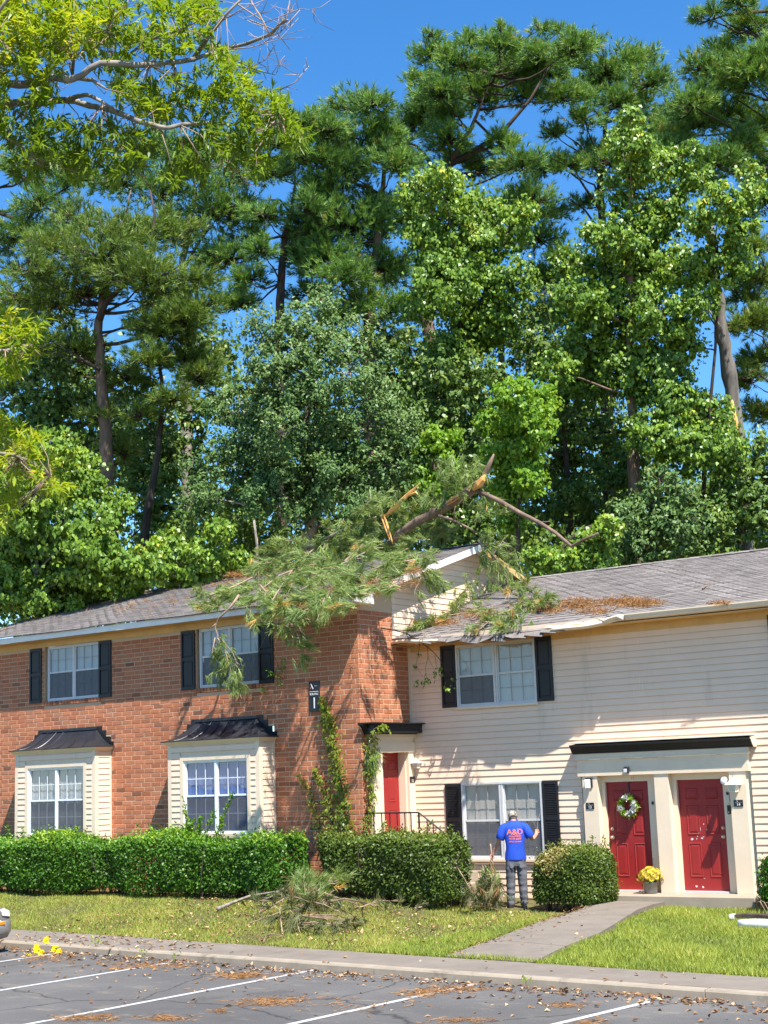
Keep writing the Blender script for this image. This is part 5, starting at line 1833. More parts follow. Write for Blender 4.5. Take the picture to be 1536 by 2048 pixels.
nr = unit(np.cross(d, np.cross(np.array([0, 0, 1.0]), d)) + rand_dirs(r_, len(d)) * 0.5)
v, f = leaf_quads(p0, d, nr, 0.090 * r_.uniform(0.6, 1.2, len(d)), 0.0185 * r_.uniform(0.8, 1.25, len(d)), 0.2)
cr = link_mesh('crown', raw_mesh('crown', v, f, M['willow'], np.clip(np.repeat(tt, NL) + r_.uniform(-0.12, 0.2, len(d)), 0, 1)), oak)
cr['kind'] = 'stuff'


# ------------------------------------------------------------------ hedges
def superbox(r, n, x0, x1, y0, y1, z0fn, z1, lump, pw=4.0):
    """points near the surface of a rounded, lumpy block"""
    c = np.array([(x0 + x1) / 2, (y0 + y1) / 2])
    h = np.array([(x1 - x0) / 2, (y1 - y0) / 2])
    A = [(h[0] * h[1] * 4, 'top'), ((x1 - x0) * z1, 'front'), ((x1 - x0) * z1 * 0.4, 'back'), ((y1 - y0) * z1, 'right'), ((y1 - y0) * z1 * 0.8, 'left')]
    w = np.array([a for a, _ in A])
    k = r.choice(len(A), n, p=w / w.sum())
    u, vv = r.uniform(-1, 1, n), r.uniform(-1, 1, n)
    P = np.zeros((n, 3))
    for i, (_, nm) in enumerate(A):
        s = k == i
        if nm == 'top':
            P[s] = np.stack([u[s], vv[s], np.ones(s.sum())], 1)
        elif nm == 'front':
            P[s] = np.stack([u[s], -np.ones(s.sum()), vv[s]], 1)
        elif nm == 'back':
            P[s] = np.stack([u[s], np.ones(s.sum()), vv[s]], 1)
        elif nm == 'right':
            P[s] = np.stack([np.ones(s.sum()), u[s], vv[s]], 1)
        else:
            P[s] = np.stack([-np.ones(s.sum()), u[s], vv[s]], 1)
    hz = z1 / 2
    ex = np.stack([np.sign(P[:, 0]) * np.maximum(0, np.abs(P[:, 0]) * h[0] - (h[0] - 0.32)) / 0.32, np.sign(P[:, 1]) * np.maximum(0, np.abs(P[:, 1]) * h[1] - (h[1] - 0.32)) / 0.32,
                   np.sign(P[:, 2]) * np.maximum(0, np.abs(P[:, 2]) * hz - (hz - 0.25)) / 0.25], 1)
    ln = (np.abs(ex) ** 2).sum(1) ** 0.5
    over = np.maximum(1.0, ln)
    nrm = unit(ex + 1e-6)
    P2 = np.stack([P[:, 0] * h[0], P[:, 1] * h[1], P[:, 2] * hz], 1)
    core = P2 - ex * np.array([0.32, 0.32, 0.25])
    P2 = core + ex / over[:, None] * np.array([0.32, 0.32, 0.25])
    ph = np.sin(P2[:, 0] * 2.3 + 1) * 0.5 + np.sin(P2[:, 0] * 5.1 + P2[:, 2] * 4) * 0.35 + np.sin(P2[:, 1] * 6 + P2[:, 0] * 3 + P2[:, 2] * 7) * 0.3
    depth = np.where(r.random(n) < 0.25, r.random(n) * 0.45, r.random(n) ** 1.6 * 0.20)
    ph = ph + (np.sin(P2[:, 0] * 1.9 + 0.6) * 0.9 + np.sin(P2[:, 0] * 3.3 + P2[:, 1] * 2.5 + P2[:, 2] * 2.2) * 0.7) * np.where(P2[:, 2] > -0.3, 1, 0.5)
    mound = 0.5 + 0.5 * np.cos((P2[:, 0] + c[0]) * 1.75 + 1.3)
    P2[:, 2] += (mound - 0.75) * 0.16 * (P2[:, 2] > 0) * (P2[:, 2] / hz)
    P2[:, 1] += np.where(P2[:, 1] < 0, -1, 0) * (mound - 0.6) * 0.20
    P2 += nrm * (ph * lump - depth + r.normal(size=n) * 0.015)[:, None]
    P2[:, 0] += c[0]
    P2[:, 1] += c[1]
    z0 = np.array([z0fn(a, b) for a, b in zip(P2[:, 0], P2[:, 1])])
    P2[:, 2] += z0 + hz
    P2[:, 2] = np.maximum(P2[:, 2], z0 + 0.02)
    return P2, nrm, depth


def hedge(name, label, box, top, n, mat, leaf, lump, seed, group='clipped hedges along the house fronts', shoots=(), thin=0.0, dead=None):
    r = np.random.default_rng(300 + seed)
    x0, x1, y0, y1 = box
    cx, cy = (x0 + x1) / 2, (y0 + y1) / 2
    z0 = ground_z(cx, cy)
    root = thing(name, label, 'hedge', (cx, cy, z0), group)
    fz = lambda a, b: ground_z(a, b) + 0.06
    pos, nrm, dep = superbox(r, n, x0, x1, y0, y1, fz, top - z0 - 0.06, lump)
    keep = r.random(n) > thin * (1 - (pos[:, 2] - z0) / (top - z0))
    pos, nrm, dep = pos[keep], nrm[keep], dep[keep]
    n2 = unit(nrm + rand_dirs(r, len(pos)) * 0.9 + np.array([0, 0, 0.25]))
    ax = unit(np.cross(n2, rand_dirs(r, len(pos))) + nrm * 0.4 + np.array([0, 0, 0.15]))
    tint = np.clip(0.22 + 0.30 * r.random(len(pos)) + 0.62 * np.clip((pos[:, 2] - top + 0.30) / 0.25, 0, 1) * r.random(len(pos)) + 0.2 * (np.sin(pos[:, 0] * 4 + pos[:, 2] * 5) > 0.4) * r.random(len(pos)), 0, 1)  # paler near the top: sunlit hedge tops put into the leaf colour
    dd = np.linalg.norm(pos - np.array(dead[:3]), axis=1) if dead else np.full(len(pos), 9.0)
    tint = np.where(dd < (dead[3] if dead else 0) * r.uniform(0.4, 1.2, len(pos)), 1.0, tint)
    stray = r.random(len(pos)) < 0.09
    pos = pos + (nrm * 0.6 + np.array([0, 0, 0.6])) * (stray * r.random(len(pos)) * 0.13)[:, None]
    L = leaf[0] * r.uniform(0.6, 1.25, len(pos))
    for (sx, sy, sz, ex, ey, ez, k) in shoots:
        u = r.random(k)
        s, e = np.array([sx, sy, sz]), np.array([ex, ey, ez])
        p = s + (e - s) * u[:, None] + r.normal(size=(k, 3)) * 0.045 * (1.2 - u[:, None])
        pos = np.concatenate([pos, p])
        d_ = rand_dirs(r, k) + np.array([0, 0, 0.6])
        n2 = np.concatenate([n2, unit(rand_dirs(r, k) + np.array([0, -0.3, 0.6]))])
        ax = np.concatenate([ax, unit(d_)])
        L = np.concatenate([L, leaf[0] * 1.15 * r.uniform(0.7, 1.2, k)])
        tint = np.concatenate([tint, np.clip(0.55 + 0.4 * r.random(k), 0, 1)])
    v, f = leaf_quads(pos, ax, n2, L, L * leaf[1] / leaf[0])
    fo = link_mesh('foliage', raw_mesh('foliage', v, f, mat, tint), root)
    fo['kind'] = 'stuff'
    st = MB()
    k = int((x1 - x0) * (y1 - y0) * 9)
    for _ in range(k):
        a, b = r.uniform(x0 + 0.2, x1 - 0.2), r.uniform(y0 + 0.15, y1 - 0.15)
        g = ground_z(a, b)
        p = np.array([a, b, g - 0.02])
        for _ in range(3):
            e = np.array([np.clip(a + r.normal() * 0.25, x0 + 0.08, x1 - 0.08), np.clip(b + r.normal() * 0.22, y0 + 0.08, y1 - 0.08), g + r.uniform(0.5, 0.9) * (top - g)])
            st.tube([p, (p + e) / 2 + r.normal(size=3) * 0.04, e], [0.013, 0.009, 0.004], 4)
    for (sx, sy, sz, ex, ey, ez, k) in shoots:
        st.tube([(sx, sy, sz), ((sx + ex) / 2 + 0.02, (sy + ey) / 2, (sz + ez) / 2), (ex, ey, ez)], [0.008, 0.006, 0.003], 4)
    st.build('stem', M['darkbark'], root)
    return root


hedge('hedge', 'long glossy green hedge below the two bay windows', (-14.6, -0.78, -3.58, -2.42), 1.25, 105000, M['hedge'], (0.064, 0.040), 0.050, 1,
      shoots=[(-3.9, -2.7, 1.1, -4.05, -2.75, 2.02, 45), (-3.2, -2.75, 1.1, -2.62, -2.75, 2.10, 90), (-3.4, -2.8, 1.15, -3.1, -2.8, 1.75, 60), (-4.0, -2.9, 1.1, -3.6, -2.9, 1.55, 120), (-3.5, -2.95, 1.1, -3.3, -3.0, 1.62, 120), (-2.9, -2.9, 1.15, -2.8, -2.9, 1.6, 90), (-4.6, -2.9, 1.1, -4.9, -2.95, 1.5, 60), (-5.3, -2.8, 1.15, -5.35, -2.8, 1.5, 20), (-9.8, -2.7, 1.15, -9.75, -2.7, 1.5, 40), (-9.3, -2.7, 1.15, -9.2, -2.7, 1.42, 24), (-7.5, -2.8, 1.15, -7.3, -2.8, 1.42, 24), (-3.75, -2.9, 1.15, -3.85, -2.9, 1.7, 80)])
hedge('hedge', 'middle hedge in front of the stoop, loose and darker, with the vine behind it', (-0.36, 2.72, -2.95, -1.86), 1.25, 42000, M['hedge2'], (0.062, 0.034), 0.055, 2,
      shoots=[(-0.2, -2.1, 1.1, -0.3, -2.1, 1.60, 50), (0.2, -2.1, 1.2, 0.3, -2.1, 1.55, 50), (1.9, -2.4, 1.1, 2.1, -2.4, 1.42, 30), (0.8, -2.2, 1.2, 0.8, -2.2, 1.42, 30), (2.4, -2.3, 1.1, 2.55, -2.35, 1.38, 24), (1.3, -2.6, 1.1, 1.25, -2.65, 1.38, 24)], thin=0.1)
hedge('hedge', 'squat square hedge between the man and the red door with the wreath', (3.86, 5.02, -2.0, -0.55), 0.91, 34000, M['hedge2'], (0.055, 0.032), 0.045, 3,
      shoots=[(4.6, -0.8, 0.8, 4.65, -0.8, 1.08, 24), (4.9, -0.9, 0.8, 4.95, -0.9, 1.05, 20), (4.05, -0.9, 0.8, 4.0, -0.9, 1.03, 24), (4.2, -1.6, 0.8, 4.15, -1.6, 1.02, 24)], thin=0.1, dead=(4.3, -1.9, 0.82, 0.40))
hedge('bush', 'dark rounded bush cut off by the right edge beside the last red door', (8.02, 9.6, -1.50, -0.20), 0.90, 20000, M['hedge'], (0.060, 0.036), 0.06, 4, group=None)


# ------------------------------------------------------------------ grass
def grass(name, n, xr, seed, mat, hgt, dens, dry):
    r = np.random.default_rng(900 + seed)
    xs_ = r.uniform(xr[0], xr[1], n)
    u = r.random(n)
    y0 = walk_y(xs_) + 0.01
    ys = y0 + (-0.25 - y0) * u ** 1.15
    keep = np.ones(n, bool)
    for i in range(n):
        a, b = xs_[i], ys[i]
        if in_path(a, b, 0.02) or (b > -0.74 and a > 4.2) or (a < -0.6 and b > -2.6) or (a < 2.4 and b > -1.9) or (2.3 < a < 4.9 and b > -1.95 + 0.12 * math.sin(a * 5)):
            keep[i] = False
    patch = np.sin(xs_ * 1.3 + 2) * np.cos(ys * 1.7) + np.sin(xs_ * 3.7 + ys * 2.9) * 0.6
    keep &= r.random(n) < np.clip(dens + 0.25 * patch, 0.15, 1)
    xs_, ys, patch = xs_[keep], ys[keep], patch[keep]
    n = len(xs_)
    z = np.array([ground_z(a, b) for a, b in zip(xs_, ys)]) - 0.015
    p = np.stack([xs_, ys, z], 1)
    h = hgt * r.uniform(0.5, 1.3, n) * (1 + 0.25 * patch)
    lean = r.normal(size=(n, 2)) * 0.45
    tip = p + np.stack([lean[:, 0] * h, lean[:, 1] * h, h], 1)
    an = r.uniform(0, math.pi, n)
    w = r.uniform(0.005, 0.010, n)
    s = np.stack([np.cos(an) * w, np.sin(an) * w, np.zeros(n)], 1)
    v = np.stack([p - s, p + s, tip], 1).reshape(-1, 3)
    tint = np.clip(r.random(n) * 0.7 + 0.12 * patch + dry, 0, 1)
    tag(link_mesh(name, raw_mesh(name, v, np.arange(len(v)).reshape(-1, 3), mat, tint)), kind='stuff')


grass('lawn_grass', 150000, (5.0, 13.5), 1, M['grass'], 0.075, 0.9, 0.08)
grass('lawn_grass', 150000, (-9.5, 6.5), 2, M['grass'], 0.060, 0.62, 0.10)
grass('dry_lawn_grass', 130000, (-9.5, 6.0), 3, M['drygrass'], 0.045, 0.62, 0.05)
# ------------------------------------------------------------------ the pine top that came down on the roofs
PL0, NL_ = (0, EAVE_Y, EAVE_Z), (0, -(RIDGE_Z - EAVE_Z), RIDGE_Y - EAVE_Y)
PR0, NR_ = (0, EY2, EZ2), (0, -(RZ2 - EZ2), RY2 - EY2)


def on_left_roof(px, py, h=0.0):
    p = on_plane(px, py, (PL0[0], PL0[1], PL0[2] + h), NL_)
    if p[1] > RIDGE_Y - 0.05:
        p = on_y(px, py, RIDGE_Y - 0.05)
    return p


def on_right_roof(px, py, h=0.0):
    p = on_plane(px, py, (PR0[0], PR0[1], PR0[2] + h), NR_)
    if p[1] > RY2 - 0.05:
        p = on_y(px, py, RY2 - 0.05)
    return p


def needle_part(root, cs, axs, seed, L=0.23, nn=30, w=0.0085, brown=0.06, spread=(0.15, 1.1), mat=None):
    nn, w, spread = int(nn * 0.9), w * 1.55, (0.06, 0.72)
    brown *= 0.3
    r = np.random.default_rng(seed)
    cs, axs = np.array(cs), np.array(axs)
    v, f = tufts(r, cs, axs, nn, L * r.uniform(0.75, 1.2, len(cs)), w, spread, 0.16)
    base = r.random(len(cs)) * 0.55 + 0.1
    t = np.clip(np.repeat(base, nn) + r.random(len(f)) * 0.25, 0, 0.92)
    t[np.repeat(r.random(len(cs)) < brown, nn)] = 1.0
    o = link_mesh('needles', raw_mesh('needles', v, f, mat or M['fallen'], t), root)
    o['kind'] = 'stuff'
    return o


fp = thing('fallen_pine', 'snapped pine top lying across the brick house roof, orange torn wood showing', 'fallen tree', tuple(on_left_roof(800, 1090, 0.1)))
r_ = np.random.default_rng(5)
TK = [on_left_roof(778, 1092, 0.12), on_y(800, 1066, 2.2), on_y(835, 1043, 2.3), on_y(880, 1020, 2.35), on_y(925, 993, 2.3), on_y(962, 968, 2.25)]
mb = MB()
mb.tube(TK, [0.06, 0.09, 0.105, 0.115, 0.12, 0.12], 10)
mb.v = [(a + 0.012 * math.sin(c * 31 + a * 17), b, c + 0.012 * math.sin(a * 41 + c * 13)) for a, b, c in mb.v]
mb.build('trunk', M['bark'], fp, True)
mb = MB()
mb.tube([on_y(956, 972, 2.22), on_y(968, 955, 2.2), on_y(978, 930, 2.2), on_y(988, 908, 2.2)], [0.11, 0.08, 0.06, 0.02], 7)
mb.build('limb', M['bark'], fp, True)
mb = MB()
mb.tube([on_y(946, 978, 2.12), on_y(958, 968, 2.08), on_y(966, 958, 2.06), on_y(970, 950, 2.05)], [0.05, 0.10, 0.08, 0.02], 6)
mb.build('splinter', M['rawwood'], fp)
mb = MB()
mb.tube([on_y(893, 1008, 2.20), on_y(905, 999, 2.18), on_y(920, 992, 2.18)], [0.03, 0.07, 0.03], 6)
mb.build('bark_wound', M['rawwood'], fp)
for pts, rr in (([(958, 983, 2.2), (1000, 1003, 2.0), (1040, 1026, 1.8), (1078, 1045, 1.6), (1110, 1065, 1.4), (1143, 1093, 1.2), (1166, 1080, 1.1), (1196, 1067, 1.0)], 0.062),
                ([(970, 965, 2.2), (930, 985, 2.1), (890, 1010, 2.0)], 0.035),
                ([(878, 1032, 2.1), (905, 1040, 2.1), (930, 1052, 2.1), (955, 1066, 2.1)], 0.040), ([(911, 1043, 2.1), (908, 1025, 2.1), (912, 1005, 2.1)], 0.018),
                ([(1078, 1045, 1.6), (1100, 1043, 1.6)], 0.02)):
    mb = MB()
    q = [on_y(*p) for p in pts]
    mb.tube(q, [rr * (1 - 0.6 * i / (len(q) - 1)) for i in range(len(q))], 7)
    mb.build('limb', M['bark'], fp, True)
for pts, rr in (([(610, 1098), (650, 1078), (690, 1058), (720, 1046), (752, 1034)], 0.05), ([(690, 1122), (715, 1100), (745, 1082)], 0.03), ([(420, 1190), (470, 1172), (510, 1152), (545, 1130)], 0.025),
                ([(785, 1085), (820, 1055), (845, 1040)], 0.022), ([(515, 1075), (516, 1110), (518, 1170)], 0.008), ([(600, 1135), (560, 1150), (520, 1180)], 0.022), ([(700, 1140), (640, 1160), (600, 1180)], 0.022), ([(830, 1120), (790, 1125), (740, 1140)], 0.022), ([(800, 1070), (760, 1090), (700, 1120), (640, 1150)], 0.035), ([(640, 1090), (600, 1120), (570, 1160), (545, 1200)], 0.03)):
    mb = MB()
    q = [on_left_roof(a, b, 0.25) for a, b in pts]
    mb.tube(q, [rr * (1 - 0.6 * i / (len(q) - 1)) for i in range(len(q))], 6)
    mb.build('limb', M['greybark'] if rr > 0.03 else M['twig'], fp, True)
for pts in ([(768, 1034), (790, 1015), (815, 990), (840, 967)], [(815, 992), (832, 985), (842, 996)], [(768, 1030), (776, 1055), (786, 1088)], [(762, 1030), (772, 1058), (780, 1080)]):
    mb = MB()
    q = [on_y(a, b, 2.2) for a, b in pts]
    mb.tube(q, [0.02, 0.075, 0.05, 0.012][:len(q)] if len(q) == 4 else [0.03, 0.03, 0.01], 5)
    mb.build('splinter', M['rawwood'], fp)
cs, axs = [], []
TWIGS = []
BL = [(400, 1195, 18, 22, 0.1), (430, 1196, 26, 34, 0.15), (460, 1190, 26, 34, 0.15), (500, 1195, 28, 36, 0.15), (520, 1115, 30, 34, 0.5), (545, 1090, 26, 26, 0.6), (545, 1150, 36, 50, 0.4), (590, 1110, 34, 40, 0.5), (600, 1160, 40, 60, 0.3), (650, 1120, 40, 54, 0.5),
      (660, 1165, 36, 50, 0.25), (700, 1090, 34, 44, 0.6), (710, 1150, 34, 40, 0.25), (750, 1065, 32, 44, 0.7), (760, 1115, 40, 54, 0.4), (790, 1040, 26, 28, 0.8), (810, 1095, 36, 44, 0.4), (840, 1075, 34, 36, 0.5), (870, 1060, 30, 32, 0.4), (720, 1030, 26, 22, 0.9),
      (680, 1060, 28, 26, 0.8), (790, 1130, 30, 26, 0.2), (560, 1185, 34, 40, 0.2), (620, 1190, 28, 30, 0.15), (840, 1110, 24, 20, 0.25), (890, 1070, 24, 20, 0.4), (640, 1080, 26, 22, 0.7), (560, 1105, 28, 28, 0.5), (680, 1195, 26, 30, 0.12), (640, 1205, 24, 28, 0.12), (590, 1205, 24, 28, 0.12), (545, 1205, 24, 26, 0.12), (730, 1175, 24, 22, 0.15), (770, 1155, 22, 20, 0.15), (600, 1130, 30, 34, 0.5), (690, 1125, 34, 36, 0.5), (480, 1180, 20, 18, 0.15)]
for (a, b, rp, k, hh) in BL:
    for _ in range(max(3, int(k * 1.4 / 7))):          # sprays of seven tufts on one twig
        rr, an = rp * math.sqrt(r_.random()), r_.random() * 6.283
        p = on_left_roof(a + rr * math.cos(an), b + rr * math.sin(an), 0.06 + hh * r_.random())
        axis_ = unit(r_.normal(size=3) * np.array([0.9, 0.7, 0.3]) + np.array([-0.3, -0.45, -0.1]))
        for q_ in range(7):
            cs.append(p + axis_ * (q_ - 3) * 0.055 + r_.normal(size=3) * np.array([0.07, 0.07, 0.035]))
            axs.append(axis_ * 1.1 + r_.normal(size=3) * 0.38 + np.array([0, 0, -0.12]))
        TWIGS.append((p - axis_ * 0.25, p, p + axis_ * 0.25))
# hazy brush of needles still standing on the broken stem
for (a, b, rp, k) in ((910, 935, 28, 26), (945, 950, 30, 26), (920, 970, 26, 22), (890, 960, 26, 18), (870, 1000, 22, 16), (840, 1005, 26, 20), (770, 1000, 24, 16), (740, 1000, 24, 14), (960, 1010, 20, 14), (980, 1000, 14, 8), (800, 1000, 20, 12), (1005, 1020, 14, 8)):
    for _ in range(k):
        rr, an = rp * math.sqrt(r_.random()), r_.random() * 6.283
        cs.append(on_y(a + rr * math.cos(an), b + rr * math.sin(an), 2.25 + r_.uniform(-0.4, 0.5)))
        axs.append(r_.normal(size=3) + np.array([-0.3, 0, -0.5]))
mb = MB()
for q in TWIGS:
    mb.tube(q, [0.010, 0.008, 0.004], 4)
mb.build('twig', M['twig'], fp)['kind'] = 'stuff'
needle_part(fp, cs, axs, 11, 0.25, 30, 0.0085, 0.05)


def branch(name, label, segs, tuftlist, seed, group=None, stem=M['twig'], L=0.22, nn=30, cat='branch', brown=0.05, mat=None, spread=(0.15, 1.1), w=0.0085):
    """segs: (points, radius); tuftlist: (centre, spread, count, axis)"""
    root = thing(name, label, cat, tuple(segs[0][0][0]), group)
    r = np.random.default_rng(seed)
    mb = MB()
    nodes = []
    for q, rr in segs:
        mb.tube(q, [max(0.003, rr * (1 - 0.65 * i / (len(q) - 1))) for i in range(len(q))], 6)
        for i in range(len(q) - 1):
            for u in (0, 0.5):
                nodes.append(np.array(q[i]) * (1 - u) + np.array(q[i + 1]) * u)
    nodes = np.array(nodes)
    cs, axs = [], []
    for c, sp_, k, ax in tuftlist:
        for _ in range(k):
            p = np.array(c) + r.normal(size=3) * np.array(sp_)
            cs.append(p)
            axs.append(np.array(ax) + r.normal(size=3) * 0.45)
            if r.random() < 0.4:
                a = nodes[int(np.argmin(np.linalg.norm(nodes - p, axis=1)))]
                mb.tube([a, (a + p) / 2 + r.normal(size=3) * 0.02, p], [0.008, 0.006, 0.003], 4)
    mb.build('stem', stem, root, True)
    if cs:
        needle_part(root, cs, axs, seed + 1, L, nn, w, brown, spread, mat)
    return root


GR = 'pine branches hanging off the roof edges'
yh = -2.42
P = lambda a, b, y=yh: on_y(a, b, y)
dn = (0.15, -0.1, -0.9)
branch('pine_branch', 'brown forked branch with drooping needles hanging before the second upper window', [([P(478, 1190, -2.2), P(462, 1213), P(438, 1236), P(430, 1254), P(436, 1272), P(428, 1300)], 0.030), ([P(432, 1248), P(420, 1257)], 0.018), ([P(434, 1274), P(450, 1300), P(458, 1330), P(470, 1365)], 0.014), ([P(430, 1275), P(423, 1310), P(420, 1340)], 0.012), ([P(440, 1275), P(465, 1305), P(482, 1345)], 0.010)],
       [(P(432, 1310), (0.05, 0.08, 0.12), 12, dn), (P(445, 1290), (0.05, 0.08, 0.10), 8, dn), (P(450, 1330), (0.08, 0.1, 0.12), 18, dn), (P(435, 1350), (0.06, 0.1, 0.1), 10, dn), (P(462, 1355), (0.08, 0.1, 0.12), 16, dn), (P(478, 1340), (0.06, 0.1, 0.12), 12, dn), (P(470, 1375), (0.06, 0.1, 0.08), 10, dn), (P(455, 1300), (0.08, 0.08, 0.1), 8, dn), (P(442, 1320), (0.1, 0.1, 0.15), 10, dn)], 31, GR, M['twig'], 0.2, 30)
branch('pine_branch', 'full green branch drooping over the gutter left of the brick corner', [([P(520, 1170, -2.1), P(545, 1200), P(570, 1230), P(590, 1260), P(605, 1290)], 0.024), ([P(560, 1215), P(590, 1225), P(620, 1240)], 0.012), ([P(580, 1245), P(605, 1265), P(622, 1280)], 0.010), ([P(530, 1185), P(532, 1215), P(535, 1240)], 0.012)],
       [(P(545, 1195), (0.12, 0.1, 0.1), 18, dn), (P(575, 1215), (0.14, 0.1, 0.1), 18, (0.4, -0.1, -0.6)), (P(600, 1240), (0.1, 0.1, 0.08), 16, (0.6, -0.1, -0.5)), (P(535, 1225), (0.06, 0.1, 0.1), 14, dn), (P(560, 1250), (0.1, 0.1, 0.1), 16, dn), (P(590, 1275), (0.1, 0.1, 0.08), 16, (0.6, 0, -0.5)), (P(612, 1290), (0.06, 0.1, 0.06), 12, (0.8, 0, -0.3)), (P(605, 1315), (0.05, 0.1, 0.05), 9, (0.6, 0, -0.5)), (P(600, 1210), (0.1, 0.1, 0.06), 14, (0.5, 0, -0.4)), (P(630, 1250), (0.04, 0.05, 0.04), 4, (0.8, 0, -0.3))], 33, GR, M['twig'], 0.21, 32)
branch('pine_branch', 'short tuft of branch hanging just left of the gutter spray', [([P(500, 1205, -2.2), P(502, 1225), P(500, 1240)], 0.012)], [(P(500, 1232), (0.05, 0.06, 0.06), 8, dn), (P(510, 1245), (0.04, 0.06, 0.04), 5, dn)], 34, GR)
# leafy bits below the spray
def leafy_sprig(name, label, segs, spots, seed, group=None, mat=None, leaf=(0.10, 0.06), stem=None):
    r = np.random.default_rng(seed)
    root = thing(name, label, 'branch', tuple(segs[0][0][0]), group)
    mb = MB()
    for q, rr in segs:
        mb.tube(q, [max(0.002, rr * (1 - 0.65 * i / (len(q) - 1))) for i in range(len(q))], 5)
    mb.build('stem', stem or M['darkbark'], root, True)
    cs = np.concatenate([np.array(c) + r.normal(size=(k, 3)) * s for c, s, k in spots])
    n = len(cs)
    v, f = leaf_quads(cs, rand_dirs(r, n) + np.array([0, -0.2, -0.5]), unit(rand_dirs(r, n) + np.array([0, -0.8, 0.5])), leaf[0] * r.uniform(0.6, 1.2, n), leaf[1] * r.uniform(0.7, 1.2, n))
    o = link_mesh('leaves', raw_mesh('leaves', v, f, mat or M['vine'], np.clip(r.random(n) * 0.75, 0, 1)), root)
    o['kind'] = 'stuff'
    return root


yb_ = D - 0.12
leafy_sprig('leafy_sprig', 'sprig of small leaves dangling below the right shutter of the second upper window', [([P(536, 1250, yb_ - .3), P(540, 1290, yb_ - .1), P(556, 1330, yb_), P(562, 1370, yb_)], 0.007), ([P(556, 1330, yb_), P(545, 1350, yb_), P(535, 1380, yb_)], 0.004)],
            [(P(541, 1346, yb_), 0.035, 14), (P(560, 1335, yb_), 0.05, 14), (P(558, 1364, yb_), 0.05, 14), (P(528, 1380, yb_), 0.03, 12), (P(566, 1322, yb_), 0.04, 10), (P(555, 1352, yb_), 0.04, 10)], 41, GR, M['gum'], (0.075, 0.045))
leafy_sprig('bare_twig', 'curved bare twig hanging in front of the second upper window', [([P(536, 1262, yb_), P(530, 1275, yb_), P(522, 1292, yb_), P(508, 1318, yb_), P(502, 1335, yb_), P(512, 1358, yb_)], 0.006), ([P(504, 1328, yb_), P(498, 1340, yb_)], 0.004)], [(P(504, 1340, yb_), 0.01, 2)], 42, GR, M['gum'], (0.03, 0.02), M['greybark'])

# pieces about the gable and the right-hand roof
yg = None
G = lambda a, b, x=0.45: on_x(a, b, x)
branch('pine_branch', 'pine spray drooping over the gable rake above the siding', [([G(824, 1146, 0.3), G(838, 1142), G(842, 1155), G(830, 1180), G(828, 1205), G(842, 1222)], 0.014), ([G(838, 1142), G(860, 1148), G(878, 1155)], 0.012)],
       [(G(862, 1158), (0.1, 0.18, 0.08), 22, (0.1, 0.5, -0.6)), (G(878, 1172), (0.1, 0.15, 0.08), 18, (0.1, 0.5, -0.6)), (G(852, 1148), (0.1, 0.15, 0.05), 12, (0.1, 0.6, -0.3)), (G(840, 1195), (0.03, 0.05, 0.05), 3, dn)], 51, GR, M['greybark'], 0.22, 30)
branch('pine_branch', 'dense pine branch hung over the gable peak and its far slope', [([G(955, 1080, 0.3), G(985, 1110), G(1010, 1140), G(1035, 1170)], 0.03), ([G(985, 1110), G(1000, 1090), G(1010, 1075)], 0.016), ([G(960, 1082), G(970, 1115), G(985, 1150)], 0.014)],
       [(G(985, 1085), (0.15, 0.4, 0.1), 18, (0.2, 0.4, -0.3)), (G(1000, 1100), (0.15, 0.4, 0.12), 20, (0.3, 0.4, -0.5)), (G(1010, 1125), (0.15, 0.3, 0.12), 16, (0.3, 0.3, -0.6)), (G(975, 1130), (0.1, 0.2, 0.12), 14, dn), (G(1000, 1160), (0.12, 0.25, 0.12), 14, dn), (G(1020, 1150), (0.15, 0.25, 0.1), 12, dn), (G(990, 1175), (0.1, 0.25, 0.08), 10, dn), (G(965, 1100), (0.1, 0.2, 0.1), 8, dn)], 53, GR, M['greybark'], 0.22, 28)
Q = on_right_roof
branch('pine_branch', 'long green branch sprawled over the siding house roof near the gable', [([Q(1040, 1170, 0.1), Q(1050, 1200, 0.2), Q(1075, 1195, 0.25), Q(1100, 1200, 0.2)], 0.025), ([Q(1050, 1200, 0.2), Q(1020, 1220, 0.15), Q(980, 1235, 0.12)], 0.016), ([Q(1050, 1200, 0.2), Q(1010, 1215, 0.15), Q(940, 1218, 0.12)], 0.018)],
       [(Q(1042, 1185, 0.2), (0.15, 0.2, 0.08), 22, (0.3, -0.6, 0.0)), (Q(1070, 1195, 0.2), (0.18, 0.2, 0.08), 22, (0.5, -0.5, 0.0)), (Q(1095, 1202, 0.2), (0.12, 0.15, 0.06), 16, (0.8, -0.3, 0.0)), (Q(1060, 1212, 0.15), (0.18, 0.15, 0.06), 18, (0.2, -0.7, 0)), (Q(1010, 1228, 0.15), (0.18, 0.15, 0.06), 18, (-0.2, -0.7, 0)), (Q(1030, 1240, 0.12), (0.15, 0.12, 0.05), 14, (0.1, -0.7, -0.1)), (Q(1045, 1165, 0.15), (0.12, 0.15, 0.08), 14, (0.3, -0.6, 0.1))], 55, 'broken branches on the siding house roof', M['twig'], 0.22, 28, brown=0.10)
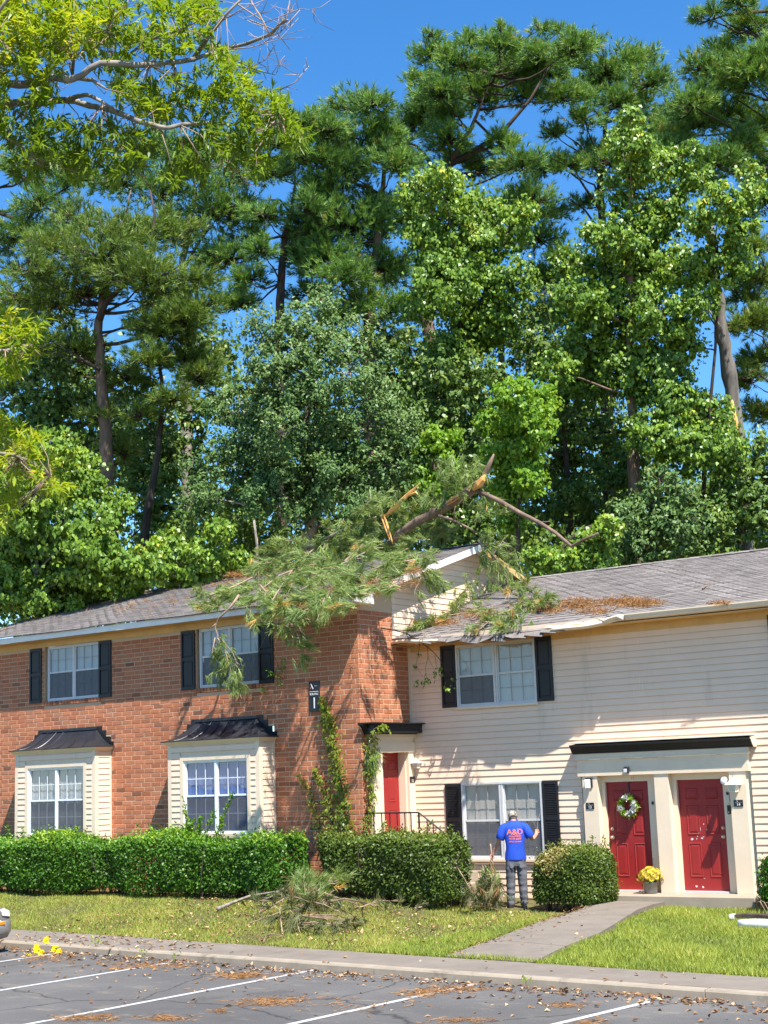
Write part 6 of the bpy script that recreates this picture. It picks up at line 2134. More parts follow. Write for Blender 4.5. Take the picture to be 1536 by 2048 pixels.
branch('pine_branch', 'yellowing pine sprays lying on the drooping eave above the upper window', [([Q(940, 1240, 0.1), Q(975, 1245, 0.12), Q(1010, 1250, 0.1)], 0.014), ([Q(975, 1245, 0.12), Q(960, 1258, 0.1), Q(940, 1262, 0.1)], 0.008)],
       [(Q(980, 1240, 0.1), (0.15, 0.12, 0.05), 16, (0, -0.8, -0.1)), (Q(1000, 1255, 0.1), (0.15, 0.1, 0.05), 16, (0, -0.8, -0.2)), (Q(945, 1256, 0.08), (0.10, 0.1, 0.05), 12, (0, -0.8, -0.2)), (Q(1020, 1245, 0.1), (0.12, 0.1, 0.05), 12, (0.2, -0.8, -0.1)), (Q(970, 1222, 0.1), (0.15, 0.12, 0.05), 10, (0, -0.7, 0))], 57, 'broken branches on the siding house roof', M['twig'], 0.20, 28, brown=0.18)
branch('pine_branch', 'pine sprays wedged where the siding roof meets the gable wall', [([Q(905, 1190, 0.2), Q(920, 1210, 0.15), Q(905, 1225, 0.1)], 0.014)],
       [(Q(915, 1210, 0.15), (0.1, 0.15, 0.08), 14, (0.2, -0.6, -0.2)), (Q(925, 1195, 0.2), (0.1, 0.15, 0.08), 8, (0.2, -0.6, 0)), (Q(940, 1165, 0.5), (0.1, 0.2, 0.1), 8, (0.2, -0.6, 0)), (Q(955, 1200, 0.2), (0.12, 0.15, 0.08), 10, (0.2, -0.6, 0)), (Q(905, 1222, 0.1), (0.1, 0.1, 0.05), 8, (0.2, -0.6, 0))], 59, 'broken branches on the siding house roof', M['greybark'], 0.22, 28)
branch('pine_branch', 'mossy low branch along the left end of the crushed gutter', [([Q(815, 1258, 0.08), Q(850, 1245, 0.12), Q(890, 1232, 0.12), Q(930, 1225, 0.12)], 0.022), ([Q(975, 1225, 0.1), Q(940, 1216, 0.12), Q(905, 1214, 0.1)], 0.02)],
       [(Q(845, 1250, 0.08), (0.12, 0.1, 0.05), 14, (0, -0.8, -0.1)), (Q(865, 1244, 0.08), (0.12, 0.1, 0.05), 14, (0.3, -0.8, 0)), (Q(885, 1238, 0.1), (0.12, 0.1, 0.05), 12, (0.2, -0.7, 0)), (Q(830, 1256, 0.06), (0.1, 0.08, 0.04), 8, (-0.2, -0.8, 0))], 61, 'broken branches on the siding house roof', M['twig'], 0.2, 28, brown=0.25)
for k, (pts, rr, lab) in enumerate((([(1135, 1205), (1160, 1210), (1185, 1212), (1215, 1208)], 0.020, 'bare stick lying across the orange needles on the right roof'), ([(1405, 1177), (1412, 1172), (1421, 1169)], 0.02, 'short pale stick alone on the clean part of the right roof'),
                                     ([(0, 1262), (15, 1256), (27, 1255)], 0.016, 'curved stick at the left end of the brick house roof'), ([(255, 1218), (262, 1208), (270, 1206)], 0.014, 'small curved stick on the brick house roof, left of the fallen needles'))):
    fn = on_right_roof if k < 2 else on_left_roof
    root = thing('fallen_stick', lab, 'stick', tuple(fn(*pts[0], 0.02)), 'sticks on the roofs')
    mb = MB()
    q = [fn(a, b, 0.035) for a, b in pts]
    mb.tube(q, [rr * (1 - 0.5 * i / (len(q) - 1)) for i in range(len(q))], 6)
    mb.build('stem', M['bark'], root, True)
branch('pine_branch', 'small green tuft alone near the left end of the brick house roof', [([on_left_roof(95, 1228, 0.04), on_left_roof(115, 1222, 0.05), on_left_roof(128, 1218, 0.04)], 0.008)], [(on_left_roof(100, 1226, 0.06), (0.1, 0.1, 0.03), 7, (0.3, -0.5, 0.1)), (on_left_roof(120, 1220, 0.06), (0.1, 0.1, 0.03), 7, (0.3, -0.5, 0.1))], 63)
# bare hanging branch on the wall by the upper window
yw = -0.75
W_ = lambda a, b, y=-0.45: on_y(a, b, y)
leafy_sprig('hanging_branch', 'dark bare branch arching from the brick corner over the left upper shutter', [
    ([on_y(738, 1252, -1.0), on_y(760, 1256, -0.95), on_y(785, 1260, -0.85), on_y(812, 1266, -0.75), on_y(838, 1282, -0.6), W_(855, 1294, -0.5), W_(870, 1307), W_(884, 1325), W_(892, 1345)], 0.016),
    ([on_y(812, 1266, -0.75), on_y(818, 1280, -0.75)], 0.008), ([W_(855, 1294), W_(856, 1315), W_(851, 1335), W_(852, 1352)], 0.006), ([W_(840, 1284), W_(836, 1310), W_(832, 1330), W_(846, 1355)], 0.006),
    ([W_(870, 1310), W_(872, 1330), W_(878, 1345)], 0.005), ([W_(856, 1315), W_(866, 1335), W_(874, 1350)], 0.004), ([W_(884, 1325), W_(898, 1345), W_(906, 1362)], 0.005)],
    [(W_(850, 1365), 0.045, 20), (W_(834, 1368), 0.03, 12), (W_(855, 1352), 0.04, 10), (W_(875, 1345), 0.045, 16), (W_(838, 1310), 0.02, 5), (W_(830, 1332), 0.02, 5), (W_(895, 1375), 0.05, 14), (W_(905, 1360), 0.03, 6), (W_(870, 1352), 0.05, 10), (W_(882, 1335), 0.03, 6)], 65, GR, M['gum'], (0.08, 0.05))
leafy_sprig('bare_twig', 'pale forked twig sticking off the crushed gutter by the gable', [([on_y(828, 1298, -0.8), on_y(838, 1282, -0.8), on_y(850, 1272, -0.75), on_y(868, 1258, -0.7)], 0.012), ([on_y(850, 1272, -0.75), on_y(845, 1262, -0.75), on_y(842, 1255, -0.75)], 0.007), ([on_y(845, 1262, -0.75), on_y(850, 1285, -0.8)], 0.006)], [(on_y(845, 1270, -0.75), 0.02, 3)], 66, GR, M['gum'], (0.03, 0.02), M['twig'])

# dry pine straw on both roofs
r_ = np.random.default_rng(8)
cs, axs = [], []
for (a, b, rx, ry, k, fn) in ((1160, 1207, 40, 9, 130, on_right_roof), (1250, 1205, 55, 7, 230, on_right_roof), (1285, 1206, 25, 5, 90, on_right_roof), (1090, 1218, 40, 8, 100, on_right_roof), (1440, 1206, 16, 3, 30, on_right_roof), (960, 1228, 60, 10, 110, on_right_roof), (880, 1245, 45, 8, 90, on_right_roof), (1190, 1222, 40, 4, 40, on_right_roof),
                           (760, 1165, 60, 10, 130, on_left_roof), (700, 1180, 60, 12, 120, on_left_roof), (820, 1140, 40, 8, 80, on_left_roof), (480, 1150, 25, 5, 70, on_left_roof), (440, 1165, 50, 12, 40, on_left_roof), (250, 1215, 90, 14, 30, on_left_roof), (330, 1200, 60, 10, 22, on_left_roof), (600, 1205, 80, 10, 70, on_left_roof)):
    for _ in range(k):
        p = fn(a + rx * r_.normal() * 0.55, b + ry * r_.normal() * 0.55, 0.02 + 0.025 * r_.random())
        cs.append(p)
        axs.append(r_.normal(size=3) * np.array([1, 0.5, 0.15]))
v, f = tufts(r_, np.array(cs), np.array(axs), 12, 0.14 * r_.uniform(0.6, 1.2, len(cs)), 0.009, (0.0, 1.5), 0.25)
# keep the straw lying on the slopes
tag(link_mesh('pine_straw', raw_mesh('pine_straw', v, f, M['straw'], r_.random(len(f)))), kind='stuff')

# ------------------------------------------------------------------ branches on the ground
GPILE = 'cut pine branches heaped on the lawn'


def gp(a, b, h=0.0):
    p = on_plane(a, b, (0, 0, -0.15), (0, 0, 1))
    z = ground_z(p[0], p[1])
    for _ in range(3):
        p = on_plane(a, b, (0, 0, z), (0, 0, 1))
        z = ground_z(p[0], p[1])
    return p + np.array([0, 0, h])


up = (0.1, -0.2, 0.5)
branch('pine_branch', 'longest pale branch of the lawn heap, its butt pointing left', [([gp(435, 1822, 0.04), gp(500, 1805, 0.12), gp(560, 1806, 0.22), gp(620, 1806, 0.30)], 0.035), ([gp(540, 1810, 0.14), gp(575, 1802, 0.28), gp(600, 1795, 0.38)], 0.014)],
       [(gp(560, 1800, 0.25), (0.2, 0.2, 0.08), 16, up), (gp(600, 1806, 0.3), (0.22, 0.2, 0.08), 18, up), (gp(520, 1815, 0.1), (0.2, 0.2, 0.05), 10, up)], 71, GPILE, M['greybark'], 0.22, 26, brown=0.12, mat=M['fallenbrown'])
branch('pine_branch', 'green branch standing upright at the top of the lawn heap', [([gp(610, 1830, 0.2), gp(613, 1818, 0.34), gp(607, 1808, 0.46), gp(612, 1802, 0.54)], 0.02)],
       [(gp(612, 1815, 0.45), (0.12, 0.15, 0.08), 14, (0.1, 0, 0.8)), (gp(608, 1810, 0.48), (0.12, 0.12, 0.07), 12, (0, 0, 0.9)), (gp(625, 1822, 0.42), (0.1, 0.12, 0.06), 8, (0.4, 0, 0.7))], 73, GPILE, M['twig'], 0.21, 30, mat=M['fallen'])
branch('pine_branch', 'green tufted branch at the right shoulder of the lawn heap', [([gp(600, 1840, 0.2), gp(640, 1825, 0.4), gp(672, 1812, 0.5)], 0.02)],
       [(gp(650, 1818, 0.45), (0.15, 0.15, 0.07), 18, (0.6, 0, 0.6)), (gp(675, 1810, 0.5), (0.12, 0.12, 0.06), 14, (0.7, 0, 0.5)), (gp(630, 1830, 0.35), (0.15, 0.15, 0.06), 10, up)], 75, GPILE, M['twig'], 0.21, 30, mat=M['fallen'])
branch('pine_branch', 'brown thick branch with a pale cut end at the right of the lawn heap', [([gp(590, 1845, 0.18), gp(640, 1838, 0.26), gp(690, 1830, 0.28), gp(735, 1829, 0.20)], 0.032), ([gp(640, 1838, 0.26), gp(665, 1825, 0.36), gp(700, 1806, 0.35)], 0.012)],
       [(gp(620, 1845, 0.2), (0.2, 0.2, 0.06), 12, (0.2, -0.3, 0.1))], 77, GPILE, M['bark'], 0.2, 26, brown=0.2, mat=M['fallenbrown'])
branch('pine_branch', 'drooping grey-green branch at the front of the lawn heap', [([gp(570, 1840, 0.25), gp(590, 1855, 0.2), gp(600, 1875, 0.08)], 0.016), ([gp(590, 1855, 0.2), (gp(620, 1868, 0.1))], 0.01)],
       [(gp(575, 1858, 0.2), (0.14, 0.12, 0.05), 14, (0, -0.6, -0.6)), (gp(590, 1865, 0.16), (0.12, 0.12, 0.05), 14, (0.1, -0.6, -0.6)), (gp(655, 1868, 0.12), (0.14, 0.12, 0.04), 12, (0.3, -0.5, -0.3)), (gp(700, 1862, 0.1), (0.14, 0.12, 0.04), 10, (0.5, -0.5, -0.2)), (gp(720, 1850, 0.1), (0.14, 0.12, 0.04), 8, (0.6, -0.4, -0.1))], 79, GPILE, M['twig'], 0.22, 28, brown=0.15, mat=M['fallenbrown'])
branch('pine_branch', 'tangle of thin brown twigs in the middle of the lawn heap', [([gp(520, 1838, 0.1), gp(570, 1832, 0.3), gp(640, 1822, 0.35), gp(720, 1828, 0.15)], 0.014), ([gp(540, 1825, 0.2), gp(590, 1835, 0.35), gp(650, 1845, 0.3), gp(700, 1852, 0.15)], 0.012), ([gp(560, 1815, 0.3), gp(610, 1820, 0.45), gp(670, 1835, 0.35)], 0.010), ([gp(565, 1872, 0.03), gp(560, 1850, 0.25), gp(575, 1820, 0.4)], 0.012), ([gp(500, 1850, 0.03), gp(545, 1842, 0.1), gp(600, 1838, 0.25)], 0.012)],
       [(gp(590, 1835, 0.3), (0.3, 0.25, 0.08), 26, up), (gp(640, 1840, 0.25), (0.3, 0.25, 0.08), 20, up), (gp(560, 1830, 0.25), (0.25, 0.2, 0.08), 16, up)], 81, GPILE, M['twig'], 0.2, 24, brown=0.3, mat=M['fallenbrown'])
branch('pine_branch', 'curved brown stick at the front foot of the lawn heap', [([gp(527, 1887, 0.02), gp(532, 1878, 0.05), gp(545, 1875, 0.06), gp(565, 1876, 0.03)], 0.018)], [], 83, GPILE, M['bark'])
branch('pine_branch', 'brown and green debris branch propped against the right end of the middle hedge', [([gp(985, 1808, 0.05), on_y(975, 1770, -2.0), on_y(965, 1730, -2.0)], 0.018), ([gp(940, 1800, 0.05), on_y(930, 1760, -3.0), on_y(915, 1735, -3.02)], 0.016)],
       [(on_y(965, 1755, -2.2), (0.12, 0.1, 0.12), 16, (0.1, -0.5, -0.5)), (on_y(985, 1775, -2.1), (0.1, 0.1, 0.12), 16, (0.2, -0.5, -0.6)), (on_y(960, 1790, -2.3), (0.15, 0.1, 0.1), 16, (0.2, -0.5, -0.4)), (on_y(1000, 1795, -2.0), (0.08, 0.1, 0.1), 10, (0.3, -0.3, -0.6)), (on_y(940, 1785, -2.8), (0.12, 0.1, 0.1), 14, (0.2, -0.5, -0.4))], 85, None, M['twig'], 0.2, 28, brown=0.38, mat=M['fallenbrown'])
branch('pine_branch', 'low spread of broken needles along the foot of the middle hedge', [([gp(830, 1820, 0.03), gp(880, 1812, 0.06), gp(940, 1812, 0.05)], 0.014), ([gp(720, 1818, 0.03), gp(760, 1808, 0.06), gp(800, 1808, 0.05)], 0.012)],
       [(gp(860, 1812, 0.08), (0.35, 0.25, 0.04), 20, up), (gp(920, 1810, 0.08), (0.3, 0.25, 0.04), 18, up), (gp(780, 1812, 0.06), (0.3, 0.25, 0.04), 12, up), (gp(720, 1815, 0.06), (0.3, 0.25, 0.04), 10, up), (gp(960, 1815, 0.08), (0.2, 0.2, 0.05), 14, up)], 87, None, M['twig'], 0.18, 24, brown=0.3, mat=M['fallenbrown'])

# ------------------------------------------------------------------ litter: dry leaves and needles
r_ = np.random.default_rng(12)
N = 3000
xs_ = r_.uniform(-3.5, 13, N)
kind = r_.random(N)
ys = np.where(kind < 0.42, np.array([kerb_y(a) for a in xs_]) - np.abs(r_.normal(size=N)) * 0.28 - 0.03, 0)
zs_ = np.where(kind < 0.42, -0.294, 0)
for i in range(N):
    if kind[i] >= 0.42:
        if kind[i] < 0.60:
            ys[i] = kerb_y(xs_[i]) - 0.2 - r_.exponential(1.0)
            zs_[i] = -0.293
        elif kind[i] < 0.68:
            ys[i] = r_.uniform(kerb_y(xs_[i]) + 0.02, walk_y(xs_[i]))
            if xs_[i] > 2.5 and r_.random() < 0.75:
                xs_[i] = r_.uniform(-2.0, 2.0)
                ys[i] = r_.uniform(kerb_y(xs_[i]) + 0.02, walk_y(xs_[i]))
            zs_[i] = -0.192
        else:
            if xs_[i] > 6.3 and r_.random() < 0.85:
                xs_[i] = r_.uniform(-3.5, 5.0)
            ys[i] = r_.uniform(walk_y(xs_[i]), -3.3 if xs_[i] < 2.2 else -1.5)
            zs_[i] = ground_z(xs_[i], ys[i]) + 0.03
clump_ = 0.5 + 0.5 * np.sin(xs_ * 2.1 + 1) * np.sin(xs_ * 0.9 + ys * 3)
keep = (kind >= 0.42) | (r_.random(N) < 0.35 + 0.65 * clump_)
pos = np.stack([xs_, ys, zs_], 1)[keep]
n = len(pos)
v, f = leaf_quads(pos, rand_dirs(r_, n) * np.array([1, 1, 0.25]), unit(rand_dirs(r_, n) * 0.35 + np.array([0, 0, 1])), 0.088 * r_.uniform(0.35, 1.3, n), 0.05 * r_.uniform(0.5, 1.3, n), 0.3)
tag(link_mesh('leaf_litter', raw_mesh('leaf_litter', v, f, M['litter'], r_.random(n))), kind='stuff')
cs = []
for (a, b, rx, ry, k) in ((540, 2003, 70, 9, 90), (170, 2036, 60, 6, 60), (340, 2036, 40, 5, 40), (850, 1985, 40, 8, 50), (480, 1950, 60, 8, 90), (900, 1978, 80, 10, 60), (300, 1930, 120, 8, 90), (110, 1915, 60, 10, 60), (440, 2020, 20, 4, 12), (1120, 2010, 60, 6, 30), (930, 2040, 60, 6, 30), (1290, 1985, 60, 6, 40), (700, 2010, 120, 20, 30), (1180, 2045, 50, 6, 20), (230, 1937, 15, 3, 14)):
    for _ in range(k):
        cs.append(on_plane(a + rx * r_.normal() * 0.5, b + ry * r_.normal() * 0.5, (0, 0, -0.288), (0, 0, 1)))
cs = np.array(cs)
v, f = tufts(r_, cs, rand_dirs(r_, len(cs)) * np.array([1, 1, 0.02]), 9, 0.13 * r_.uniform(0.6, 1.2, len(cs)), 0.006, (0.0, 1.6), 0.2)
v[:, 2] = np.clip(v[:, 2], -0.294, -0.272)
tag(link_mesh('pine_straw', raw_mesh('pine_straw', v, f, M['straw'], r_.random(len(f)))), kind='stuff')
n = 420
u_ = r_.random(n)
pos = []
for q in u_:
    k = min(int(q * (len(PATH_L) - 2)), len(PATH_L) - 3)
    a_, b_ = np.array(PATH_L[k]), np.array(PATH_L[k + 1])
    p_ = a_ + (b_ - a_) * (q * (len(PATH_L) - 2) - k)
    off_ = abs(r_.normal()) * 0.16 - 0.12
    pos.append((p_[0] + off_, p_[1] + r_.normal() * 0.05, -0.185 + 0.07 * smooth((p_[1] + 6) / 5.0)))
v, f = leaf_quads(np.array(pos), rand_dirs(r_, n) * np.array([1, 1, 0.2]), unit(rand_dirs(r_, n) * 0.35 + np.array([0, 0, 1])), 0.07 * r_.uniform(0.3, 1.2, n), 0.022 * r_.uniform(0.5, 1.3, n), 0.3)
tag(link_mesh('path_litter', raw_mesh('path_litter', v, f, M['litter'], r_.random(n) * 0.7)), kind='stuff')
# a few tall weeds at the kerb
for k, (px, py, lab) in enumerate(((193, 1893, 'small green weed growing at the back of the kerb near the yellow film'), (285, 1910, 'low green weed in the kerb joint, left of the first bare patch'), (350, 1916, 'yellowish weed at the kerb foot'), (1052, 1966, 'tiny weed at the kerb right of centre'))):
    c = on_plane(px, py, (0, 0, -0.2), (0, 0, 1))
    root = thing('weed', lab, 'weed', tuple(c), 'weeds along the kerb')
    nn = 26 if k == 0 else 14
    v, f = leaf_quads(c + r_.normal(size=(nn, 3)) * np.array([0.03, 0.03, 0.01]) + np.array([0, 0, 1]) * r_.random((nn, 1)) * (0.16 if k == 0 else 0.06), rand_dirs(r_, nn) + np.array([0, 0, 0.6]), rand_dirs(r_, nn), 0.075 * r_.uniform(0.6, 1.2, nn), 0.022 * np.ones(nn))
    o = link_mesh('leaves', raw_mesh('leaves', v, f, M['grass'], r_.random(nn) * 0.8), root)

canes = thing('dry_canes', 'dry curved canes and brown stalks at the foot of the bush by the right edge', 'stalks', (8.35, -1.75, -0.22))
for k in range(7):
    mb = MB()
    x_, y_ = 8.15 + 0.09 * k, -1.62 - 0.05 * (k % 3)
    g = ground_z(x_, y_)
    mb.tube([(x_, y_, g), (x_ + 0.03, y_ - 0.05, g + 0.22 + 0.03 * (k % 2)), (x_ + 0.14, y_ - 0.16, g + 0.24), (x_ + 0.30, y_ - 0.28, g + 0.04)], [0.010, 0.008, 0.007, 0.004], 5)
    mb.build('cane', M['twig'], canes, True)


# ------------------------------------------------------------------ vines on the brick
def vine(label, path_pts, k, sp_, seed, leaf=0.085, tint0=0.15, hang=0.3):
    r = np.random.default_rng(seed)
    root = thing('climbing_vine', label, 'vine', tuple(path_pts[0]), 'vines climbing the brick corner')
    mb = MB()
    mb.tube(path_pts, [0.012 * (1 - 0.6 * i / (len(path_pts) - 1)) for i in range(len(path_pts))], 5)
    pp = np.array(path_pts)
    u = r.random(k) * (len(pp) - 1)
    i = np.minimum(u.astype(int), len(pp) - 2)
    base = pp[i] + (pp[i + 1] - pp[i]) * (u - i)[:, None]
    wd = np.interp(u, np.arange(len(sp_)) * (len(pp) - 1) / (len(sp_) - 1), sp_)
    off = r.normal(size=(k, 3))
    side_plane = abs(pp[:, 0].std()) < 0.02 and pp[:, 1].std() > 0.03
    o_n = np.array([1.0, 0, 0]) if side_plane else np.array([0, -1.0, 0])
    tang = np.array([0, 1.0, 0]) if side_plane else np.array([1.0, 0, 0])
    pos = base + tang * off[:, :1] * wd[:, None] + np.array([0, 0, 1]) * off[:, 1:2] * wd[:, None] * 0.6 + o_n * (0.02 + np.abs(off[:, 2:3]) * 0.05)
    ax = unit(tang * r.normal(size=(k, 1)) * 0.8 + np.array([0, 0, -hang - 0.4]) + o_n * 0.4 + rand_dirs(r, k) * 0.3)
    nr = unit(o_n * 1.0 + np.array([0, 0, 0.7]) + rand_dirs(r, k) * 0.55)
    L = leaf * r.uniform(0.6, 1.25, k)
    v, f = leaf_quads(pos, ax, nr, L, L * 0.62, 0.15)
    mb.build('stem', M['darkbark'], root, True)
    o = link_mesh('leaves', raw_mesh('leaves', v, f, M['vine'], np.clip(tint0 + r.random(k) * 0.6 + 0.25 * (u / len(pp)), 0, 1)), root)
    o['kind'] = 'stuff'


B_ = lambda a, b, o=0.03: on_y(a, b, D - o)
vine('tallest climbing vine, leafy from the hedge to beside the building number sign', [B_(694, 1670), B_(690, 1625), B_(686, 1590), B_(680, 1550), B_(675, 1515), B_(668, 1480), B_(660, 1445), B_(654, 1420), B_(648, 1394)], 900, [0.13, 0.12, 0.12, 0.11, 0.11, 0.10, 0.10, 0.07, 0.03], 91)
vine('middle climbing vine, thin with yellowing tips, between the other two on the brick', [B_(668, 1670), B_(662, 1620), B_(655, 1590), B_(645, 1565), B_(636, 1545), B_(632, 1535)], 330, [0.13, 0.10, 0.06, 0.05, 0.03, 0.02], 93, 0.075, 0.3)
vine('lowest and leftmost climbing vine, thin with yellowing tips', [B_(646, 1670), B_(636, 1640), B_(628, 1610), B_(622, 1580), B_(610, 1562), B_(600, 1547)], 190, [0.12, 0.06, 0.05, 0.04, 0.03, 0.02], 95, 0.07, 0.3)
S_ = lambda a, b: on_x(a, b, 0.11)
vine('vine creeping up the white door surround and over its black canopy', [S_(735, 1660), S_(737, 1620), S_(738, 1580), S_(738, 1545), S_(740, 1515), S_(738, 1490), S_(738, 1470)], 330, [0.10, 0.06, 0.06, 0.09, 0.12, 0.13, 0.10], 97, 0.08, 0.1)
c_ = lambda a, b: on_x(a, b, 0.34)
vine('thin end of vine trailing along the front of the black side canopy', [c_(740, 1472), c_(748, 1458), c_(758, 1453), c_(766, 1452), c_(772, 1464)], 70, [0.06, 0.05, 0.05, 0.04, 0.02], 99, 0.08, 0.1)
branch('pine_branch', 'tuft of fallen pine needles caught in the vine by the side door', [([S_(733, 1500), S_(738, 1520), S_(740, 1550)], 0.008)], [(S_(740, 1512) + np.array([0.05, 0, 0]), (0.04, 0.07, 0.05), 16, (0.1, 0, -1)), (S_(742, 1530) + np.array([0.05, 0, 0]), (0.04, 0.07, 0.05), 14, (0.1, 0, -1))], 101, None, M['twig'], 0.22, 24)

# ------------------------------------------------------------------ railing of the stoop
rail = thing('handrail', 'black iron handrail of the stoop, sloping down at its right end behind the hedge', 'railing', (0.6, -1.7, 0.74))
mb = MB()
mb.tube([(0.0, -1.70, 1.59), (1.31, -1.70, 1.585), (1.80, -1.70, 1.25), (2.35, -1.70, 0.88)], 0.016, 6)
mb.tube([(0.0, -1.70, 0.86), (1.31, -1.70, 0.855), (1.80, -1.70, 0.52), (2.35, -1.70, 0.15)], 0.012, 6)
mb.build('top_rail', M['rail'], rail)
for i, (a, zt, zb) in enumerate([(0.02, 1.59, 0.74), (0.20, 1.59, 0.86), (0.40, 1.588, 0.86), (0.60, 1.588, 0.86), (0.78, 1.587, 0.86), (0.97, 1.587, 0.86), (1.12, 1.586, 0.86), (1.31, 1.585, 0.74), (1.50, 1.455, 0.73), (1.64, 1.36, 0.63), (1.80, 1.25, 0.52), (1.96, 1.14, 0.41), (2.12, 1.03, 0.30), (2.33, 0.89, -0.2)]):
    mb = MB()
    r0 = 0.014 if i in (0, 7, 13) else 0.008
    mb.box(a - r0, a + r0, -1.70 - r0, -1.70 + r0, zb, zt)
    mb.build('baluster', M['rail'], rail)


# ------------------------------------------------------------------ lettering
def text_mesh(body, size, depth=0.0015, xs=1.0):
    cu = bpy.data.curves.new('lettering', 'FONT')
    cu.body = body
    cu.size = size
    cu.extrude = depth
    cu.offset = size * 0.018 if body == 'A&D' else 0.0
    cu.align_x = 'CENTER'
    cu.align_y = 'CENTER'
    cu.resolution_u = 3
    o = bpy.data.objects.new('lettering', cu)
    COL.objects.link(o)
    dg = bpy.context.evaluated_depsgraph_get()
    me = bpy.data.meshes.new_from_object(o.evaluated_get(dg))
    bpy.data.objects.remove(o)
    bpy.data.curves.remove(cu)
    me.transform(Matrix.Diagonal((xs, 1, 1, 1)))
    return me


def put_text(body, size, loc, parent, mat, rotz=0.0, xs=1.0, name='lettering'):
    me = text_mesh(body, size, 0.0012, xs)
    me.materials.clear()
    me.materials.append(mat)
    me.name = name
    me.transform(Matrix.Translation(Vector(loc)) @ Matrix.Rotation(rotz, 4, 'Z') @ Matrix.Rotation(math.pi / 2, 4, 'X'))
    return link_mesh(name, me, parent)


sg = thing('building_sign', 'tall black sign with a big white 1 on the brick corner', 'sign', (-1.177, D - 0.02, 3.70))
mb = MB()
mb.bevel_box(-1.320, -1.034, D - 0.026, D - 0.004, 3.69, 4.328, 0.005)
mb.build('plate', M['plate'], sg)
put_text('1', 0.33, (-1.178, D - 0.0275, 3.86), sg, M['letter'], 0, 0.9)
put_text('BUILDING', 0.062, (-1.178, D - 0.0275, 4.055), sg, M['letter'], 0, 0.80)
mb = MB()
mb.box(-1.295, -1.06, D - 0.0285, D - 0.0265, 4.105, 4.114)
mb.build('rule', M['letter'], sg)
mb = MB()
mb.add([(-1.268, D - 0.0275, 4.275), (-1.246, D - 0.0275, 4.275), (-1.185, D - 0.0275, 4.165), (-1.212, D - 0.0275, 4.165)], [(0, 1, 2, 3)])
mb.build('emblem_stroke', M['letter'], sg)
mb = MB()
mb.add([(-1.252, D - 0.0275, 4.225), (-1.240, D - 0.0275, 4.205), (-1.268, D - 0.0275, 4.165), (-1.288, D - 0.0275, 4.165)], [(0, 1, 2, 3)])
mb.build('emblem_stroke', M['letterred'], sg)
mb = MB()
mb.box(-1.165, -1.09, D - 0.0280, D - 0.0265, 4.222, 4.228)
mb.build('rule', M['alu'], sg)
for (num, xa, xb, za, zb, lab) in (('13', 4.172, 4.348, 1.54, 1.665, 'small black plate numbered 13 on the left pier, left of the wreath door'), ('14', 7.228, 7.405, 1.533, 1.655, 'small black plate numbered 14 on the right pier')):
    s2 = thing('unit_sign', lab, 'sign', ((xa + xb) / 2, -0.11, za), 'unit number plates beside the doors')
    mb = MB()
    mb.bevel_box(xa, xb, -0.118, -0.106, za, zb, 0.003)
    mb.build('plate', M['plate'], s2)
    put_text(num, 0.075, ((xa + xb) / 2, -0.1195, za + 0.036), s2, M['letter'])
    mb = MB()
    mb.box(xa + 0.02, xb - 0.02, -0.1200, -0.1182, za + 0.076, za + 0.079)
    mb.build('rule', M['alu'], s2)
    mb = MB()
    mb.add([(xa + 0.055, -0.1192, zb - 0.012), (xa + 0.063, -0.1192, zb - 0.012), (xa + 0.082, -0.1192, zb - 0.034), (xa + 0.072, -0.1192, zb - 0.034)], [(0, 1, 2, 3)])
    mb.build('emblem_stroke', M['letter'], s2)
s2 = thing('unit_sign', 'small black plate numbered 12 on the side door surround', 'sign', (0.08, -0.14, 2.16), 'unit number plates beside the doors')
mb = MB()
mb.bevel_box(0.076, 0.088, -0.225, -0.055, 2.165, 2.29, 0.003)
mb.build('plate', M['plate'], s2)
put_text('12', 0.075, (0.0895, -0.14, 2.20), s2, M['letter'], math.pi / 2)
num = tag(put_text('13', 0.075, (5.125, 0.0535, 2.105), None, M['muntin'], name='door_number'), 'small faded number 13 on the cream header above the wreath door', 'number')


# ------------------------------------------------------------------ lamps and devices
def lantern(label, place, group):
    root = thing('wall_lantern', label, 'lamp', place(0, 0, 0), group)
    def put(mb, name, mat, sm=False):
        mb.v = [tuple(place(*p)) for p in mb.v]
        return mb.build(name, mat, root, sm)
    mb = MB()
    mb.bevel_box(-0.055, 0.055, -0.02, 0.0, -0.08, 0.08, 0.01)
    put(mb, 'back_plate', M['lampwhite'])
    mb = MB()
    mb.tube([(0, -0.02, 0.05), (0, -0.07, 0.10), (0, -0.12, 0.09), (0, -0.12, 0.05)], 0.012, 6)
    put(mb, 'arm', M['alu'], True)
    mb = MB()
    mb.loft([[(s * w_, -0.12 + t * w_, z) for s, t in ((-1, -1), (1, -1), (1, 1), (-1, 1))] for w_, z in ((0.02, 0.06), (0.05, 0.03), (0.115, -0.02), (0.115, -0.035))])
    put(mb, 'hood', M['lampwhite'])
    mb = MB()
    mb.loft([[(s * w_, -0.12 + t * w_, z) for s, t in ((-1, -1), (1, -1), (1, 1), (-1, 1))] for w_, z in ((0.082, -0.036), (0.055, -0.15))])
    put(mb, 'lamp_glass', M['lampglass'])
    mb = MB()
    for s, t in ((-1, -1), (1, -1), (1, 1), (-1, 1)):
        mb.tube([(s * 0.086, -0.12 + t * 0.086, -0.034), (s * 0.058, -0.12 + t * 0.058, -0.155)], 0.007, 4)
    mb.box(-0.062, 0.062, -0.182, -0.058, -0.165, -0.151)
    put(mb, 'lamp_frame', M['lampwhite'])
    mb = MB()
    mb.tube([(0, -0.12, 0.06), (0, -0.12, 0.13)], 0.004, 5)
    put(mb, 'finial', M['darkplastic'])
    return root


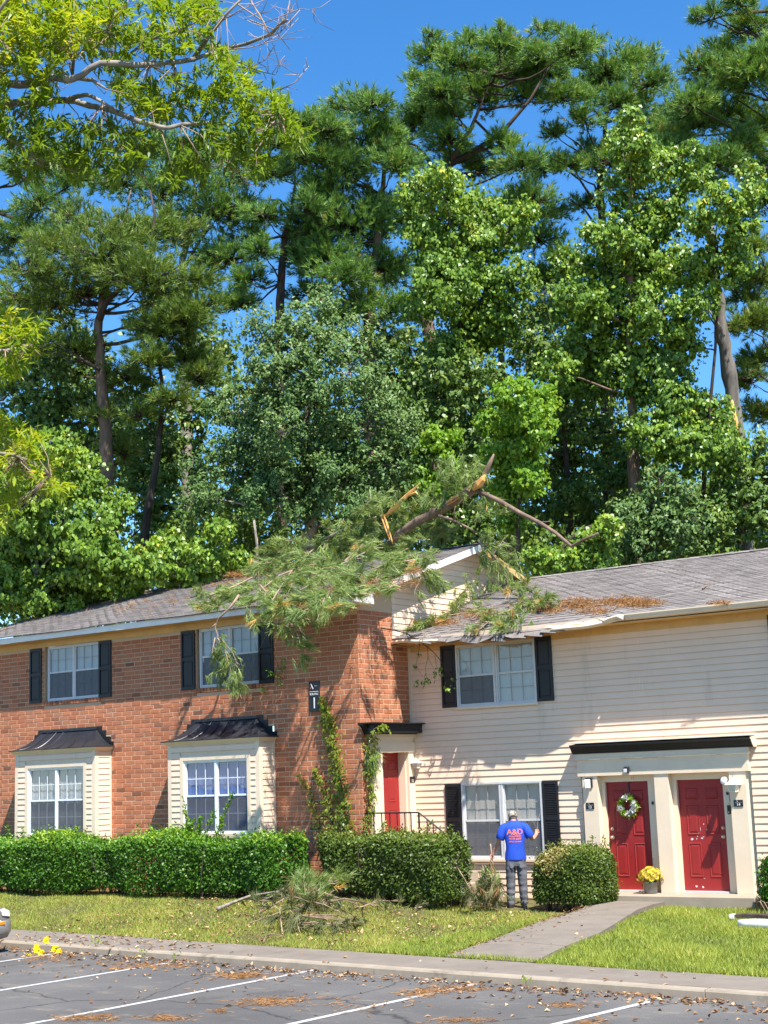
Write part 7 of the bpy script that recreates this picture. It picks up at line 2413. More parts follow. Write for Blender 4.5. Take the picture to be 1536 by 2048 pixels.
lantern('white lantern lamp on the right pier above plate 14', lambda u, v, w: (7.29 + u, -0.106 + v, 1.965 + w), 'lanterns by the doors')
lantern('small white lantern on the right edge of the side door surround', lambda u, v, w: (0.078 - v * 0.8, -0.10 + u * 0.8, 2.59 + w * 0.8), 'lanterns by the doors')
lamp = thing('wall_lamp', 'white box lamp in a black frame on the left pier above plate 13', 'lamp', (4.265, -0.106, 1.93))
mb = MB()
mb.bevel_box(4.195, 4.345, -0.13, -0.1055, 1.955, 2.14, 0.006)
mb.build('back_plate', M['darkplastic'], lamp)
mb = MB()
mb.bevel_box(4.203, 4.312, -0.20, -0.131, 1.935, 2.11, 0.014)
mb.build('lamp_cover', M['lampwhite'], lamp)
cm = thing('door_camera', 'little black sensor box on the lintel over the wreath door', 'sensor', (5.12, -0.13, 2.19))
mb = MB()
mb.bevel_box(5.065, 5.165, -0.185, -0.1265, 2.205, 2.325, 0.01)
mb.build('casing', M['darkplastic'], cm)
mb = MB()
mb.bevel_box(5.07, 5.14, -0.20, -0.186, 2.215, 2.285, 0.006)
mb.build('lens_cover', M['alu'], cm)
fl = thing('floodlight', 'round white floodlight head at the top right corner of door 14', 'lamp', (7.12, -0.1, 2.0))
mb = MB()
mb.loft([[(7.075 + (rr * math.cos(k * 0.6283)) * 0.9, -0.06 - dd, 2.03 + rr * math.sin(k * 0.6283) - dd * 0.3) for k in range(10)] for rr, dd in ((0.03, 0.0), (0.055, 0.02), (0.068, 0.08), (0.066, 0.10), (0.04, 0.115))])
mb.build('lamp_head', M['lampwhite'], fl, True)
mb = MB()
mb.tube([(7.075, -0.05, 2.03), (7.12, -0.02, 1.99), (7.17, -0.02, 1.98)], 0.018, 6)
mb.build('bracket', M['lampwhite'], fl)
db = thing('doorbell', 'slim grey and black doorbell on the jamb right of door 14', 'doorbell', (7.06, 0.10, 1.6))
mb = MB()
mb.bevel_box(7.03, 7.085, 0.0250, 0.0545, 1.60, 1.80, 0.006)
mb.build('casing', M['alu'], db)
mb = MB()
mb.bevel_box(7.032, 7.083, 0.017, 0.0245, 1.745, 1.80, 0.005)
mb.build('lens_cover', M['darkplastic'], db)
lk = thing('lock_box', 'black keypad box on the jamb right of door 14, below the doorbell', 'lock box', (7.06, 0.10, 1.4))
mb = MB()
mb.bevel_box(7.03, 7.09, 0.0200, 0.0545, 1.40, 1.56, 0.006)
mb.build('casing', M['darkplastic'], lk)
mb = MB()
mb.ball((7.06, 0.017, 1.435), 0.012, 8, 5)
mb.build('button', M['letter'], lk)
db2 = thing('doorbell', 'tiny black doorbell on the jamb right of the wreath door', 'doorbell', (5.52, 0.10, 1.6))
mb = MB()
mb.bevel_box(5.50, 5.54, 0.0300, 0.0545, 1.60, 1.66, 0.005)
mb.build('casing', M['darkplastic'], db2)

# ------------------------------------------------------------------ wreath and flower bucket
r_ = np.random.default_rng(14)
wr = thing('wreath', 'white and lime flower wreath hung on the left of the two red doors', 'wreath', (5.0, 0.15, 1.62))
WC = np.array([5.0, 0.065, 1.585])
mb = MB()
mb.tube([WC + np.array([0.155 * math.cos(a), 0.02, 0.155 * math.sin(a)]) for a in np.linspace(0, 6.283, 20)], 0.022, 6)
mb.build('ring', M['twig'], wr)
mb = MB()
mb.box(4.993, 5.009, 0.102, 0.1155, 1.74, 2.045)
mb.build('hanger', M['darkplastic'], wr)
n = 420
a = r_.random(n) * 6.283
p = WC + np.stack([(0.155 + r_.normal(size=n) * 0.030) * np.cos(a), -np.abs(r_.normal(size=n)) * 0.035, (0.155 + r_.normal(size=n) * 0.030) * np.sin(a)], 1)
v, f = leaf_quads(p, np.stack([np.cos(a), np.zeros(n), np.sin(a)], 1) + r_.normal(size=(n, 3)) * 0.7, unit(rand_dirs(r_, n) * 0.7 + np.array([0, -1, 0.2])), 0.055 * r_.uniform(0.6, 1.3, n), 0.034 * r_.uniform(0.7, 1.2, n))
o = link_mesh('leaves', raw_mesh('leaves', v, f, M['flowergreen'], r_.random(n)), wr)
o['kind'] = 'stuff'
for ang in (1.75, 0.9, 0.2, -0.5, -1.35, -2.2, 2.85, 3.4, 2.3, -2.75):
    big = ang in (1.75, 0.2, -1.35, 3.4, -2.75, -0.5)
    c = WC + np.array([0.155 * math.cos(ang), -0.055, 0.155 * math.sin(ang)])
    nn = 30
    d = unit(rand_dirs(r_, nn) * 0.9 + np.array([0, -0.7, 0.1]))
    v, f = leaf_quads(c + d * 0.012, d, rand_dirs(r_, nn), (0.082 if big else 0.066) * r_.uniform(0.7, 1.1, nn), 0.05 * np.ones(nn), 0.2)
    link_mesh('flower', raw_mesh('flower', v, f, M['flowerwhite'] if big else M['flowergreen'], r_.random(nn)), wr)

fb = thing('flower_bucket', 'grey bucket of yellow daisies on the step between the red doors', 'flower pot', (5.50, -0.22, -0.02))
BC = np.array([5.50, -0.22, -0.02])
mb = MB()
mb.loft([[(BC[0] + rr * math.cos(k * 0.3927), BC[1] + rr * math.sin(k * 0.3927), BC[2] + z) for k in range(16)] for rr, z in ((0.115, 0.002), (0.122, 0.02), (0.140, 0.19), (0.148, 0.195), (0.148, 0.207), (0.136, 0.205), (0.12, 0.16))])
mb.build('bucket', M['galv'], fb, True)
n = 150
v, f = leaf_quads(BC + np.array([0, 0, 0.25]) + r_.normal(size=(n, 3)) * np.array([0.09, 0.09, 0.06]), rand_dirs(r_, n), rand_dirs(r_, n), 0.09 * np.ones(n), 0.03 * np.ones(n))
o = link_mesh('leaves', raw_mesh('leaves', v, f, M['hedge2'], r_.random(n)), fb)
o['kind'] = 'stuff'
fm = MB()
for ring, (L, k, up_) in enumerate(((0.062, 13, 0.25), (0.045, 11, 0.6))):
    for i in range(k):
        an = 6.283 * i / k + ring * 0.2
        d = np.array([math.cos(an), math.sin(an), up_])
        s_ = np.array([-math.sin(an), math.cos(an), 0])
        fm.add([d * 0.012, d * L * 0.6 + s_ * 0.011, d * L, d * L * 0.6 - s_ * 0.011], [(0, 1, 2, 3)], 0)
fm.ball((0, 0, 0.014), (0.016, 0.016, 0.010), 8, 5, 1)
M['daisy'] = leafy('daisy_petal', [(0, (0.62, 0.44, 0.02)), (1, (0.85, 0.70, 0.10))], 0.25, 0.6, 0.2, (1, 0.9, 0.4))
flower_me = fm.mesh('flower', [M['daisy'], M['twig']])
golden = np.pi * (3 - 5 ** 0.5)
for i in range(34):
    zz = 1 - (i + 0.5) / 34 * 1.25
    rr = math.sqrt(max(0, 1 - zz * zz))
    d = Vector((rr * math.cos(golden * i), rr * math.sin(golden * i), zz))
    o = bpy.data.objects.new('flower', flower_me)
    COL.objects.link(o)
    o.location = Vector(BC + np.array([0, 0, 0.30])) + Vector((d.x * 0.20, d.y * 0.20, d.z * 0.17)) * random.uniform(0.88, 1.08)
    o.rotation_mode = 'XYZ'
    o.rotation_euler = d.to_track_quat('Z', 'Y').to_euler()
    s_ = random.uniform(0.85, 1.15)
    o.scale = (s_, s_, s_)
    o.parent = fb
    o.matrix_parent_inverse = world_of(fb).inverted()

# ------------------------------------------------------------------ yellow film, edging, drain pipe
yf = thing('plastic_film', 'crumpled bright yellow plastic film lying against the kerb', 'plastic film', (-0.6, -9.45, -0.3))
r_ = np.random.default_rng(17)
for (a, b, w_, h_) in ((74, 1899, 0.15, 0.13), (82, 1903, 0.12, 0.07), (93, 1892, 0.14, 0.20), (108, 1897, 0.18, 0.09), (118, 1899, 0.14, 0.06), (134, 1895, 0.17, 0.06), (58, 1905, 0.11, 0.03)):
    c = on_plane(a, b + 6, (0, 0, -0.295), (0, 0, 1))
    mb = MB()
    rings = []
    n = 9
    for j in range(7):
        t = j / 6
        rings.append([(c[0] + w_ * (0.5 * (1 - t * 0.85)) * math.cos(6.283 * k / n) * r_.uniform(0.45, 1.1) + 0.05 * t * r_.normal(), c[1] + w_ * 0.45 * (1 - t * 0.8) * math.sin(6.283 * k / n) * r_.uniform(0.45, 1.1), -0.296 + h_ * t * r_.uniform(0.8, 1.1)) for k in range(n)])
    mb.loft(rings)
    mb.build('fold', M['yellowbag'], yf)
ed = thing('lawn_edging', 'low white curved edging piece lying on the grass at the right edge', 'edging', (9.2, -3.95, -0.22))
mb = MB()
rings = []
for i in range(12):
    x_ = 8.83 + 1.5 * i / 11
    y_ = -3.98 - 0.10 * math.sin(i / 11 * 2.6)
    h_ = 0.14 + 0.025 * math.sin(i * 0.5)
    z_ = ground_z(x_, y_) - 0.01
    rings.append([(x_, y_, z_), (x_, y_ - 0.02, z_ + h_), (x_, y_ + 0.03, z_ + h_ + 0.012), (x_, y_ + 0.30, z_ + h_ - 0.02), (x_, y_ + 0.30, z_)])
mb.loft(rings)
mb.build('edging_piece', M['white'], ed, True)
dp = thing('downspout', 'flat dark pipe section with a white mouth lying behind the white edging', 'pipe', (8.1, -2.4, -0.22))
mb = MB()
rings = []
for i in range(9):
    x_ = 8.15 + 1.6 * i / 8
    y_ = -2.50 + 0.05 * math.sin(i * 0.8)
    z_ = ground_z(x_, y_) + 0.03 + 0.012 * math.sin(i * 1.3)
    rings.append([(x_, y_ - 0.05, z_), (x_, y_ - 0.05, z_ + 0.06), (x_, y_ + 0.05, z_ + 0.075), (x_, y_ + 0.05, z_)])
mb.loft(rings)
mb.build('pipe', M['darkbark'], dp)
mb = MB()
mb.box(8.06, 8.145, -2.57, -2.43, ground_z(8.1, -2.5) + 0.025, ground_z(8.1, -2.5) + 0.095)
mb.build('pipe_mouth', M['white'], dp)
# ------------------------------------------------------------------ the man
M['skin'] = simple('sunburnt_skin', (0.50, 0.24, 0.16), 0.55, 0.06, 12)
M['shirt'] = simple('blue_cotton', (0.012, 0.060, 0.42), 0.85, 0.10, 9, bmp=0.3)
M['jeans'] = simple('grey_denim', (0.115, 0.115, 0.125), 0.85, 0.45, 7, bmp=0.5, stretch=(1, 1, 1.6))
M['print'] = simple('orange_print', (0.72, 0.17, 0.07), 0.8, 0.05, 20)
M['cap'] = tinted('camouflage_cap', [(0, (0.10, 0.08, 0.06)), (0.5, (0.30, 0.25, 0.19)), (1, (0.42, 0.37, 0.30))], 0.9, 'tint', 0.2, (60, 0.5))
M['hair'] = simple('short_grey_hair', (0.16, 0.11, 0.08), 0.9, 0.3, 60)
M['boot'] = simple('grey_work_boot', (0.13, 0.125, 0.12), 0.8, 0.25, 15)
M['sole'] = simple('dark_sole', (0.03, 0.03, 0.03), 0.8, 0.2, 15)

FX, FY = 3.28, -1.36
GZ = ground_z(FX, FY) - 0.005
RV = np.array([ROT[0, 0], ROT[1, 0], 0.0])
RV /= np.linalg.norm(RV)                       # to the man's right as he faces the wall
FV = np.array([-RV[1], RV[0], 0.0])            # the way he faces
fang = math.radians(24)                        # he stands a little turned towards the wall
RV2 = RV * math.cos(fang) + FV * math.sin(fang) * 0
man = thing('person', 'man in a blue T-shirt and grey jeans seen from behind, camouflage cap, holding branches', 'person', (FX, FY, GZ))


def mp(r, f, z):
    """point by metres to his right, forward and up"""
    p = np.array([FX, FY, GZ]) + RV * r + FV * f
    return (p[0], p[1], p[2] + z * 1.075)


def mq(r, f, z):
    p = np.array([FX, FY, GZ]) + RV * r + FV * f
    return (p[0], p[1], p[2] + z)


def skin_mesh(name, nodes, edges, mat, sub=2, root_i=0):
    me = bpy.data.meshes.new(name)
    me.from_pydata([n[0] for n in nodes], edges, [])
    o = bpy.data.objects.new(name, me)
    COL.objects.link(o)
    sk = o.modifiers.new('skin', 'SKIN')
    sk.use_smooth_shade = True
    sl = me.skin_vertices[0].data
    for i, nd in enumerate(nodes):
        rr = nd[1]
        sl[i].radius = rr if hasattr(rr, '__len__') else (rr, rr)
        sl[i].use_root = (i == root_i)
    ss = o.modifiers.new('subdivision', 'SUBSURF')
    ss.levels = sub
    ss.render_levels = sub
    dg = bpy.context.evaluated_depsgraph_get()
    res = bpy.data.meshes.new_from_object(o.evaluated_get(dg))
    bpy.data.objects.remove(o)
    res.name = name
    res.materials.clear()
    res.materials.append(mat)
    res.polygons.foreach_set('use_smooth', [True] * len(res.polygons))
    return res


# skeleton: pelvis, spine, neck, bowed head, arms, legs
nodes = [(mp(0, 0, 0.93), (0.12, 0.08)), (mp(0, 0.0, 1.12), (0.10, 0.06)), (mp(0, 0.02, 1.30), (0.11, 0.06)), (mp(0, 0.035, 1.40), (0.07, 0.05)), (mq(0, 0.08, 1.575), 0.052), (mq(0, 0.13, 1.625), 0.072), (mq(0, 0.17, 1.675), 0.088), (mq(0, 0.20, 1.715), 0.060),
         (mp(0.17, 0.02, 1.385), 0.045), (mp(0.29, -0.02, 1.225), 0.045), (mp(0.345, 0.06, 1.165), 0.041), (mp(0.425, 0.20, 1.225), 0.034), (mp(0.445, 0.23, 1.26), (0.042, 0.022)), (mp(0.455, 0.25, 1.31), (0.038, 0.018)),
         (mp(-0.17, 0.03, 1.385), 0.045), (mp(-0.28, 0.01, 1.20), 0.044), (mp(-0.325, 0.05, 1.11), 0.040), (mp(-0.405, 0.12, 0.97), 0.029), (mp(-0.42, 0.135, 0.925), (0.040, 0.022)), (mp(-0.43, 0.14, 0.875), (0.036, 0.018)),
         (mp(0.10, 0, 0.86), 0.08), (mp(0.125, 0.03, 0.48), 0.055), (mp(0.13, -0.02, 0.10), 0.042), (mp(0.14, 0.09, 0.04), 0.033),
         (mp(-0.10, 0, 0.86), 0.08), (mp(-0.125, 0.04, 0.48), 0.055), (mp(-0.115, 0.0, 0.10), 0.042), (mp(-0.125, 0.11, 0.04), 0.033),
         (mq(0, 0.290, 1.625), 0.014), (mq(0, 0.24, 1.575), 0.03)]
edges = [(0, 1), (1, 2), (2, 3), (3, 4), (4, 5), (5, 6), (6, 7), (3, 8), (8, 9), (9, 10), (10, 11), (11, 12), (12, 13), (3, 14), (14, 15), (15, 16), (16, 17), (17, 18), (18, 19), (0, 20), (20, 21), (21, 22), (22, 23), (0, 24), (24, 25), (25, 26), (26, 27), (6, 28), (5, 29)]
body = skin_mesh('body', nodes, edges, M['skin'])
# fingers, thumbs, ears grow out of the same surface
ex = MB()
for hand, side_ in ((13, 1), (19, -1)):
    palm = np.array(nodes[hand][0])
    pd = unit(palm - np.array(nodes[hand - 1][0]))
    sdv = unit(np.cross(pd, np.array([0, 0, 1.0]) if abs(pd[2]) < 0.8 else FV))
    bend = unit(np.cross(sdv, pd)) * (1 if side_ > 0 else -1)
    for i, ln in enumerate((0.072, 0.080, 0.074, 0.058)):
        b0 = palm + sdv * (i - 1.5) * 0.019 - pd * 0.02
        p1 = b0 + pd * ln * 0.45
        p2 = p1 + (pd * 0.4 + bend * 0.85) * ln * 0.38
        p3 = p2 + (-pd * 0.35 + bend * 0.8) * ln * 0.32
        ex.tube([b0, p1, p2, p3], [0.0095, 0.009, 0.0085, 0.006], 6)
    b0 = np.array(nodes[hand - 1][0]) + sdv * -0.022
    p1 = b0 - sdv * 0.022 + pd * 0.025
    p2 = p1 + pd * 0.022 + bend * 0.024
    ex.tube([b0, p1, p2], [0.012, 0.010, 0.007], 6)
hc = np.array(mq(0, 0.155, 1.625))
for s in (-1, 1):
    ex.ball(hc + RV * s * 0.082 + np.array([0, 0, 0.005]), (0.016, 0.022, 0.032), 8, 6)
bm_nodes = ex.mesh('extra', M['skin'], True)
import bmesh
bmm = bmesh.new()
bmm.from_mesh(body)
bmm.from_mesh(bm_nodes)
bmm.to_mesh(body)
bmm.free()
body.polygons.foreach_set('use_smooth', [True] * len(body.polygons))
bodyo = link_mesh('body', body, man)
for s in (-1, 1):
    mb = MB()
    mb.ball(np.array(mq(s * 0.033, 0.252, 1.65)), 0.011, 8, 6)
    mb.build('eye', M['letter'], bodyo, True)
mb = MB()
mb.tube([mq(-0.025, 0.267, 1.58), mq(0, 0.275, 1.578), mq(0.025, 0.267, 1.58)], [0.004, 0.007, 0.004], 6)
mb.build('mouth', M['print'], bodyo, True)


def ring(c, rx, ry, n=18, tilt=0.0, wob=0.0, ph=0.0):
    out = []
    for k in range(n):
        a = 2 * math.pi * k / n
        w = 1 + wob * math.sin(a * 5 + ph) + wob * 0.7 * math.sin(a * 8 - ph * 2)
        p = np.array(c) + RV * rx * math.cos(a) * w + FV * ry * math.sin(a) * w + np.array([0, 0, tilt * math.cos(a)])
        out.append(tuple(p))
    return out


def sleeve(mb, pts, radii, n=12, wob=0.03):
    mb.tube(pts, radii, n, 0, 0.5, False)


# T-shirt: torso, then sleeves from the shoulders
sh = MB()
prof = [(0.825, 0.203, 0.150, -0.005, 0.02), (0.86, 0.205, 0.150, -0.005, 0.022), (0.95, 0.186, 0.130, -0.01, 0.03), (1.02, 0.178, 0.122, -0.01, 0.03), (1.10, 0.178, 0.118, -0.008, 0.02), (1.20, 0.194, 0.120, 0.0, 0.012), (1.30, 0.212, 0.122, 0.012, 0.006), (1.37, 0.220, 0.120, 0.02, 0.0), (1.42, 0.204, 0.112, 0.026, 0.0), (1.455, 0.155, 0.100, 0.035, 0.0), (1.475, 0.105, 0.088, 0.048, 0.0), (1.490, 0.080, 0.076, 0.062, 0.0)]
sh.loft([ring(mp(0, f, z), rx, ry, 28, 0, wb, z * 19) for z, rx, ry, f, wb in prof], cap=False)
shirt = sh.build('t_shirt', M['shirt'], man, True)
mb = MB()
mb.tube([mp(0.13, 0.02, 1.405), mp(0.20, 0.01, 1.375), mp(0.262, -0.01, 1.28), mp(0.292, -0.02, 1.215), mp(0.297, -0.021, 1.205)], [0.080, 0.090, 0.086, 0.085, 0.074], 16, cap=False)
mb.build('sleeve', M['shirt'], shirt, True)
mb = MB()
mb.tube([mp(-0.13, 0.03, 1.405), mp(-0.20, 0.025, 1.375), mp(-0.252, 0.018, 1.27), mp(-0.278, 0.013, 1.19), mp(-0.283, 0.012, 1.18)], [0.080, 0.090, 0.085, 0.084, 0.072], 16, cap=False)
mb.build('sleeve', M['shirt'], shirt, True)
mb = MB()
mb.loft([ring(mp(0, 0.062, 1.486), 0.082, 0.078, 20), ring(mp(0, 0.066, 1.502), 0.074, 0.072, 20), ring(mp(0, 0.066, 1.502), 0.068, 0.066, 20)], cap=False)
mb.build('collar', M['shirt'], shirt, True)
# jeans
je = MB()
je.loft([ring(mp(0, -0.01, z), rx, ry, 22) for z, rx, ry in ((0.72, 0.180, 0.118), (0.78, 0.184, 0.130), (0.835, 0.178, 0.126), (0.88, 0.165, 0.112), (0.93, 0.160, 0.105))], cap=False)
jeans = je.build('jeans', M['jeans'], man, True)
rj = np.random.default_rng(4)
for s, ft in ((1, 0.0), (-1, 0.03)):
    lg = MB()
    rings = []
    for k in range(30):
        u = k / 29
        z = 0.84 - u * (0.84 - 0.055)
        cx = s * (0.098 + 0.028 * u)
        rx = 0.102 - 0.030 * u + 0.0035 * math.sin(k * 1.3 + s) + (0.006 * math.sin(k * 2.1) if u > 0.75 else 0)
        rx = rx if u > 0.12 else 0.092 + 0.006 * u
        ry = rx * 1.12
        f = 0.02 * math.sin(u * 3.0) + ft * u + 0.005 * math.sin(k * 1.7 + 1 + s) * (1 if u > 0.3 else 0.4) - 0.015
        rings.append(ring(mp(cx, f, z), rx, ry, 20, 0.022 * math.sin(k * 0.9 + s), 0.035, k * 0.45))
    lg.loft(rings, cap=False)
    lg.build('trouser_leg', M['jeans'], jeans, True)
    pk = MB()
    z0 = 0.80
    pk.add([mp(s * 0.050, -0.138, 0.805), mp(s * 0.130, -0.110, 0.805), mp(s * 0.126, -0.118, 0.70), mp(s * 0.090, -0.134, 0.68), mp(s * 0.055, -0.142, 0.70)], [(0, 1, 2, 3, 4) if s > 0 else (4, 3, 2, 1, 0)])
    pk.build('back_pocket', M['jeans'], jeans)
    bt = MB()
    c = np.array(mp(s * 0.128, ft + 0.0, 0))
    rr_ = []
    for f, w_, h_ in ((-0.075, 0.030, 0.07), (-0.06, 0.042, 0.10), (0.0, 0.045, 0.115), (0.07, 0.047, 0.085), (0.14, 0.050, 0.062), (0.19, 0.042, 0.05), (0.21, 0.025, 0.035)):
        cc = c + FV * f
        rr_.append([tuple(cc + RV * (w_ * math.cos(a)) + np.array([0, 0, 0.022 + max(0, h_ - 0.022) * max(0, math.sin(a))])) for a in np.linspace(0, 2 * math.pi, 14, endpoint=False)])
    bt.loft(rr_)
    bo = bt.build('boot', M['boot'], man, True)
    so = MB()
    so.loft([[tuple(c + FV * f + RV * w_ * q + np.array([0, 0, z])) for q, z in ((-1, 0.001), (1, 0.001), (1, 0.024), (-1, 0.024))] for f, w_ in ((-0.08, 0.030), (-0.05, 0.044), (0.08, 0.049), (0.16, 0.050), (0.215, 0.024))])
    so.build('sole', M['sole'], bo)
# cap and the hair below it
mb = MB()
hcn = np.array(mq(0, 0.160, 1.690))
axu = unit(np.array([0, 0, 1.0]) + FV * 0.42)
axf = unit(FV - axu * (FV @ axu))
rings = []
for z, r_c in ((-0.035, 0.094), (-0.01, 0.098), (0.03, 0.098), (0.065, 0.088), (0.09, 0.065), (0.104, 0.03), (0.107, 0.004)):
    rings.append([tuple(hcn + axu * z + RV * r_c * 0.90 * math.cos(a) + axf * r_c * 1.12 * math.sin(a)) for a in np.linspace(0, 2 * math.pi, 22, endpoint=False)])
mb.loft(rings)
mb.t = [random.random() for _ in mb.t]
cap = mb.build('cap', M['cap'], man, True)
mb = MB()
br = []
for q, dd in ((-1, 0.0), (-0.6, 0.055), (0, 0.075), (0.6, 0.055), (1, 0.0)):
    base_ = hcn + RV * q * 0.078 + axf * (0.105 * math.sqrt(max(0, 1 - (q * 0.78) ** 2))) - axu * 0.028
    tip_ = base_ + axf * dd - axu * 0.012
    br.append([tuple(base_), tuple(tip_), tuple(tip_ - axu * 0.004), tuple(base_ - axu * 0.004)])
mb.loft(br)
mb.build('cap_peak', M['cap'], cap)
mb = MB()
rings = []
for z, r_c in ((-0.085, 0.070), (-0.06, 0.084), (-0.036, 0.092)):
    rings.append([tuple(hcn + axu * z + RV * r_c * 0.92 * math.cos(a) + axf * r_c * 1.02 * math.sin(a)) for a in np.linspace(math.pi * 0.98, math.pi * 2.02, 14)])
mb.loft(rings, cap=False, closed=False)
mb.build('hair', M['hair'], man, True)
# the print on his back: big lettering over three rows of small type, laid on the cloth
def back_pt(u, z, off=0.004):
    zz = [p[0] for p in prof]
    rx = np.interp(z, zz, [p[1] for p in prof])
    ry = np.interp(z, zz, [p[2] for p in prof])
    f = np.interp(z, zz, [p[3] for p in prof])
    a = math.asin(max(-1, min(1, u / rx)))
    q = np.array(mp(0, f, z)) + RV * u - FV * (ry * math.cos(a) + off)
    return q


pr = text_mesh('A&D', 0.135, 0.0, 1.12)
pv = np.array([v.co[:] for v in pr.vertices])
for v in pr.vertices:
    v.co = Vector(back_pt(v.co.x, 1.305 + v.co.y, 0.0065))
pr.materials.clear()
pr.materials.append(M['print'])
pr.name = 'lettering'
link_mesh('lettering', pr, shirt)
rp = np.random.default_rng(9)
for row, (z, h, words) in enumerate(((1.232, 0.026, (5, 7)), (1.188, 0.036, (2, 2, 4)), (1.140, 0.022, (4, 6)))):
    mb = MB()
    total = sum(words) + 0.6 * (len(words) - 1)
    wd = 0.235 / total
    u = -0.1175
    for nw in words:
        for _ in range(nw):
            seg = rp.integers(0, 3)
            hh = h / 2
            bars = [(0.05, 0.3, -1, 1), (0.3, 0.85, -1 if seg == 0 else 0.3, -0.4 if seg == 0 else 1), (0.62, 0.85, -1, 1) if seg != 1 else (0.3, 0.85, -0.3, 0.25)]
            for (p, q, c, d) in bars:
                o_ = 0.0065 + 0.0007 * bars.index((p, q, c, d))
                mb.add([back_pt(u + p * wd, z + c * hh, o_), back_pt(u + q * wd, z + c * hh, o_), back_pt(u + q * wd, z + d * hh, o_), back_pt(u + p * wd, z + d * hh, o_)], [(0, 1, 2, 3)])
            u += wd
        u += wd * 0.6
    mb.build('print_row', M['print'], shirt)
# what he holds: a green pine branch low in the left hand, a pale stick up in the right
lh, rh = np.array(mp(-0.437, 0.15, 0.885)), np.array(mp(0.46, 0.27, 1.30))
branch('pine_branch', 'green pine branch held upside down in the left hand of the man in blue', [([tuple(lh + np.array([0, 0, 0.24]) - RV * 0.02), tuple(lh), tuple(lh - RV * 0.06 + np.array([0, 0, -0.16])), tuple(lh - RV * 0.12 + np.array([0, 0, -0.33]))], 0.014), ([tuple(lh), tuple(lh + RV * 0.02 + np.array([0, 0, -0.25])), tuple(lh + RV * 0.04 + np.array([0, 0, -0.5]))], 0.008)],
       [(lh - RV * 0.10 + np.array([0, 0, -0.32]), (0.06, 0.06, 0.08), 12, (-0.3, 0, -0.8)), (lh - RV * 0.02 + np.array([0, 0, -0.42]), (0.07, 0.06, 0.08), 12, (0.1, 0, -0.9)), (lh + RV * 0.03 + np.array([0, 0, -0.52]), (0.05, 0.06, 0.05), 8, (0.3, 0, -0.8)), (lh - RV * 0.15 + np.array([0, 0, -0.45]), (0.06, 0.06, 0.06), 10, (-0.3, 0, -0.8))], 111, None, M['twig'], 0.20, 26)
branch('bare_stick', 'pale forked stick held up in the right hand of the man in blue', [([tuple(rh - np.array([0, 0, 0.10])), tuple(rh), tuple(rh + RV * 0.02 + np.array([0, 0, 0.17])), tuple(rh + RV * 0.075 + np.array([0, 0, 0.33]))], 0.010), ([tuple(rh + np.array([0, 0, 0.02])), tuple(rh - RV * 0.05 + np.array([0, 0, 0.14])), tuple(rh - RV * 0.10 + np.array([0, 0, 0.20]))], 0.006), ([tuple(rh + RV * 0.02 + np.array([0, 0, 0.17])), tuple(rh - RV * 0.01 + np.array([0, 0, 0.27]))], 0.005)], [], 113, None, M['greybark'], cat='stick')

# ------------------------------------------------------------------ the car nosing in from the left
M['carpaint'] = simple('champagne_grey_paint', (0.27, 0.255, 0.235), 0.28, 0.04, 3, metal=0.5, spec=0.6)
M['amber'] = simple('amber_lens', (0.80, 0.22, 0.01), 0.2, 0.05, 20, spec=0.6)
M['lens'] = simple('headlamp_lens', (0.62, 0.58, 0.50), 0.12, 0.08, 10, spec=0.8)
M['rubber'] = simple('tyre_rubber', (0.02, 0.02, 0.02), 0.8, 0.2, 15)
M['rim'] = simple('wheel_alloy', (0.45, 0.45, 0.45), 0.35, 0.1, 10, metal=0.8)
CX, CY, CG = -2.16, -9.56, -0.30           # middle of the nose; the car runs back towards -Y
car = thing('parked_car', 'grey-beige sedan, only its nose with the amber marker showing at the left edge', 'car', (CX, CY - 2.2, CG))


def crow(y, w, z0, z1, zs, roundness=0.08):
    """half-rounded cross-section at distance y behind the nose"""
    pts = [(-w * 0.90, z0), (-w, z0 + 0.10), (-w, zs), (-w + roundness, z1 - 0.01), (-w * 0.55, z1 + 0.02), (0, z1 + 0.03), (w * 0.55, z1 + 0.02), (w - roundness, z1 - 0.01), (w, zs), (w, z0 + 0.10), (w * 0.90, z0)]
    return [(CX + a, CY - y, CG + b) for a, b in pts]


mb = MB()
mb.loft([crow(0.0, 0.62, 0.30, 0.62, 0.55, 0.10), crow(0.03, 0.74, 0.26, 0.67, 0.58), crow(0.12, 0.82, 0.23, 0.70, 0.60), crow(0.30, 0.865, 0.21, 0.74, 0.66), crow(0.9, 0.875, 0.21, 0.86, 0.78), crow(1.35, 0.88, 0.21, 0.94, 0.86), crow(2.2, 0.88, 0.21, 0.96, 0.88), crow(3.4, 0.88, 0.22, 0.97, 0.88), crow(4.1, 0.86, 0.26, 0.95, 0.84), crow(4.45, 0.80, 0.32, 0.88, 0.74), crow(4.55, 0.70, 0.36, 0.80, 0.66)])
carb = mb.build('body', M['carpaint'], car, True)
mb = MB()
mb.loft([[(CX + a * w_, CY - y, CG + z) for a in (-1, -0.6, 0, 0.6, 1)] for y, w_, z in ((1.33, 0.80, 0.945), (2.0, 0.66, 1.36), (2.5, 0.64, 1.42), (3.1, 0.64, 1.38), (3.85, 0.76, 0.97))], cap=False, closed=False)
for s in (-1, 1):
    mb.add([(CX + s * 0.80, CY - 1.33, CG + 0.945), (CX + s * 0.66, CY - 2.0, CG + 1.36), (CX + s * 0.64, CY - 2.5, CG + 1.42), (CX + s * 0.64, CY - 3.1, CG + 1.38), (CX + s * 0.76, CY - 3.85, CG + 0.97)], [(0, 1, 2, 3, 4)])
mb.build('cabin', M['carpaint'], car)
mb = MB()
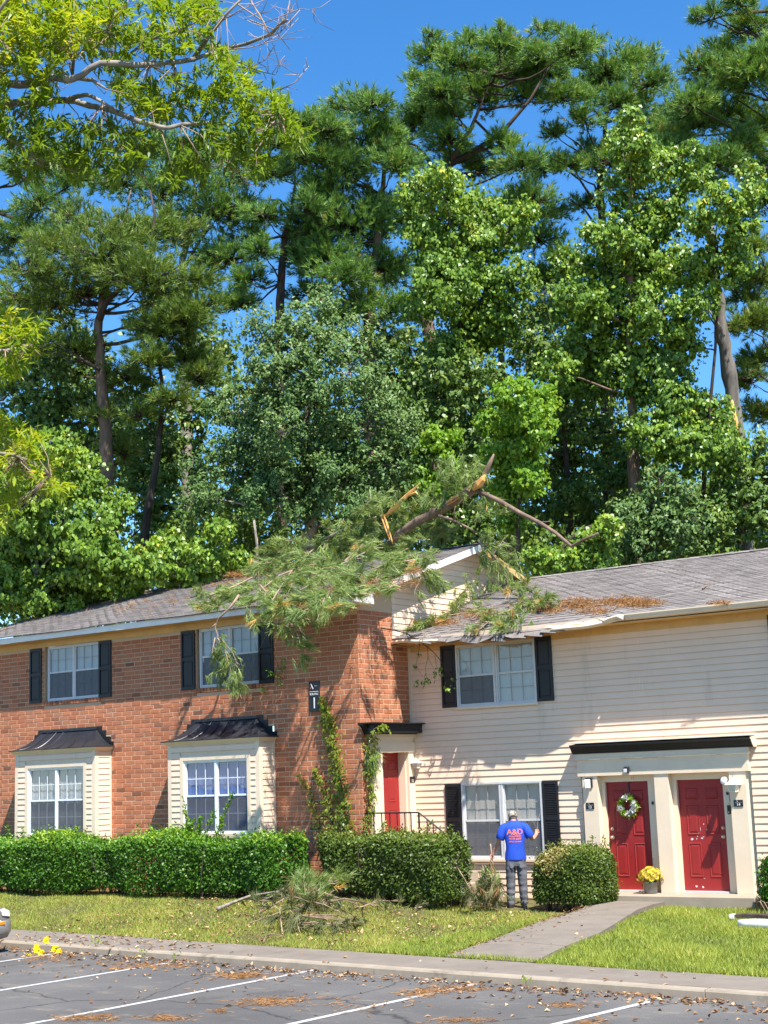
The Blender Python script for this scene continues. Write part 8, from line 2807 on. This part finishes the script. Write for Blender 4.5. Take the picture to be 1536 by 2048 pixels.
mb.add([(CX - 0.74, CY - 1.39, CG + 0.99), (CX + 0.74, CY - 1.39, CG + 0.99), (CX + 0.62, CY - 1.97, CG + 1.355), (CX - 0.62, CY - 1.97, CG + 1.355)], [(0, 1, 2, 3)])
mb.v = [(a, b + 0.012, c + 0.012) for a, b, c in mb.v]
mb.build('windscreen', M['darkplastic'], car)
for s in (-1, 1):
    for (ya, yb2) in ((1.75, 2.50), (2.58, 3.35)):
        mb = MB()
        def sp_(y, top):
            t = np.interp(y, (1.33, 2.0, 2.5, 3.1, 3.85), (0.945, 1.36, 1.42, 1.38, 0.97))
            zz = min(t - 0.06, 1.32) if top else 1.0
            w_ = np.interp(zz, (0.95, 1.40), (0.79, 0.645))
            return (CX + s * (w_ + 0.006), CY - y, CG + zz)
        mb.add([sp_(ya, 0), sp_(yb2, 0), sp_(yb2, 1), sp_(ya, 1)], [(0, 1, 2, 3) if s > 0 else (3, 2, 1, 0)])
        mb.build('side_window', M['darkplastic'], car)
    mb = MB()
    mb.loft([[(CX + s * a, CY - y, CG + z) for a, y, z in q] for q in ([(0.50, 0.035, 0.56), (0.50, 0.035, 0.655), (0.50, 0.10, 0.70)], [(0.70, 0.035, 0.56), (0.70, 0.04, 0.66), (0.70, 0.12, 0.70)], [(0.835, 0.10, 0.57), (0.835, 0.12, 0.66), (0.82, 0.22, 0.71)], [(0.878, 0.30, 0.60), (0.872, 0.31, 0.66), (0.86, 0.34, 0.69)])], cap=False, closed=False)
    mb.build('headlight', M['lens'], car)
    mb = MB()
    mb.bevel_box(min(CX + s * 0.862, CX + s * 0.890), max(CX + s * 0.862, CX + s * 0.890), CY - 0.40, CY - 0.24, CG + 0.455, CG + 0.505, 0.006)
    mb.build('side_marker', M['amber'], car)
    for yy in (0.85, 3.55):
        mb = MB()
        mb.tube([(CX + s * 0.66, CY - yy, CG + 0.31), (CX + s * 0.68, CY - yy, CG + 0.31), (CX + s * 0.87, CY - yy, CG + 0.31), (CX + s * 0.89, CY - yy, CG + 0.31)], [0.28, 0.31, 0.31, 0.28], 24)
        wh = mb.build('wheel', M['rubber'], car, True)
        mb = MB()
        mb.tube([(CX + s * 0.88, CY - yy, CG + 0.31), (CX + s * 0.897, CY - yy, CG + 0.31)], [0.20, 0.18], 20)
        mb.build('rim', M['rim'], wh)
mb = MB()
mb.loft([crow(-0.035, 0.56, 0.31, 0.50, 0.45, 0.06), crow(-0.02, 0.72, 0.27, 0.54, 0.48, 0.06), crow(0.10, 0.85, 0.235, 0.555, 0.50, 0.05), crow(0.35, 0.882, 0.225, 0.56, 0.50, 0.03)])
mb.build('bumper', M['carpaint'], car, True)
mb = MB()
mb.box(CX - 0.42, CX + 0.42, CY + 0.002, CY + 0.02, CG + 0.55, CG + 0.63)
mb.build('grille', M['darkplastic'], car)
for s in (-1, 1):
    mb = MB()
    mb.bevel_box(min(CX + s * 0.80, CX + s * 0.98), max(CX + s * 0.80, CX + s * 0.98), CY - 1.72, CY - 1.62, CG + 0.98, CG + 1.10, 0.02)
    mb.build('wing_mirror', M['carpaint'], car)
